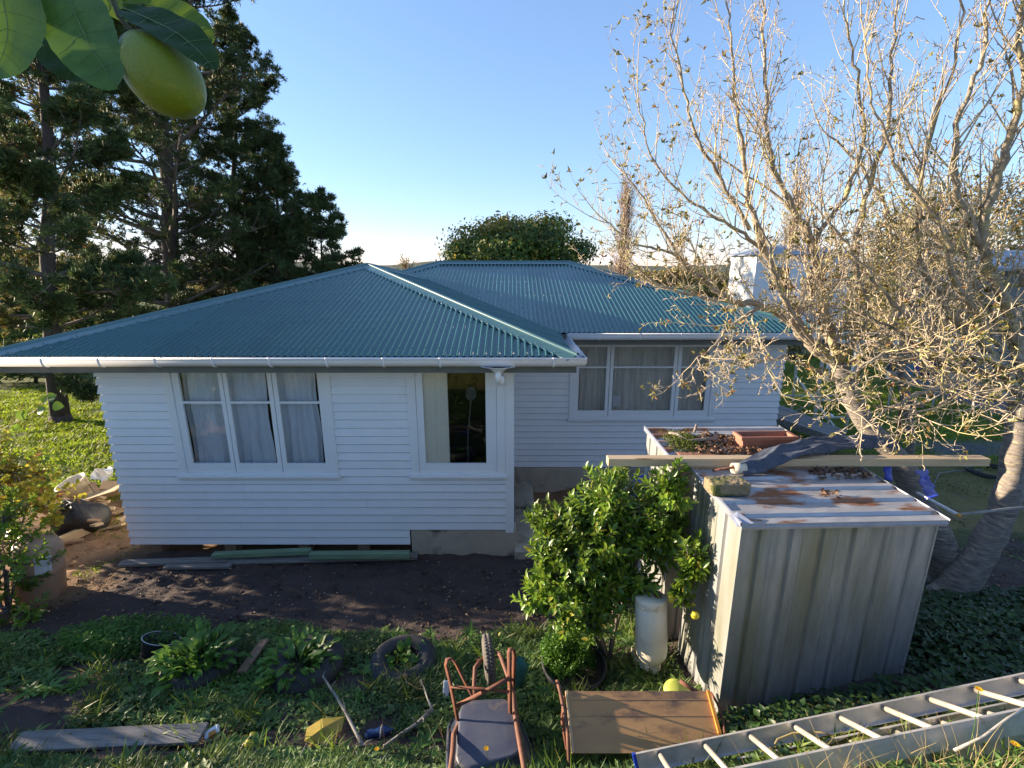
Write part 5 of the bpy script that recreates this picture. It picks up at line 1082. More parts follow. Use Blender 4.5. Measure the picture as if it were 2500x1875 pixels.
# ---------------------------------------------------------------- bare apple trees
def px(l): return [(W(u, v, y), r) for (u, v, y, r) in l]
def apple_tree(label, trunk, limbs, seed, dens=1.0, leafd=1.0, group='old apple trees right of the sheds', name='apple_tree', lenk=1.0):
    rnd = random.Random(seed); base = trunk[0][0]; t = thing(name, label, 'tree', tuple(base), group)
    tp = smooth_poly(trunk, 6, .006, rnd); mb = MB(); mb.tube([q[0] for q in tp], [q[1]*(1+.06*math.sin(i*1.3)) for i, q in enumerate(tp)], 18); mb.build('trunk', M['bark'], t, smooth=True)
    big = MB(); B = Br(); leaves_ = []
    UPV = Vector((0, 0, 1))
    lf = lambda p: (.8 if p.z < -.2 else (.45 if p.z < .5 else .12)) if p.x > 1.9 else .9
    def spur(p, d, L):
        q = path(rnd, p, d, L, 2, .35, Vector((0, 0, .05))); B.seg(q[0], q[1], .0042, .0036); B.seg(q[1], q[2], .0036, .0046 if rnd.random() < .5 else .002)
        if rnd.random() < .22*leafd*lf(p): leaves_.append((q[2], (q[2]-q[1])))
        
    def twig(p, d, L, r, lvl):
        n = max(3, int(L/.09)); up = (.13 if p.z > -.3 else .06) if lvl < 2 else .06
        q = path(rnd, p, d, L, n, .075 if p.z > -.3 else .12, Vector((0, 0, up)))
        for i in range(n): B.seg(q[i], q[i+1], r*(1-.8*i/n), r*(1-.8*(i+1)/n))
        if lvl < 2:
            k = 0
            for i in range(1, n):
                if rnd.random() < (.55 if q[i].z > .3 else .74)*dens: twig(q[i], side_dir(rnd, (q[i+1]-q[i]).normalized(), rnd.uniform(.5, 1.0)), L*rnd.uniform(.25, .55), max(r*.5, .0028), lvl+1)
        for i in range(1, n+1):
            if rnd.random() < (.35 if q[i].z > .3 else .7)*dens: spur(q[i], side_dir(rnd, (q[i]-q[i-1]).normalized(), rnd.uniform(.7, 1.3)), rnd.uniform(.025, .08))
        if rnd.random() < .42*leafd*lf(p): leaves_.append((q[-1], q[-1]-q[-2])); leaves_.append((q[-1], q[-1]-q[-2]))
    for limb, tv in limbs:
        lp = smooth_poly(limb, 6, .010, rnd); big.tube([q[0] for q in lp], [q[1]*.84*(1+.10*math.sin(i*2.1)) for i, q in enumerate(lp)], 9)
        Lt = sum((lp[i+1][0]-lp[i][0]).length for i in range(len(lp)-1)); k = .12
        while k < Lt:
            p, d, r = polyr(lp, k/Lt); fr = k/Lt
            sd = side_dir(rnd, d, rnd.uniform(.5, 1.1)); sd = (sd+UPV*tv+Vector((0, -.1*rnd.random(), 0))).normalized()
            L_ = rnd.uniform(.40, 1.25)*lenk*(1.0-.3*fr)
            twig(p, sd, L_, max(r*.38, .005) if r < .03 else rnd.uniform(.007, .011), 0)
            k += rnd.uniform(.07, .17)/dens
        e, d, r = polyr(lp, .999); twig(e, d, .6, r, 0)
    big.build('limbs', M['bark2'], t, smooth=True)
    V, F = batch_tubes(B.P0, B.P1, B.R0, B.R1, 4); o = np_mesh('twigs', V, F, M['twig'], t, smooth=True); tag(o, kind='stuff')
    if leaves_:
        P = []; D = []
        for p, d in leaves_:
            for _ in range(rnd.choice((1, 1, 2, 3))): P.append(tuple(p)); D.append(tuple(d.normalized()+Vector((rnd.gauss(0, .7), rnd.gauss(0, .7), rnd.gauss(-.1, .7)))))
        n = len(P); V, F = batch_leaves(P, D, RNG.normal(0, 1, (n, 3)), RNG.uniform(.035, .065, n), RNG.uniform(.016, .03, n), fold=.25, curl=.4, lod=1)
        o = np_mesh('leaves', V, F, M['appleleaf'], t); tag(o, kind='stuff')
    return len(B.P0), len(leaves_)
M['bark2'] = mat('pale_apple_limb', (.36, .30, .22), (.20, .165, .13), 9, rough=.88, bump=.007, bscale=22, stretch=(1, 1, 2.0), c3=(.48, .40, .17), s3=4, t3=.54, w3=.14)
base1 = W(2335, 1455, 4.55); base1.z = g(base1.x, base1.y)-.1
n1 = apple_tree('leaning old apple tree whose curved trunk rises behind the near shed towards the house roof', [(base1, .19)]+px([(2290, 1330, 4.65, .16), (2200, 1135, 4.9, .115), (2118, 1040, 5.0, .10), (2072, 950, 5.1, .095), (2046, 895, 5.15, .085)]), [
    (px([(2046, 895, 5.15, .07), (1985, 850, 5.1, .06), (1935, 790, 5.1, .05), (1860, 745, 5.0, .045), (1790, 735, 5.0, .035), (1700, 670, 5.0, .026), (1630, 590, 5.0, .018), (1580, 500, 5.1, .012), (1520, 420, 5.1, .008)]), .35),
    (px([(1985, 850, 5.1, .055), (1925, 740, 5.3, .05), (1870, 620, 5.4, .042), (1830, 500, 5.4, .034), (1815, 390, 5.4, .026), (1795, 240, 5.3, .018), (1780, 60, 5.2, .010), (1770, -60, 5.2, .006)]), .5),
    (px([(1830, 560, 5.4, .028), (1760, 440, 5.3, .022), (1700, 330, 5.2, .017), (1665, 200, 5.2, .012), (1640, 60, 5.1, .008)]), .5),
    (px([(2050, 900, 5.15, .06), (2010, 740, 5.2, .05), (1985, 600, 5.2, .042), (1935, 500, 5.1, .034), (1880, 380, 5.0, .026), (1868, 200, 5.0, .018), (1860, -40, 5.0, .009)]), .5),
    (px([(1985, 600, 5.2, .03), (2060, 480, 5.1, .026), (2110, 340, 5.0, .02), (2090, 180, 5.0, .014), (2060, 20, 4.9, .008)]), .5),
    (px([(2052, 880, 5.1, .05), (2110, 780, 4.9, .04), (2090, 620, 4.8, .032), (2120, 460, 4.8, .026), (2170, 300, 4.7, .02), (2180, 100, 4.7, .012), (2200, -60, 4.7, .006)]), .45),
    (px([(1860, 745, 5.0, .03), (1780, 800, 4.8, .018), (1740, 850, 4.6, .012), (1700, 875, 4.5, .006)]), .05),
    (px([(2046, 930, 5.1, .03), (1940, 880, 4.8, .018), (1860, 880, 4.7, .012), (1800, 900, 4.6, .007)]), .1),
    (px([(1790, 735, 5.0, .028), (1690, 720, 5.0, .02), (1600, 690, 5.1, .014), (1540, 640, 5.1, .009)]), .25),
    (px([(1720, 690, 5.0, .022), (1640, 620, 4.9, .016), (1560, 600, 4.9, .012), (1480, 540, 4.9, .007)]), .3),
    (px([(1935, 780, 5.2, .035), (1990, 690, 5.5, .03), (1960, 560, 5.6, .022), (1900, 480, 5.7, .016), (1750, 380, 5.7, .01)]), .4),
    (px([(2030, 880, 5.1, .03), (1960, 800, 4.8, .022), (1900, 700, 4.7, .018), (1860, 560, 4.7, .013), (1800, 460, 4.7, .008)]), .45),
    (px([(2046, 900, 5.1, .04), (2130, 850, 5.4, .03), (2200, 740, 5.5, .024), (2180, 600, 5.5, .018), (2150, 470, 5.5, .01)]), .35),
    (px([(1870, 620, 5.4, .03), (1800, 560, 5.2, .02), (1700, 500, 5.1, .015), (1600, 400, 5.1, .011), (1560, 260, 5.1, .007)]), .45),
], 21, .95, .7)
base2 = W(2300, 1470, 4.35); base2.z = g(base2.x, base2.y)-.1
n2 = apple_tree('thick trunked apple tree leaning out of the right edge beyond the near shed', [(base2, .20)]+px([(2360, 1400, 4.4, .15), (2430, 1290, 4.5, .125), (2468, 1170, 4.6, .11), (2485, 1040, 4.7, .105), (2500, 930, 4.8, .10)]), [
    (px([(2490, 960, 4.7, .06), (2420, 860, 4.7, .05), (2330, 780, 4.7, .042), (2260, 660, 4.7, .034), (2240, 500, 4.7, .026), (2270, 330, 4.7, .02), (2330, 150, 4.6, .013), (2350, -60, 4.6, .007)]), .45),
    (px([(2500, 930, 4.8, .08), (2460, 760, 4.7, .06), (2400, 600, 4.6, .05), (2440, 420, 4.5, .04), (2490, 250, 4.4, .03), (2490, 50, 4.3, .02), (2500, -80, 4.3, .01)]), .45),
    (px([(2400, 600, 4.6, .04), (2330, 450, 4.5, .032), (2340, 300, 4.4, .024), (2400, 130, 4.3, .016), (2420, -60, 4.3, .008)]), .45),
    (px([(2480, 980, 4.6, .05), (2380, 940, 4.4, .035), (2290, 950, 4.2, .026), (2200, 980, 4.0, .017), (2150, 1010, 3.9, .010)]), .1),
    (px([(2480, 980, 4.5, .04), (2400, 960, 4.2, .026), (2330, 970, 4.0, .018), (2270, 1000, 3.9, .010)]), .1),
    (px([(2470, 900, 4.6, .04), (2360, 860, 4.3, .03), (2230, 850, 4.2, .02), (2120, 880, 4.1, .013), (2040, 960, 4.1, .007)]), .15),
    (px([(2500, 800, 4.8, .05), (2440, 700, 5.2, .04), (2340, 620, 5.4, .03), (2200, 560, 5.5, .022), (2120, 430, 5.5, .016), (2010, 320, 5.4, .009)]), .4),
    (px([(2440, 840, 4.7, .04), (2340, 700, 4.5, .03), (2300, 560, 4.4, .024), (2200, 420, 4.4, .017), (2130, 250, 4.4, .01), (2110, 80, 4.4, .006)]), .4),
    (px([(2500, 700, 4.6, .05), (2540, 500, 4.6, .04), (2520, 300, 4.5, .03), (2560, 100, 4.4, .015)]), .4),
    
    (px([(2500, 900, 4.7, .05), (2420, 760, 4.9, .035), (2360, 650, 5.0, .028), (2400, 500, 5.0, .02), (2450, 350, 5.0, .012)]), .4),
    (px([(2480, 950, 4.7, .04), (2380, 900, 4.9, .03), (2280, 880, 5.0, .022), (2180, 800, 5.0, .016), (2080, 760, 5.0, .01)]), .2),
    (px([(2440, 870, 4.6, .04), (2330, 850, 4.6, .03), (2200, 760, 4.5, .022), (2100, 640, 4.5, .015), (2020, 540, 4.5, .01)]), .35),
], 33, .92, .7)
b3 = WG(2218, 1170, -.05)
n3 = apple_tree('slender apple tree with a straight trunk on the lawn between the two old ones', [(b3, .085)]+px([(2222, 1060, b3.y, .08), (2208, 950, b3.y-.1, .08), (2196, 880, b3.y-.2, .07)]), [
    (px([(2196, 880, b3.y-.2, .06), (2150, 800, b3.y-.4, .045), (2080, 730, b3.y-.5, .03), (2040, 600, b3.y-.5, .02), (2000, 450, b3.y-.5, .01)]), .4),
    (px([(2196, 880, b3.y-.2, .06), (2215, 760, b3.y-.2, .045), (2260, 640, b3.y-.2, .035), (2250, 480, b3.y-.2, .02), (2220, 330, b3.y, .01)]), .4),
    (px([(2200, 900, b3.y-.2, .05), (2280, 800, b3.y-.5, .035), (2350, 720, b3.y-.6, .025), (2390, 560, b3.y-.6, .012)]), .3),
    (px([(2196, 890, b3.y-.2, .05), (2120, 850, b3.y+.3, .035), (2050, 810, b3.y+.5, .025), (1960, 740, b3.y+.7, .012)]), .3),
], 41, .85, 1.3)
b4 = WG(2175, 1140, -.05)
mb = MB(); mb.tube([b4, W(2192, 1060, b4.y), W(2200, 1000, b4.y)], [.05, .04, .04], 10); simple('leaning_post', 'dark leaning stake beside the slender apple tree', 'stake', mb, M['rust'], smooth=True)
p = W(2235, 985, b3.y-.1); mb = MB(); mb.bar(p-Vector((.13, 0, -.02)), p+Vector((.16, .03, -.04)), .12, .10); simple('bird_table', 'small brown wooden shelf fixed to the slender apple trunk', 'shelf', mb, M['brownwood'])
# ---------------------------------------------------------------- pines
def pine(label, base, top, crown0, rad, seed, whorls, tuft=1.0, lean=None, m_='needle', litside=True, r0=.4, prof=lambda h: math.sin(math.pi*min(1, h*.8+.2))**.7*(1-h)**.35, asym=None):
    rnd = random.Random(seed); t = thing('pine_tree', label, 'tree', tuple(base), 'pine trees left of the house'); base = Vector(base); top = Vector(top); Ht = (top-base).length
    ax = [(base.lerp(top, k/10)+Vector((rnd.gauss(0, .08), rnd.gauss(0, .08), 0)) if 0 < k < 10 else base.lerp(top, k/10), r0*(1-.93*(k/10)**1.1)) for k in range(11)]
    mb = MB(); mb.tube([base+Vector((0, 0, -.3)), base+Vector((0, 0, .25))], [r0*1.5, r0*1.08], 14); mb.tube([q[0] for q in ax], [q[1] for q in ax], 14); mb.build('trunk', M['pinebark'], t, smooth=True)
    B = Br(); TP = []; TD = []
    for w in range(whorls):
        h = crown0+(1-crown0)*(w+rnd.random()*.7)/whorls; p, d, r = polyr(ax, min(h, .995)); hh = (h-crown0)/(1-crown0); nb = rnd.choice((4, 5, 6)); a0 = rnd.uniform(0, 6.28)
        for k in range(nb):
            a = a0+2*math.pi*k/nb+rnd.gauss(0, .2); L_ = rad*prof(hh)*rnd.uniform(.5, 1.2)
            if asym: L_ *= asym(a, hh)
            if L_ < .3: continue
            dd = Vector((math.cos(a), math.sin(a), .10+.55*hh+rnd.gauss(0, .1))); n = 7; q = path(rnd, p, dd, L_, n, .09, Vector((0, 0, .045))); rb = min(r*.35, .016*L_+.008)
            for i in range(n):
                B.seg(q[i], q[i+1], rb*(1-.85*i/n), rb*(1-.85*(i+1)/n))
                if i >= (2 if hh < .6 else 1):
                    for _ in range(4 if L_ > 2 else 2):
                        sd = side_dir(rnd, (q[i+1]-q[i]).normalized(), rnd.uniform(.5, 1.1)); sd.z = sd.z*.6+.12; sl = rnd.uniform(.25, .55)*L_*.45*(1.2-.6*i/n); qq = path(rnd, q[i].lerp(q[i+1], rnd.random()), sd, sl, 3, .15, Vector((0, 0, .10)))
                        for j in range(3): B.seg(qq[j], qq[j+1], rb*.25*(1-j/4)+.004, rb*.2*(1-j/3)+.003)
                        nt = int((6.5 if i < n-2 else 9)*tuft)
                        for m in range(nt):
                            f = rnd.uniform(.35, 1.05)*3; j = min(2, int(f)); c = qq[j].lerp(qq[j+1], f-j); TP.append(tuple(c+Vector((rnd.gauss(0, .10), rnd.gauss(0, .10), rnd.gauss(0, .07))))); TD.append(tuple((qq[j+1]-qq[j]).normalized()+Vector((0, 0, .4))))
            for m in range(int(10*tuft)): TP.append(tuple(q[-1]+Vector((rnd.gauss(0, .12), rnd.gauss(0, .12), rnd.gauss(0, .08))))); TD.append(tuple((q[-1]-q[-2]).normalized()+Vector((0, 0, .4))))
    V, F = batch_tubes(B.P0, B.P1, B.R0, B.R1, 4); o = np_mesh('branches', V, F, M['pinebranch'], t, smooth=True); tag(o, kind='stuff')
    TP = np.array(TP); TD = unit(np.array(TD)); r = np.random.RandomState(seed); K = 11; n = len(TP)
    P = np.repeat(TP, K, 0); D = np.repeat(TD, K, 0)*.75+r.normal(0, .55, (n*K, 3)); D = unit(D); L_ = r.uniform(.16, .30, n*K)
    V, F = batch_leaves(P, D, r.normal(0, 1, (n*K, 3)), L_, .030+.014*r.rand(n*K), lod=0, curl=.15)
    sel = None
    # sunlight painted in: needles on the sun side get a browner, lighter material
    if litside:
        litw = np.clip((base.x-.1*rad-TP[:, 0])/(rad)+r.normal(0, .35, n)-.02, 0, 1) > .35; msk = np.repeat(litw, K)
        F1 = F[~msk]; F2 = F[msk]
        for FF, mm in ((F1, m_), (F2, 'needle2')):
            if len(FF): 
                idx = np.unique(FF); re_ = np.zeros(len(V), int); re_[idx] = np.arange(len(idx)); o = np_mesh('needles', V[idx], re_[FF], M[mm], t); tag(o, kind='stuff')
    else: o = np_mesh('needles', V, F, M[m_], t); tag(o, kind='stuff')
    return n
M['pinebranch'] = mat('pine_branch_bark', (.20, .17, .15), (.12, .10, .09), 6, rough=.95)
bp = Vector((W(395, 650, 26).x, 26, g(-19.5, 26))); tpv = W(300, -560, 26)
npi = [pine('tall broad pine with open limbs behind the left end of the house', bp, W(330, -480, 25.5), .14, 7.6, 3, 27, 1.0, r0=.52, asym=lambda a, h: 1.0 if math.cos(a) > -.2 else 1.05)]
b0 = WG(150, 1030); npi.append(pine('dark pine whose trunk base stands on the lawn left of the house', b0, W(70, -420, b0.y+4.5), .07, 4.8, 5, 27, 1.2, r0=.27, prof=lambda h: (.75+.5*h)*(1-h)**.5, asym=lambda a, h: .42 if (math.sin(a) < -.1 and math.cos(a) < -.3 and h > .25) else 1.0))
b5 = Vector((W(655, 700, 28).x, 28, -7.5)); npi.append(pine('mid sized pine just right of the tall broad one', b5, W(668, 330, 28), .10, 4.5, 8, 24, .62, r0=.22, litside=False, prof=lambda h: (1-h)**.75+.04))
b6 = Vector((W(785, 700, 27).x, 27, -7.5)); npi.append(pine('small pine nearest the front roof peak', b6, W(778, 478, 27), .10, 3.3, 9, 19, .6, r0=.16, litside=False, prof=lambda h: (1-h)**.6+.05))
b7 = Vector((W(560, 700, 30).x, 30, -7.5)); npi.append(pine('tall narrow pine filling the right shoulder of the pine group', b7, W(560, 40, 30), .10, 5.2, 12, 28, .62, r0=.3, litside=False, prof=lambda h: (1-h)**.6+.05))
b8 = Vector((-33, 31, -6)); npi.append(pine('half hidden pine at the far left edge of the picture', b8, (-33, 31, 10), .1, 5.5, 14, 16, .9, r0=.3))
# ---------------------------------------------------------------- leafy trees
def leafy_tree(name, label, base, crown_c, rx, ry, rz_, n, ls, mat1, seed, blobs=18, m2=None, f2=.0, trunk_r=.2, group=None, cond=None):
    r = np.random.RandomState(seed); rnd = random.Random(seed); base = Vector(base); cc = Vector(crown_c); t = thing(name, label, 'tree' if 'tree' in name else 'bush', tuple(base), group)
    B = Br(); C = []
    mid = base.lerp(cc, .55); 
    if trunk_r: mb = MB(); mb.tube([base, base.lerp(mid, .5)+Vector((.05, 0, 0)), mid, cc], [trunk_r, trunk_r*.75, trunk_r*.6, trunk_r*.3], 10); mb.build('trunk', M['pinebark'], t, smooth=True)
    for i in range(blobs):
        v = unit(r.normal(0, 1, 3)); k = r.uniform(.45, 1)**.6; c = np.array(cc)+v*k*np.array((rx, ry, rz_))*.82; s = r.uniform(.22, .40); C.append((c, s))
        q = path(rnd, mid.lerp(cc, rnd.random()*.7), Vector(c)-mid, (Vector(c)-mid).length*.8, 4, .04, Vector())
        for j in range(4): B.seg(q[j], q[j+1], trunk_r*.3*(1-j/5)+.01, trunk_r*.3*(1-(j+1)/5)+.006)
    V, F = batch_tubes(B.P0, B.P1, B.R0, B.R1, 5); o = np_mesh('branches', V, F, M['pinebranch'], t); tag(o, kind='stuff')
    per = n//blobs; Ps = []; Ds = []; Ns = []
    for c, s in C:
        v = unit(r.normal(0, 1, (per, 3))); k = r.uniform(.3, 1, (per, 1))**.5; Ps.append(c+v*k*np.array((rx, ry, rz_*1.1))*s*(1+.25*r.normal(0, 1, (per, 1)))); Ns.append(unit(v+r.normal(0, .5, (per, 3))+[0, 0, .5])); Ds.append(np.cross(v, r.normal(0, 1, (per, 3)))+[0, 0, -.2])
    P, D, Nn = np.concatenate(Ps), np.concatenate(Ds), np.concatenate(Ns); m = len(P)
    V, F = batch_leaves(P, D, Nn, ls*r.uniform(.6, 1.2, m), ls*.5*r.uniform(.6, 1.2, m), lod=1 if m < 60000 else 0)
    if m2 is not None:
        k = 5 if m < 60000 else 4; w_ = cond(P, r); fl_ = np.repeat(w_, len(F)//m)
        for FF, mm in ((F[~fl_], mat1), (F[fl_], m2)):
            idx = np.unique(FF); re_ = np.zeros(len(V), int); re_[idx] = np.arange(len(idx)); o = np_mesh('foliage', V[idx], re_[FF], M[mm], t); tag(o, kind='stuff')
    else: o = np_mesh('foliage', V, F, M[mat1], t); tag(o, kind='stuff')
    return t
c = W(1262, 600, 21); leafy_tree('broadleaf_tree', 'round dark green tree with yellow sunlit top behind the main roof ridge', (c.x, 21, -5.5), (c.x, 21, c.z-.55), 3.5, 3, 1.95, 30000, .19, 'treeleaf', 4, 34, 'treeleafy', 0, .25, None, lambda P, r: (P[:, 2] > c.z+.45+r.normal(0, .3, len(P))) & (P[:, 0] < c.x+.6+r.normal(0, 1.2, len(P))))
c2 = W(1120, 640, 22); leafy_tree('broadleaf_tree', 'smaller dark tree at the left of the round one behind the main roof', (c2.x, 22, -5.5), (c2.x, 22, c2.z-.6), 1.7, 1.5, 1.35, 7000, .17, 'treeleaf', 5, 14, trunk_r=.15)
for i, (u, v, y, rx, rz_, lab, mm) in enumerate([(2420, 640, 34, 7, 4.2, 'olive brown bushy tree beyond the right lawn near the picture edge', 'olive'), (2370, 560, 40, 10, 4.6, 'large sunlit olive tree mass on the rise behind the right apple tree', 'olive'), (1700, 700, 46, 8, 2.0, 'distant tawny bushes right of the main roof ridge', 'olive'), (2250, 720, 38, 7, 4.2, 'olive brown bush mass beyond the pergola', 'olive'), (2080, 790, 32, 5, 2.2, 'low tawny bush behind the trestle frame', 'olive'), (1990, 860, 22, 3.2, 1.2, 'rusty brown hedge bush beyond the right corner of the house', 'olive'), (2560, 760, 26, 5, 3, 'green bush at the right edge behind the thick apple tree', 'treeleaf'), (30, 760, 40, 6, 4, 'dull green bush far behind the left pines', 'olive'), (600, 700, 48, 9, 2.6, 'distant olive bush under the mid sized pine', 'olive'), (70, 860, 27, 6, 1.6, 'dark low bush beyond the lawn behind the leftmost pine trunk', 'treeleaf'), (-60, 800, 34, 8, 3.2, 'tall dull bush beyond the lawn at the left edge', 'olive'), (240, 830, 36, 6, 2.4, 'dark bush beyond the lawn just left of the house corner', 'treeleaf'), (300, 730, 44, 9, 3.0, 'distant dark bush line behind the tall broad pine', 'treeleaf')]):
    c = W(u, v, y); leafy_tree('bush', lab, (c.x, y, g(c.x, y)), (c.x, y, c.z), rx, 2.5, rz_, 9000, .03*y**.62, mm, 60+i, 22, trunk_r=.1)
def bare_tree(name, label, base, h, w, n, seed, r=.02, group=None, taper=True, leafm=None):
    rnd = random.Random(seed); base = Vector(base); t = thing(name, label, 'tree', tuple(base), group); mb = MB(); mb.tube([base, base+Vector((0, 0, h*.5)), base+Vector((0, 0, h))], [r*8, r*4, r], 8); mb.build('trunk', M['poplar'], t); B = Br()
    for i in range(n):
        k = rnd.uniform(.04, .9); p = base+Vector((0, 0, h*k)); a = rnd.uniform(0, 6.28); L_ = h*rnd.uniform(.12, .3)*(1.1-k*.6); sp_ = w/(h*.18); d = Vector((math.cos(a)*sp_*.55, math.sin(a)*sp_*.55, 1)); q = path(rnd, p, d, L_, 4, .08, Vector((0, 0, .12)))
        for j in range(4): B.seg(q[j], q[j+1], r*(1.3-.25*j), r*(1.05-.25*j))
        for _ in range(5):
            j = rnd.randrange(0, 4); qq = path(rnd, q[j], side_dir(rnd, (q[j+1]-q[j]).normalized(), .45), L_*.45, 2, .1, Vector((0, 0, .1)))
            for m in range(2): B.seg(qq[m], qq[m+1], r*.7, r*.35)
    V, F = batch_tubes(B.P0, B.P1, B.R0, B.R1, 3); o = np_mesh('branches', V, F, M['poplar'], t); tag(o, kind='stuff')
    if leafm:
        n = 900; i = RNG.randint(0, len(B.P1), n); P = np.array(B.P1)[i]; V, F = batch_leaves(P, RNG.normal(0, 1, (n, 3)), RNG.normal(0, 1, (n, 3)), .16, .1, lod=0); o = np_mesh('foliage', V, F, M[leafm], t); tag(o, kind='stuff')
c = W(1532, 430, 45); bare_tree('poplar_tree', 'tall bare columnar poplar behind the right end of the main roof', (c.x, 45, -9), c.z+9, 1.5, 300, 3, .03, 'bare poplars far behind')
c = W(1955, 440, 48); bare_tree('poplar_tree', 'bare columnar poplar behind the upper apple branches', (c.x, 48, -9), c.z+9, 1.6, 300, 4, .03, 'bare poplars far behind')
c = W(992, 628, 38); bare_tree('small_tree', 'small pale sparse tree showing in the dip between the two roofs', (c.x, 38, -7), c.z+7, 1.5, 110, 5, .03, None, True, 'treeleafy')
# ---------------------------------------------------------------- citrus bush by the shed
def shoot_bush(name, label, base, centers, nshoot, lps, L, Wd, m_, seed, cat='bush', outc=None, young=.12, stem=True, keep=None, ym='citrus2', droop=.1, group=None):
    r = np.random.RandomState(seed); rnd = random.Random(seed); base = Vector(base); t = thing(name, label, cat, tuple(base), group); B = Br(); P = []; D = []; Nn = []; Y = []
    tot = sum(c[1][0]*c[1][2] for c in centers)
    for (c, rad) in centers:
        c = Vector(c); k = int(nshoot*rad[0]*rad[2]/tot)
        if stem and rad[0] > .29: 
            q = path(rnd, base, c-base, (c-base).length, 5, .08, Vector())
            for j in range(5): B.seg(q[j], q[j+1], .022-.003*j, .019-.003*j)
        for i in range(k):
            v = Vector(unit(r.normal(0, 1, 3))); kk = rnd.uniform(.2, 1)**.5*rnd.uniform(.85, 1.25); tip = c+Vector((v.x*rad[0], v.y*rad[1], v.z*rad[2]))*kk
            if keep and not keep(tip): continue
            d = (tip-c).normalized()*.8+Vector((0, 0, .45)); d.normalize(); st = tip-d*.16; B.seg(c.lerp(st, .35), st, .006, .005); B.seg(st, tip, .005, .003)
            yo = rnd.random() < young
            for j in range(lps):
                f = j/(lps-1); a = j*2.4+rnd.random(); s = d.cross(Vector((.3, .5, .8))).normalized(); b = d.cross(s); rd = s*math.cos(a)+b*math.sin(a); dir_ = d*(.15+.9*f)+rd*(1.05-.55*f)+Vector((0, 0, -droop*(1-f))); P.append(tuple(st.lerp(tip, f))); D.append(tuple(dir_)); Nn.append(tuple(d*(1.1-f*.5)-rd*.1+Vector((rnd.gauss(0, .25), rnd.gauss(0, .25), .35)))); Y.append(yo and f > .4)
    P, D, Nn, Y = np.array(P), np.array(D), np.array(Nn), np.array(Y); n = len(P)
    V, F = batch_leaves(P, D, Nn, L*r.uniform(.7, 1.15, n), Wd*r.uniform(.8, 1.15, n), fold=.22, curl=.22, lod=2)
    fl_ = np.repeat(Y, len(F)//n)
    for FF, mm in ((F[~fl_], m_), (F[fl_], ym)):
        if len(FF) == 0: continue
        idx = np.unique(FF); re_ = np.zeros(len(V), int); re_[idx] = np.arange(len(idx)); o = np_mesh('foliage', V[idx], re_[FF], M[mm], t, smooth=False); tag(o, kind='stuff')
    V, F = batch_tubes(B.P0, B.P1, B.R0, B.R1, 5); o = np_mesh('stems', V, F, M['pinebranch'], t); tag(o, kind='stuff'); return t, n
cb = Vector((.98, 3.95, g(.98, 3.95)))
cit, nc = shoot_bush('citrus_bush', 'glossy green citrus bush growing against the left wall of the near shed', cb, [
    (W(1440, 1330, 3.95), (.52, .42, .50)), (W(1380, 1420, 3.75), (.36, .36, .34)), (W(1530, 1240, 4.1), (.42, .36, .34)), (W(1500, 1160, 4.25), (.14, .14, .22)), (W(1640, 1190, 3.72), (.24, .18, .24)), (W(1620, 1300, 3.75), (.26, .2, .34)), (W(1690, 1380, 3.45), (.15, .13, .26)), (W(1500, 1440, 3.7), (.34, .25, .22)), (W(1450, 1510, 3.55), (.24, .2, .16)), (W(1400, 1470, 3.65), (.30, .25, .22)), (W(1340, 1370, 3.85), (.22, .2, .2)), (W(1668, 1450, 3.40), (.10, .08, .12)), (W(1570, 1300, 3.85), (.30, .25, .36)), (W(1560, 1420, 3.62), (.22, .14, .12)), (W(1480, 1220, 4.0), (.3, .3, .3)), (W(1330, 1270, 4.1), (.2, .2, .2)), (W(1320, 1450, 3.75), (.22, .2, .16)), (W(1400, 1270, 4.1), (.25, .25, .22))],
    860, 13, .09, .036, 'citrus', 17, young=.3)
for (u, v, y, lab) in ((1640, 1462, 3.42, 'small yellow orange fruit low on the citrus bush beside the cylinder'), (1697, 1502, 3.3, 'half hidden yellow fruit at the lowest right twig of the citrus bush')):
    mb = MB(); mb.lathe([(.001, -.034), (.016, -.03), (.03, -.016), (.034, 0), (.03, .016), (.016, .03), (.001, .034)], Matrix.Translation(W(u, v, y)), 16); simple('citrus_fruit', lab, 'fruit', mb, M['lemon'], smooth=True)
# left foreground bushes
lb = WG(20, 1500)
shoot_bush('citrus_bush', 'dark citrus bush with lime green shoots at the left edge in front of the drum', lb, [(W(20, 1380, lb.y+.1), (.42, .45, .45)), (W(60, 1300, lb.y+.5), (.35, .35, .28)), (W(5, 1250, lb.y+.3), (.4, .4, .35)), (W(40, 1480, lb.y-.2), (.35, .4, .25)), (W(-140, 1350, lb.y+.1), (.7, .6, .7)), (W(-260, 1200, lb.y), (.9, .9, .8))], 330, 11, .095, .042, 'citrus', 23, young=.3, keep=lambda p: True)
vb = WG(40, 1310)
shoot_bush('vine_bush', 'sprawling bush with yellowing round leaves at the left edge before the lawn', vb, [(W(30, 1150, vb.y), (.75, .5, .40)), (W(90, 1210, vb.y), (.55, .45, .35)), (W(-60, 1230, vb.y), (.7, .6, .55)), (W(130, 1250, vb.y-.2), (.28, .25, .18)), (W(-180, 1100, vb.y-.3), (.9, .8, .8))], 260, 8, .10, .085, 'yellowleaf', 29, young=.12, ym='citrus2', droop=.5)
# bushes further left, outside the frame edge, part of the same planting
shoot_bush('hedge_shrub', 'leafy hedge shrub continuing beyond the left edge of the picture', (-7.8, 4.7, -4.3), [((-7.9, 4.6, -3.5), (.9, .8, .8)), ((-7.4, 3.7, -3.2), (.9, .8, .8)), ((-6.6, 2.8, -2.9), (.9, .8, .75)), ((-8.2, 5.3, -3.6), (.7, .6, .7))], 420, 10, .13, .07, 'citrus', 31)
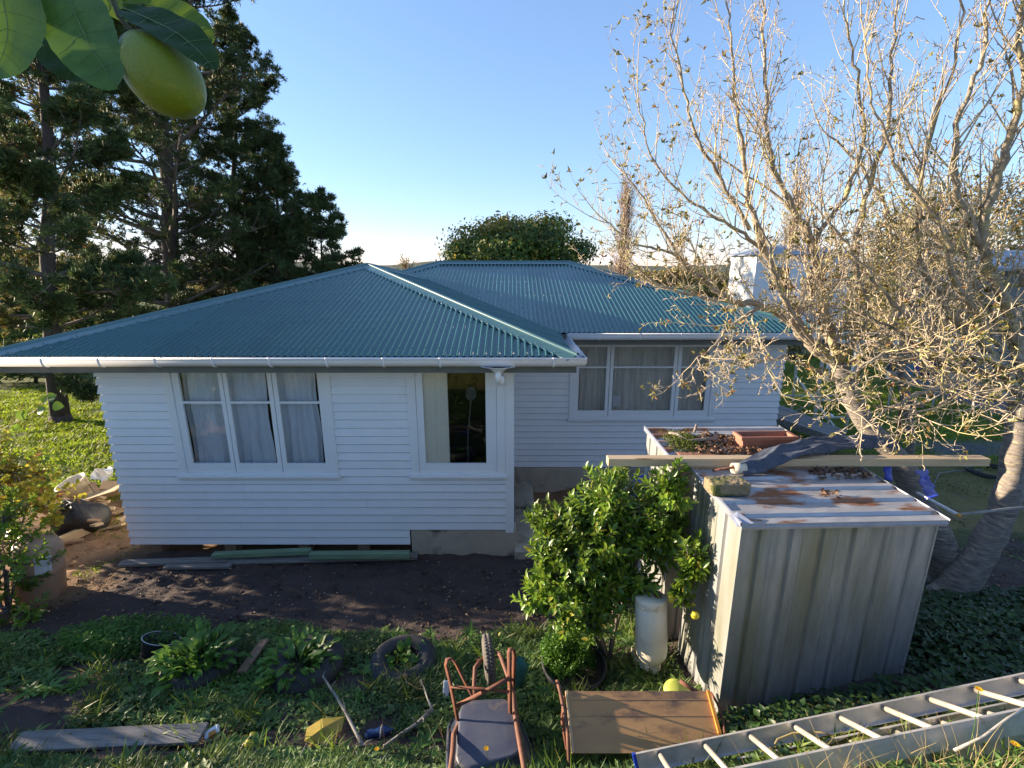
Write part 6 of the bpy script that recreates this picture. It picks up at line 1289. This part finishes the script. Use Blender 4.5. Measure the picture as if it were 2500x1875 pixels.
# ---------------------------------------------------------------- planters along the dirt edge
def blade_leaves(parent, c, n, L, Wd, m_, seed, upk=1.0, spread=1.0, wav=.012, name='leaf', R0_=.10):
    r = random.Random(seed)
    for i in range(n):
        a = r.uniform(0, 6.283); el = r.uniform(.35, 1.35)*upk; ll = L*r.uniform(.6, 1.15); ww = Wd*r.uniform(.7, 1.2); p = Vector(c)+Vector((math.cos(a)*R0_*r.random(), math.sin(a)*R0_*r.random(), 0)); h = Vector((math.cos(a), math.sin(a), 0)); s = Vector((-math.sin(a), math.cos(a), 0)); V = []; F = []; N_ = 8; tw = r.uniform(-.5, .5)
        for j in range(N_+1):
            t = j/N_; ang = el-1.5*t*t*(.6+.5*r.random()) ; 
            if j: p = p+(h*math.cos(ang)+Vector((0, 0, math.sin(ang))))*(ll/N_)*spread
            w_ = ww*(.10 if t < .32 else max(.04, math.sin(min(1, (t-.32)/.68)**.75*math.pi)**.6)) ; up = Vector((0, 0, 1))*math.cos(ang)-h*math.sin(ang); sd = (s+up*tw*t).normalized()
            wv = wav*math.sin(j*2.3+i); V += [p-sd*w_/2+up*(wv+.15*w_), p-sd*w_/4+up*(.06*w_-wv*.5), p, p+sd*w_/4+up*(.06*w_+wv*.5), p+sd*w_/2+up*(-wv+.15*w_)]
        for j in range(N_):
            for k in range(4): q = j*5+k; F.append((q, q+1, q+6, q+5))
        np_mesh(name, V, F, m_, parent, True)
def tyre_planter(label, c, R_, h, seed, tilt=(0, 0)):
    t = thing('tyre_planter', label, 'planter', tuple(c), 'tyre planters along the edge of the dirt'); Mx = rotM((c.x, c.y, c.z+h/2-.02), tilt[0], tilt[1], 0); rr = h/2; prof = []
    for k in range(15):
        a = -2.7+5.4*k/14; prof.append((R_-rr+rr*math.cos(a), rr*math.sin(a)*.95))
    mb = MB(); mb.lathe(prof, Mx, 40); mb.build('tyre', M['tyre'], t, smooth=True, solid=.006)
    mb = MB(); ri = R_-rr*1.1; vs = [Mx @ Vector((0, 0, .03))]; fs = []; r = random.Random(seed)
    for q in range(1, 5):
        for k in range(24): vs.append(Mx @ Vector((ri*q/4*math.cos(k*math.pi/12), ri*q/4*math.sin(k*math.pi/12), .02+r.uniform(-.012, .02))))
    for k in range(24): fs.append((0, 1+k, 1+(k+1) % 24))
    for q in range(3):
        for k in range(24): a = 1+q*24; fs.append((a+k, a+24+k, a+24+(k+1) % 24, a+(k+1) % 24))
    mb.add(vs, fs); mb.build('soil', M['soil'], t); return t, Mx @ Vector((0, 0, .03))
cA = WG(490, 1640, 0); tA, sA = tyre_planter('tyre planter full of tall silverbeet beside the tilted black pot', cA, .33, .20, 1); blade_leaves(tA, sA, 105, .30, .07, M['beet'], 2, 1.35, .95, R0_=.30)
cB = WG(752, 1640, 0); tB, sB = tyre_planter('tyre planter with drooping leafy greens right of the small pale plank', cB, .35, .22, 2); blade_leaves(tB, sB+Vector((-.08, -.05, 0)), 85, .26, .065, M['beet'], 4, 1.2, .95, R0_=.27)
cC = WG(985, 1625, -.05); tC, sC = tyre_planter('tyre planter with bare dark soil and a few small plants', cC, .34, .20, 3); blade_leaves(tC, sC+Vector((-.02, .05, 0)), 8, .19, .085, M['parsley'], 6, 1.2, .9, R0_=.05); blade_leaves(tC, sC+Vector((0, -.28, -.06)), 40, .12, .045, M['weed'], 17, .9, .9, R0_=.34); blade_leaves(tC, sC+Vector((-.1, .1, -.0)), 22, .10, .05, M['parsley'], 18, .9, .9, R0_=.26); blade_leaves(tC, sC+Vector((.24, .04, -.02)), 7, .22, .12, M['beet'], 7, .6, .95, R0_=.04); blade_leaves(tC, sC+Vector((-.22, -.16, -.03)), 9, .16, .09, M['beet'], 8, .8, .9, R0_=.08)
t = thing('black_pot', 'empty black plastic pot tilted in the weeds left of the silverbeet', 'pot', tuple(WG(390, 1600))); q = WG(390, 1600, .10); Mx = rotM(q, -.35, .35, .2)
mb = MB(); mb.lathe([(.001, -.16), (.12, -.16), (.165, .08), (.178, .08), (.178, .095), (.163, .095), (.115, -.13), (.001, -.13)], Mx, 30); mb.build('body', M['tyre'], t, smooth=True); mb = MB(); mb.lathe([(.170, .095), (.174, .099), (.178, .095)], Mx, 30); mb.build('rim', M['alu'], t, smooth=True)
t = thing('parsley_planter', 'black half barrel full of parsley in front of the citrus bush', 'planter', tuple(WG(1400, 1660))); q = WG(1400, 1655, .0); Mx = rotM(q, .05, .0, 0)
mb = MB(); mb.lathe([(.22, -.1), (.28, .02), (.30, .16), (.315, .19), (.30, .20), (.28, .18)], Mx, 34); mb.build('body', M['tyre'], t, smooth=True, solid=.006)
mb = MB(); mb.lathe([(.001, .17), (.15, .165), (.285, .15)], Mx, 24); mb.build('soil', M['soil'], t)
r = np.random.RandomState(6); n = 5200; a = r.rand(n)*6.28; k = np.sqrt(r.rand(n)); hx = q.x-.05+.27*k*np.cos(a); hy = q.y+.06+.24*k*np.sin(a); hz = q.z+.16+(.26*(1-k**2)+.07+.09*np.sin(a*3+k*5)+.07*np.sin(hx*31)*np.cos(hy*27))*r.uniform(.3, 1.15, n)
V, F = batch_leaves(np.stack([hx, hy, hz], 1), r.normal(0, 1, (n, 3))+[0, 0, .5], r.normal(0, .6, (n, 3))+[0, 0, 1], r.uniform(.014, .032, n), r.uniform(.012, .026, n), fold=.4, curl=.3); o = np_mesh('parsley', V, F, M['parsley'], t); tag(o, kind='stuff')
B = Br()
for i in range(110):
    p = Vector((q.x-.05+random.gauss(0, .1), q.y+.06+random.gauss(0, .09), q.z+.15)); e = p+Vector((random.gauss(0, .12), random.gauss(0, .1), random.uniform(.15, .3))); B.seg(p, e, .003, .002)
V, F = batch_tubes(B.P0, B.P1, B.R0, B.R1, 4); o = np_mesh('stalks', V, F, M['parsley'], t); tag(o, kind='stuff')
# cotton-red flower head by the silverbeet
t = thing('plastic_flower', 'small red and yellow plastic flower in the weeds below the silverbeet', 'flower', tuple(WG(483, 1655))); q = WG(483, 1650, .13)
mb = MB(); mb.lathe([(.001, .03), (.02, .022), (.024, 0), (.018, -.02), (.001, -.03)], rotM(q+Vector((-.02, 0, .03)), .4, .3, 0), 12); mb.build('bud', M['red'], t, smooth=True)
V, F = batch_leaves([tuple(q)]*5, [(math.cos(k*1.256), -.4, math.sin(k*1.256)) for k in range(5)], [(0, -1, .2)]*5, .055, .05, lod=2); np_mesh('petals', V, F, M['limepl'], t)
mb = MB(); mb.tube([q, q+Vector((-.06, 0, -.05)), WG(445, 1690)], .003, 5); mb.build('stem', M['straw'], t)
# ---------------------------------------------------------------- ground cover
AVOID = [(WG(u, v), q) for u, v, q in ((609, 1812, .10), (615, 1835, .09), (520, 1800, .09), (780, 1800, .12), (815, 1795, .13), (755, 1840, .07), (925, 1795, .12), (1225, 1556, .07), (925, 1815, .06))]
AVOID += [(WG(u, 1832), .10) for u in range(60, 500, 35)]+[(WG(u, 1850), .07) for u in range(60, 500, 40)]
def scatter(name, n, xr, yr, L, Wd, m_, seed, mask=None, up=.6, lift=(0, .03), lod=1, flat=.8, cl=None):
    r = np.random.RandomState(seed); x = r.uniform(*xr, n); y = r.uniform(*yr, n)
    if cl: 
        c = r.randint(0, cl[0], n); cx_ = r.uniform(*xr, cl[0]); cy_ = r.uniform(*yr, cl[0]); x = cx_[c]+r.normal(0, cl[1], n); y = cy_[c]+r.normal(0, cl[1], n)
    if mask is not None: k = mask(x, y, r); x, y = x[k], y[k]
    k = np.ones(len(x), bool)
    for c, q in AVOID: k &= (x-c.x)**2+(y-c.y)**2 > q*q
    x, y = x[k], y[k]
    n = len(x); z = G(x, y)+r.uniform(lift[0], lift[1], n); a = r.rand(n)*6.28; D = np.stack([np.cos(a), np.sin(a), up*r.uniform(.2, 1.6, n)], 1); Nn = np.stack([r.normal(0, flat*.5, n), r.normal(0, flat*.5, n), np.ones(n)], 1)
    V, F = batch_leaves(np.stack([x, y, z], 1), D, Nn, L*r.uniform(.5, 1.3, n), Wd*r.uniform(.6, 1.3, n), lod=lod, curl=.35)
    o = np_mesh(name, V, F, m_); tag(o, kind='stuff'); return o
def vnoise(x, y, f, s): return np.sin(x*f+s)*np.cos(y*f*1.3+s*2)+.6*np.sin(x*f*2.3+1.7*s+y*f)*np.cos(y*f*2.9-s)
def nothouse(x, y): return ~((x > -6.15) & (x < .05) & (y > 6.6)) & ~((x > 0) & (x < 5.5) & (y > 9.1))
def edgeY(x): return 4.72+.22*np.sin(x*1.7)+.12*np.sin(x*4.1+1)   # where the dug dirt starts
wm = lambda x, y, r: (y < edgeY(x)) & (y > 2.1) & ((vnoise(x, y, 2.1, 1) > -.75) | (y < 2.85)) & ~((y > 2.86) & (y < 3.10) & (x < -.5) & (r.rand(len(x)) < .88)) & ~((x < -3.75) & (y < 3.7) & (vnoise(x, y, 1.4, 4) > -.2) & (y > 3.0))
scatter('weeds', 62000, (-6.2, 1.55), (2.1, 4.95), .045, .026, M['weed'], 1, wm, .55, (0, .05))
scatter('broad_weeds', 5000, (-6.2, 1.55), (2.3, 4.8), .085, .045, M['weed'], 2, wm, .5, (0, .05), 2, cl=(150, .12))
scatter('weed_grass', 15000, (-6, 1.6), (2.2, 4.7), .13, .008, M['weed'], 3, wm, 1.6, (0, .02), 0, cl=(260, .08))
scatter('herb_patch', 5200, (-5.0, -3.3), (4.1, 4.9), .05, .028, M['parsley'], 12, lambda x, y, r: ((x+4.2)/.8)**2+((y-4.45)/.35)**2 < 1, .6, (0, .22))
scatter('bank_grass', 18000, (-3.6, 1.3), (2.05, 2.80), .085, .008, M['weed'], 4, lambda x, y, r: (vnoise(x, y, 3, 5) > -.4) & (y < 2.66+.1*np.sin(x*3)), 1.4, (0, .02), 0, cl=(700, .07))
scatter('bank_leaves', 16000, (-3.6, 1.3), (2.05, 2.80), .045, .03, M['weed'], 5, lambda x, y, r: (vnoise(x, y, 4, 2) > -.5) & (y < 2.72+.1*np.sin(x*3)), .6, (0, .06))
scatter('ivy_bank', 48000, (1.5, 8.5), (2.45, 5.6), .06, .048, M['ivy'], 6, lambda x, y, r: ((x > 3.12+.2*np.sin(y*3)) | ((y < 2.97) & (r.rand(len(x)) < .6))) & (y < 4.9+.5*np.sin(x*2)), .5, (0, .10))
scatter('ladder_grass', 7000, (.8, 4.2), (1.45, 2.55), .10, .010, M['grass'], 7, lambda x, y, r: (vnoise(x, y, 3, 8) > -.1) & ((y < 1.86+.0*x) | (r.rand(len(x)) < .22)), 1.5, (0, .02), 0, cl=(170, .06))
scatter('ladder_leaves', 7200, (.8, 4.2), (1.5, 2.7), .05, .03, M['weed'], 8, lambda x, y, r: vnoise(x, y, 3.3, 6) > -.3, .8, (0, .04))
scatter('dead_ground_leaves', 5200, (.2, 8), (2.6, 8), .05, .03, M['litter'], 9, nothouse and (lambda x, y, r: (~((x > 1.55) & (x < 3.15) & (y > 2.95) & (y < 5.1))) & nothouse(x, y)), .3, (0, .02))
for (u, v, s) in ((1520, 1640, 1), (1480, 1660, 2), (1455, 1655, 3)):
    q = WG(u, v); tt = thing('dandelion_plant', ['jagged leaved weed rosette under the cream cylinder', 'jagged weed rosette right of the parsley planter', 'low weed rosette touching the parsley planter'][s-1], 'weed', tuple(q)); blade_leaves(tt, q, 11, .20, .045, M['weed'], s+40, .8, 1, .01)
# jagged rosettes and longer grass tufts mixed through the weeds
rr = np.random.RandomState(91); PP_ = []; DD_ = []; NN_ = []; LL_ = []
for i in range(210):
    x = rr.uniform(-6, 1.4); y = rr.uniform(2.5, 4.6); z = g(x, y)+.03; L0 = rr.uniform(.06, .15)
    for k in range(9):
        a = k*.7+rr.rand()*.4; PP_.append((x, y, z)); DD_.append((math.cos(a), math.sin(a), rr.uniform(.15, .7))); NN_.append((0, 0, 1)); LL_.append(L0*rr.uniform(.7, 1.2))
V, F = batch_leaves(PP_, DD_, NN_, LL_, np.array(LL_)*.26, lod=2, curl=.3); o = np_mesh('weed_rosettes', V, F, M['beet']); tag(o, kind='stuff')
scatter('tall_grass_tufts', 3200, (-6, 1.4), (2.35, 4.7), .20, .009, M['grass'], 92, lambda x, y, r: y < edgeY(x), 1.5, (0, .02), 0, cl=(90, .05))
scatter('fallen_leaves', 900, (-6.2, 1.4), (2.4, 6.4), .045, .028, M['litter'], 93, nothouse and (lambda x, y, r: nothouse(x, y)), .3, (.02, .06))
# lawns
scatter('left_lawn', 90000, (-26, -6.2), (7.6, 22), .09, .028, M['lawn'], 10, lambda x, y, r: nothouse(x, y) & (y > 8.2+.6*np.sin(x*1.3)) & (vnoise(x, y, 1.1, 3) > -.9), 1.3, (0, .02), 0)
scatter('left_lawn_tufts', 50000, (-26, -6.2), (7.6, 26), .17, .03, M['lawn'], 11, lambda x, y, r: nothouse(x, y) & (y > 8.6+.6*np.sin(x*1.3)), 1.1, (0, .02), 0, cl=(2200, .16))
scatter('right_lawn', 85000, (6, 24), (9.3, 24), .09, .03, M['lawn'], 13, lambda x, y, r: (y > 9.9+.5*np.sin(x)) & ~((x > 14.5) & (x < 16.4)) & ~((y > 10.3) & (y < 11.3) & (x > 10) & (x < 16.4)), 1.3, (0, .02), 0)
scatter('yard_grass', 16000, (4.5, 12), (5.5, 11.5), .06, .012, M['weed'], 14, lambda x, y, r: nothouse(x, y) & (vnoise(x, y, 1.2, 7) > -.2), 1.2, (0, .02), 0)
scatter('drum_grass', 7000, (-9.5, -6.2), (5.6, 8.6), .06, .012, M['lawn'], 15, lambda x, y, r: (vnoise(x, y, 1.9, 3) > .35), 1.1, (0, .02), 0)
# pebbles and crumbs in the dug dirt
r = np.random.RandomState(77); mb = MB(); 
n = 520; x = r.uniform(-6.2, 1.2, n); y = r.uniform(4.6, 6.6, n); z = G(x, y); s = .004+.011*r.rand(n)**4
V = []; F = []
for i in range(n):
    c = np.array((x[i], y[i], z[i]+s[i]*.8)); o_ = np.array([(1, 0, 0), (-1, 0, 0), (0, 1, 0), (0, -1, 0), (0, 0, .7), (0, 0, -.7)])*s[i]*(1+.4*r.rand(6, 1)); b = len(V); V += list(c+o_); F += [(b+4, b, b+2), (b+4, b+2, b+1), (b+4, b+1, b+3), (b+4, b+3, b), (b+5, b+2, b), (b+5, b+1, b+2), (b+5, b+3, b+1), (b+5, b, b+3)]
o = np_mesh('pebbles', np.array(V), np.array(F), mat('pale_pebble', (.40, .37, .33), (.25, .22, .19), 20, rough=.9)); tag(o, kind='stuff')
# clods
n = 3000; x = r.uniform(-8, 1.3, n); y = r.uniform(4.3, 7.2, n); k = nothouse(x, y); x, y = x[k], y[k]; n = len(x); z = G(x, y); s = .006+.022*r.rand(n)**3; V = []; F = []
for i in range(n):
    c = np.array((x[i], y[i], z[i]+s[i]*.2)); o_ = np.array([(1, 0, 0), (-1, 0, 0), (0, 1, 0), (0, -1, 0), (0, 0, .8), (0, 0, -.7)])*s[i]*(1+.6*r.rand(6, 1)); b = len(V); V += list(c+o_); F += [(b+4, b, b+2), (b+4, b+2, b+1), (b+4, b+1, b+3), (b+4, b+3, b), (b+5, b+2, b), (b+5, b+1, b+2), (b+5, b+3, b+1), (b+5, b, b+3)]
o = np_mesh('soil_clods', np.array(V), np.array(F), bpy.data.materials['ground_soil_and_turf']); tag(o, kind='stuff')
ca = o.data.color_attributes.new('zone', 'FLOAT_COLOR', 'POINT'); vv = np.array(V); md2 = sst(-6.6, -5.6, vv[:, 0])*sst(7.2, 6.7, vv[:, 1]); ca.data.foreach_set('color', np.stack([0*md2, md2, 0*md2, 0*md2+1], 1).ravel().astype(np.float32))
# yellow flowers and dry stems by the ladder
def flower(u, v, y, label, hgt, lean=(0, 0)):
    c = W(u, v, y); base = Vector((c.x+lean[0], c.y+lean[1], g(c.x+lean[0], c.y+lean[1]))); t = thing('yellow_flower', label, 'flower', tuple(base), 'yellow daisy flowers on the bank'); mb = MB(); mb.tube([base, base.lerp(c, .5)+Vector((.01, 0, .01)), c], .0018, 5); mb.build('stem', M['parsley'], t)
    k = 14; D = [(math.cos(i*6.283/k), math.sin(i*6.283/k)*.8, .25) for i in range(k)]; V, F = batch_leaves([tuple(c)]*k, D, [(0, 0, 1)]*k, .020, .009, lod=2, curl=.1); np_mesh('petals', V, F, M['petal'], t); mb = MB(); mb.lathe([(.001, .004), (.005, .003), (.006, -.002), (.001, -.005)], Matrix.Translation(c), 8); mb.build('centre', M['orange'], t)
flower(2390, 1683, 2.0, 'yellow daisy in front of the far ladder rail', .2, (.02, -.02)); flower(2478, 1817, 1.75, 'yellow daisy at the right edge over the near ladder rail', .2, (.03, -.02)); flower(920, 1829, 2.7, 'yellow flower beside the straight grey branch', .1); flower(1187, 1828, 2.55, 'tiny yellow flower rising in front of the wheelbarrow tub', .1); flower(153, 1835, 2.9, 'yellow flower below the old grey board', .08)
rnd = random.Random(4); B = Br(); 
for i in range(120):
    u = rnd.choice((rnd.uniform(1850, 2500), rnd.uniform(2250, 2520), rnd.uniform(1950, 2300))); q = WG(u, rnd.uniform(1860, 2050)); d = Vector((rnd.gauss(0, .35), rnd.gauss(0, .25), 1)); pp = path(rnd, q, d, rnd.uniform(.12, .42), 5, .10, Vector((rnd.gauss(0, .05), 0, -.05)))
    for j in range(5): B.seg(pp[j], pp[j+1], .0022-.0003*j, .0019-.0003*j)
for i in range(60):
    q = WG(rnd.uniform(40, 1200), rnd.uniform(1780, 1900)); d = Vector((rnd.gauss(0, .6), rnd.gauss(0, .3), .8)); pp = path(rnd, q, d, rnd.uniform(.10, .35), 5, .12, Vector((0, 0, -.08)))
    for j in range(5): B.seg(pp[j], pp[j+1], .0022-.0003*j, .0019-.0003*j)
V, F = batch_tubes(B.P0, B.P1, B.R0, B.R1, 4); o = np_mesh('dry_grass_stems', V, F, M['straw']); tag(o, kind='stuff')
# ---------------------------------------------------------------- lemon branch close to the camera
lem = thing('lemon_branch', 'lemon twig with big leaves hanging close to the camera at upper left', 'branch', tuple(W(260, 30, d=.40)))
mb = MB(); mb.tube([W(255, -120, d=.40), W(270, -20, d=.40), W(290, 40, d=.40), W(318, 72, d=.40), W(343, 100, d=.40)], [.0028, .0024, .0019, .0015, .0018], 9); mb.tube([W(270, -20, d=.40), W(190, -30, d=.39), W(110, -20, d=.38)], [.0022, .002, .0016], 8); mb.tube([W(300, 45, d=.40), W(330, 25, d=.405), W(350, 10, d=.41)], [.0014, .0012, .001], 7); mb.build('twig', mat('green_twig', (.09, .10, .03), (.06, .05, .025), 200, rough=.6), lem, smooth=True)
ax0, ax1 = W(322, 98, d=.395), W(471, 268, d=.390); axd = (ax1-ax0); Ll = axd.length; Mx = Matrix.Translation(ax0) @ axd.to_track_quat('Z', 'Y').to_matrix().to_4x4(); prof = []
for k in range(28):
    t = k/27; r_ = math.sin(math.pi*min(max(t, 0), 1))**.52*.0272*(1.0+.10*(t-.5)) if 0 < t < 1 else .0002; 
    if t > .93: r_ = max(r_*.82, .0045 if t < .985 else .0002)
    prof.append((r_, t*Ll*1.0))
mb = MB(); mb.lathe(prof, Mx, 48); o = mb.build('lemon', M['limelemon'], None, smooth=True); tag(o, 'large green lemon hanging close to the camera at upper left', 'lemon')
mb = MB(); mb.lathe([(.0002, -.001), (.004, -.0005), (.0055, .0015), (.003, .002)], Mx, 10); mb.build('calyx', M['parsley'], lem)
def bigleaf(pts, w, up, seed, m_=None, label=None, thick=.0006):
    """leaf along pixel centreline pts (u,v,depth), half widths w in metres"""
    cl = smooth_poly([(W(u, v, d=d), 0) for (u, v, d) in pts], 6); n = len(cl); V = []; F = []; NS = 10
    for i, (p, _) in enumerate(cl):
        t = i/(n-1); d = (cl[min(i+1, n-1)][0]-cl[max(i-1, 0)][0]).normalized(); s = d.cross(Vector(up)).normalized(); nn = s.cross(d); hw_ = w*(math.sin(math.pi*min(1, t**.85))**.62)*(1 if t < .98 else .2)+.0003
        for k in range(NS+1):
            x = -1+2*k/NS; ser = 1+.018*math.sin(i*2.9+seed)*(abs(x) > .95); V.append(p+s*hw_*x*ser+nn*(.16*hw_*abs(x)**1.5+.0009*math.sin(i*.9+x*2+seed)-(.0006 if k == NS//2 else 0)))
    for i in range(n-1):
        for k in range(NS): q = i*(NS+1)+k; F.append((q, q+1, q+NS+2, q+NS+1))
    o = np_mesh('leaf', V, F, m_ or M['bigleaf'], lem, True)
    mr = MB(); mr.tube([q[0]+Vector((0, -.0004, .0002)) for q in cl], [.00055*(1-.8*i/n) for i in range(n)], 5)
    for i in range(3, n-3, 3):
        p = cl[i][0]; d = (cl[i+1][0]-cl[i-1][0]).normalized(); s = d.cross(Vector(up)).normalized(); t = i/(n-1); hw_ = w*math.sin(math.pi*t**.85)**.62; nn = s.cross(d)
        for sg in (-1, 1): mr.tube([p+Vector((0, -.0003, 0)), p+s*sg*hw_*.5+d*hw_*.22+nn*(.16*hw_*.35+.0001), p+s*sg*hw_*.93+d*hw_*.5+nn*(.16*hw_*.9)], [.00022, .00018, .0001], 4, cap=False)
    mr.build('veins', M['vein'], o, smooth=True)
    return o
M['vein'] = mat('leaf_vein', (.10, .17, .06), rough=.5)
def leafface(name, c1, c2, trans=.26):
    m_, nt, N, L = _nt(name); out = N.new('ShaderNodeOutputMaterial'); b = N.new('ShaderNodeBsdfPrincipled'); t = N.new('ShaderNodeBsdfTranslucent'); ms = N.new('ShaderNodeMixShader'); geo = N.new('ShaderNodeNewGeometry'); n = N.new('ShaderNodeTexNoise'); n.inputs['Scale'].default_value = 75; n.inputs['Detail'].default_value = 6; L.new(geo.outputs['Position'], n.inputs['Vector'])
    n2 = N.new('ShaderNodeTexVoronoi'); n2.inputs['Scale'].default_value = 520; L.new(geo.outputs['Position'], n2.inputs['Vector'])
    mx = N.new('ShaderNodeMix'); mx.data_type = 'RGBA'; mx.inputs['A'].default_value = (*c1, 1); mx.inputs['B'].default_value = (*c2, 1); mr = N.new('ShaderNodeMapRange'); mr.inputs[1].default_value = .35; mr.inputs[2].default_value = .65; L.new(n.outputs[0], mr.inputs[0]); L.new(mr.outputs[0], mx.inputs['Factor']); L.new(mx.outputs['Result'], b.inputs['Base Color']); b.inputs['Roughness'].default_value = .5; b.inputs['Specular IOR Level'].default_value = .25
    bp = N.new('ShaderNodeBump'); bp.inputs['Distance'].default_value = .0003; L.new(n2.outputs['Distance'], bp.inputs['Height']); L.new(bp.outputs[0], b.inputs['Normal'])
    t.inputs[0].default_value = (c2[0]*2, c2[1]*1.6, c2[2], 1); ms.inputs[0].default_value = trans; L.new(b.outputs[0], ms.inputs[1]); L.new(t.outputs[0], ms.inputs[2]); L.new(ms.outputs[0], out.inputs[0]); return m_
M['bigleaf'] = leafface('lemon_leaf_face', (.045, .115, .022), (.075, .165, .035)); M['bigleaf2'] = leafface('lemon_leaf_bright', (.06, .13, .02), (.09, .17, .025), .3); M['bigleaf3'] = leafface('lemon_leaf_dark', (.015, .045, .01), (.025, .065, .012), .25)
toC = (0, -1, .35)
bigleaf([(140, -110, .385), (165, -20, .38), (205, 80, .375), (250, 160, .372), (288, 216, .37)], .026, toC, 1)
bigleaf([(-10, -110, .375), (5, -20, .37), (20, 70, .37), (10, 130, .37), (-20, 190, .37)], .031, (.1, -1, .2), 2)
bigleaf([(95, 60, .42), (130, 110, .42), (180, 160, .42), (228, 190, .42)], .018, toC, 3, M['bigleaf3'])
bigleaf([(300, 20, .385), (360, 45, .38), (430, 80, .375), (485, 125, .372), (526, 172, .37)], .0165, (.25, -1, .9), 4, M['bigleaf3'])
bigleaf([(300, 10, .41), (370, 15, .41), (440, 45, .41), (490, 75, .41), (518, 105, .41)], .0135, (.1, -1, .3), 5, M['bigleaf2'])
bigleaf([(470, 100, .42), (495, 112, .42), (516, 132, .42)], .008, toC, 6, M['bigleaf2'])
bigleaf([(240, -40, .43), (270, 10, .43), (330, 50, .43)], .010, toC, 7, M['bigleaf2'])
bigleaf([(60, -60, .43), (100, 0, .43), (130, 60, .43), (150, 110, .43)], .016, toC, 8, M['bigleaf3'])
# single vine sprig rising over the lawn at the left
q0 = W(0, 1100, 4.2); mb = MB(); mb.tube([W(-30, 1130, 4.2), W(30, 1025, 4.2), W(60, 985, 4.2)], .004, 5); mb.tube([W(-20, 1060, 4.2), W(40, 1030, 4.2), W(90, 1000, 4.2), W(115, 975, 4.2)], .004, 5); t = thing('vine_sprig', 'two thin vine sprigs with round leaves against the left lawn', 'vine', tuple(q0)); mb.build('stems', M['straw'], t)
V, F = batch_leaves([tuple(W(u, v, 4.2)) for u, v in ((70, 1018), (92, 1003), (105, 985), (118, 975), (128, 990))], [(-.5, -.2, .3), (.9, -.2, .3), (.6, -.1, .8), (1, -.1, .5), (1, 0, -.1)], [(0, -1, .4)]*5, .10, .095, lod=2, curl=.1)
o = np_mesh('leaves', V, F, M['citrus2'], t)
print('COUNTS', n1, n2, n3, npi, nc)
# the rest of the lemon twig, leaves hanging just left of and above the picture
rl = random.Random(3)
for i in range(9):
    a = W(-330+rl.uniform(-160, 160), 20+rl.uniform(-140, 260), d=.40+rl.uniform(-.05, .05)); e = a+Vector((rl.uniform(-.02, .03), rl.uniform(-.02, .02), rl.uniform(-.085, -.05)))
    cl = [a, a.lerp(e, .35)+Vector((.004, 0, 0)), a.lerp(e, .7)+Vector((.004, 0, 0)), e]; V = []; F = []; s = Vector((rl.uniform(-.5, .5), 1, rl.uniform(-.3, .3))).normalized()
    for j in range(9):
        t = j/8; p = a.lerp(e, t)+Vector((.01*math.sin(t*3.1), 0, 0)); w_ = .026*math.sin(math.pi*t)**.6+.0004; V += [p-s*w_, p-s*w_*.5+Vector((-.002, 0, 0)), p+Vector((-.003, 0, 0)), p+s*w_*.5+Vector((-.002, 0, 0)), p+s*w_]
    for j in range(8):
        for k in range(4): q = j*5+k; F.append((q, q+1, q+6, q+5))
    np_mesh('leaf', V, F, M['bigleaf'], lem, True)
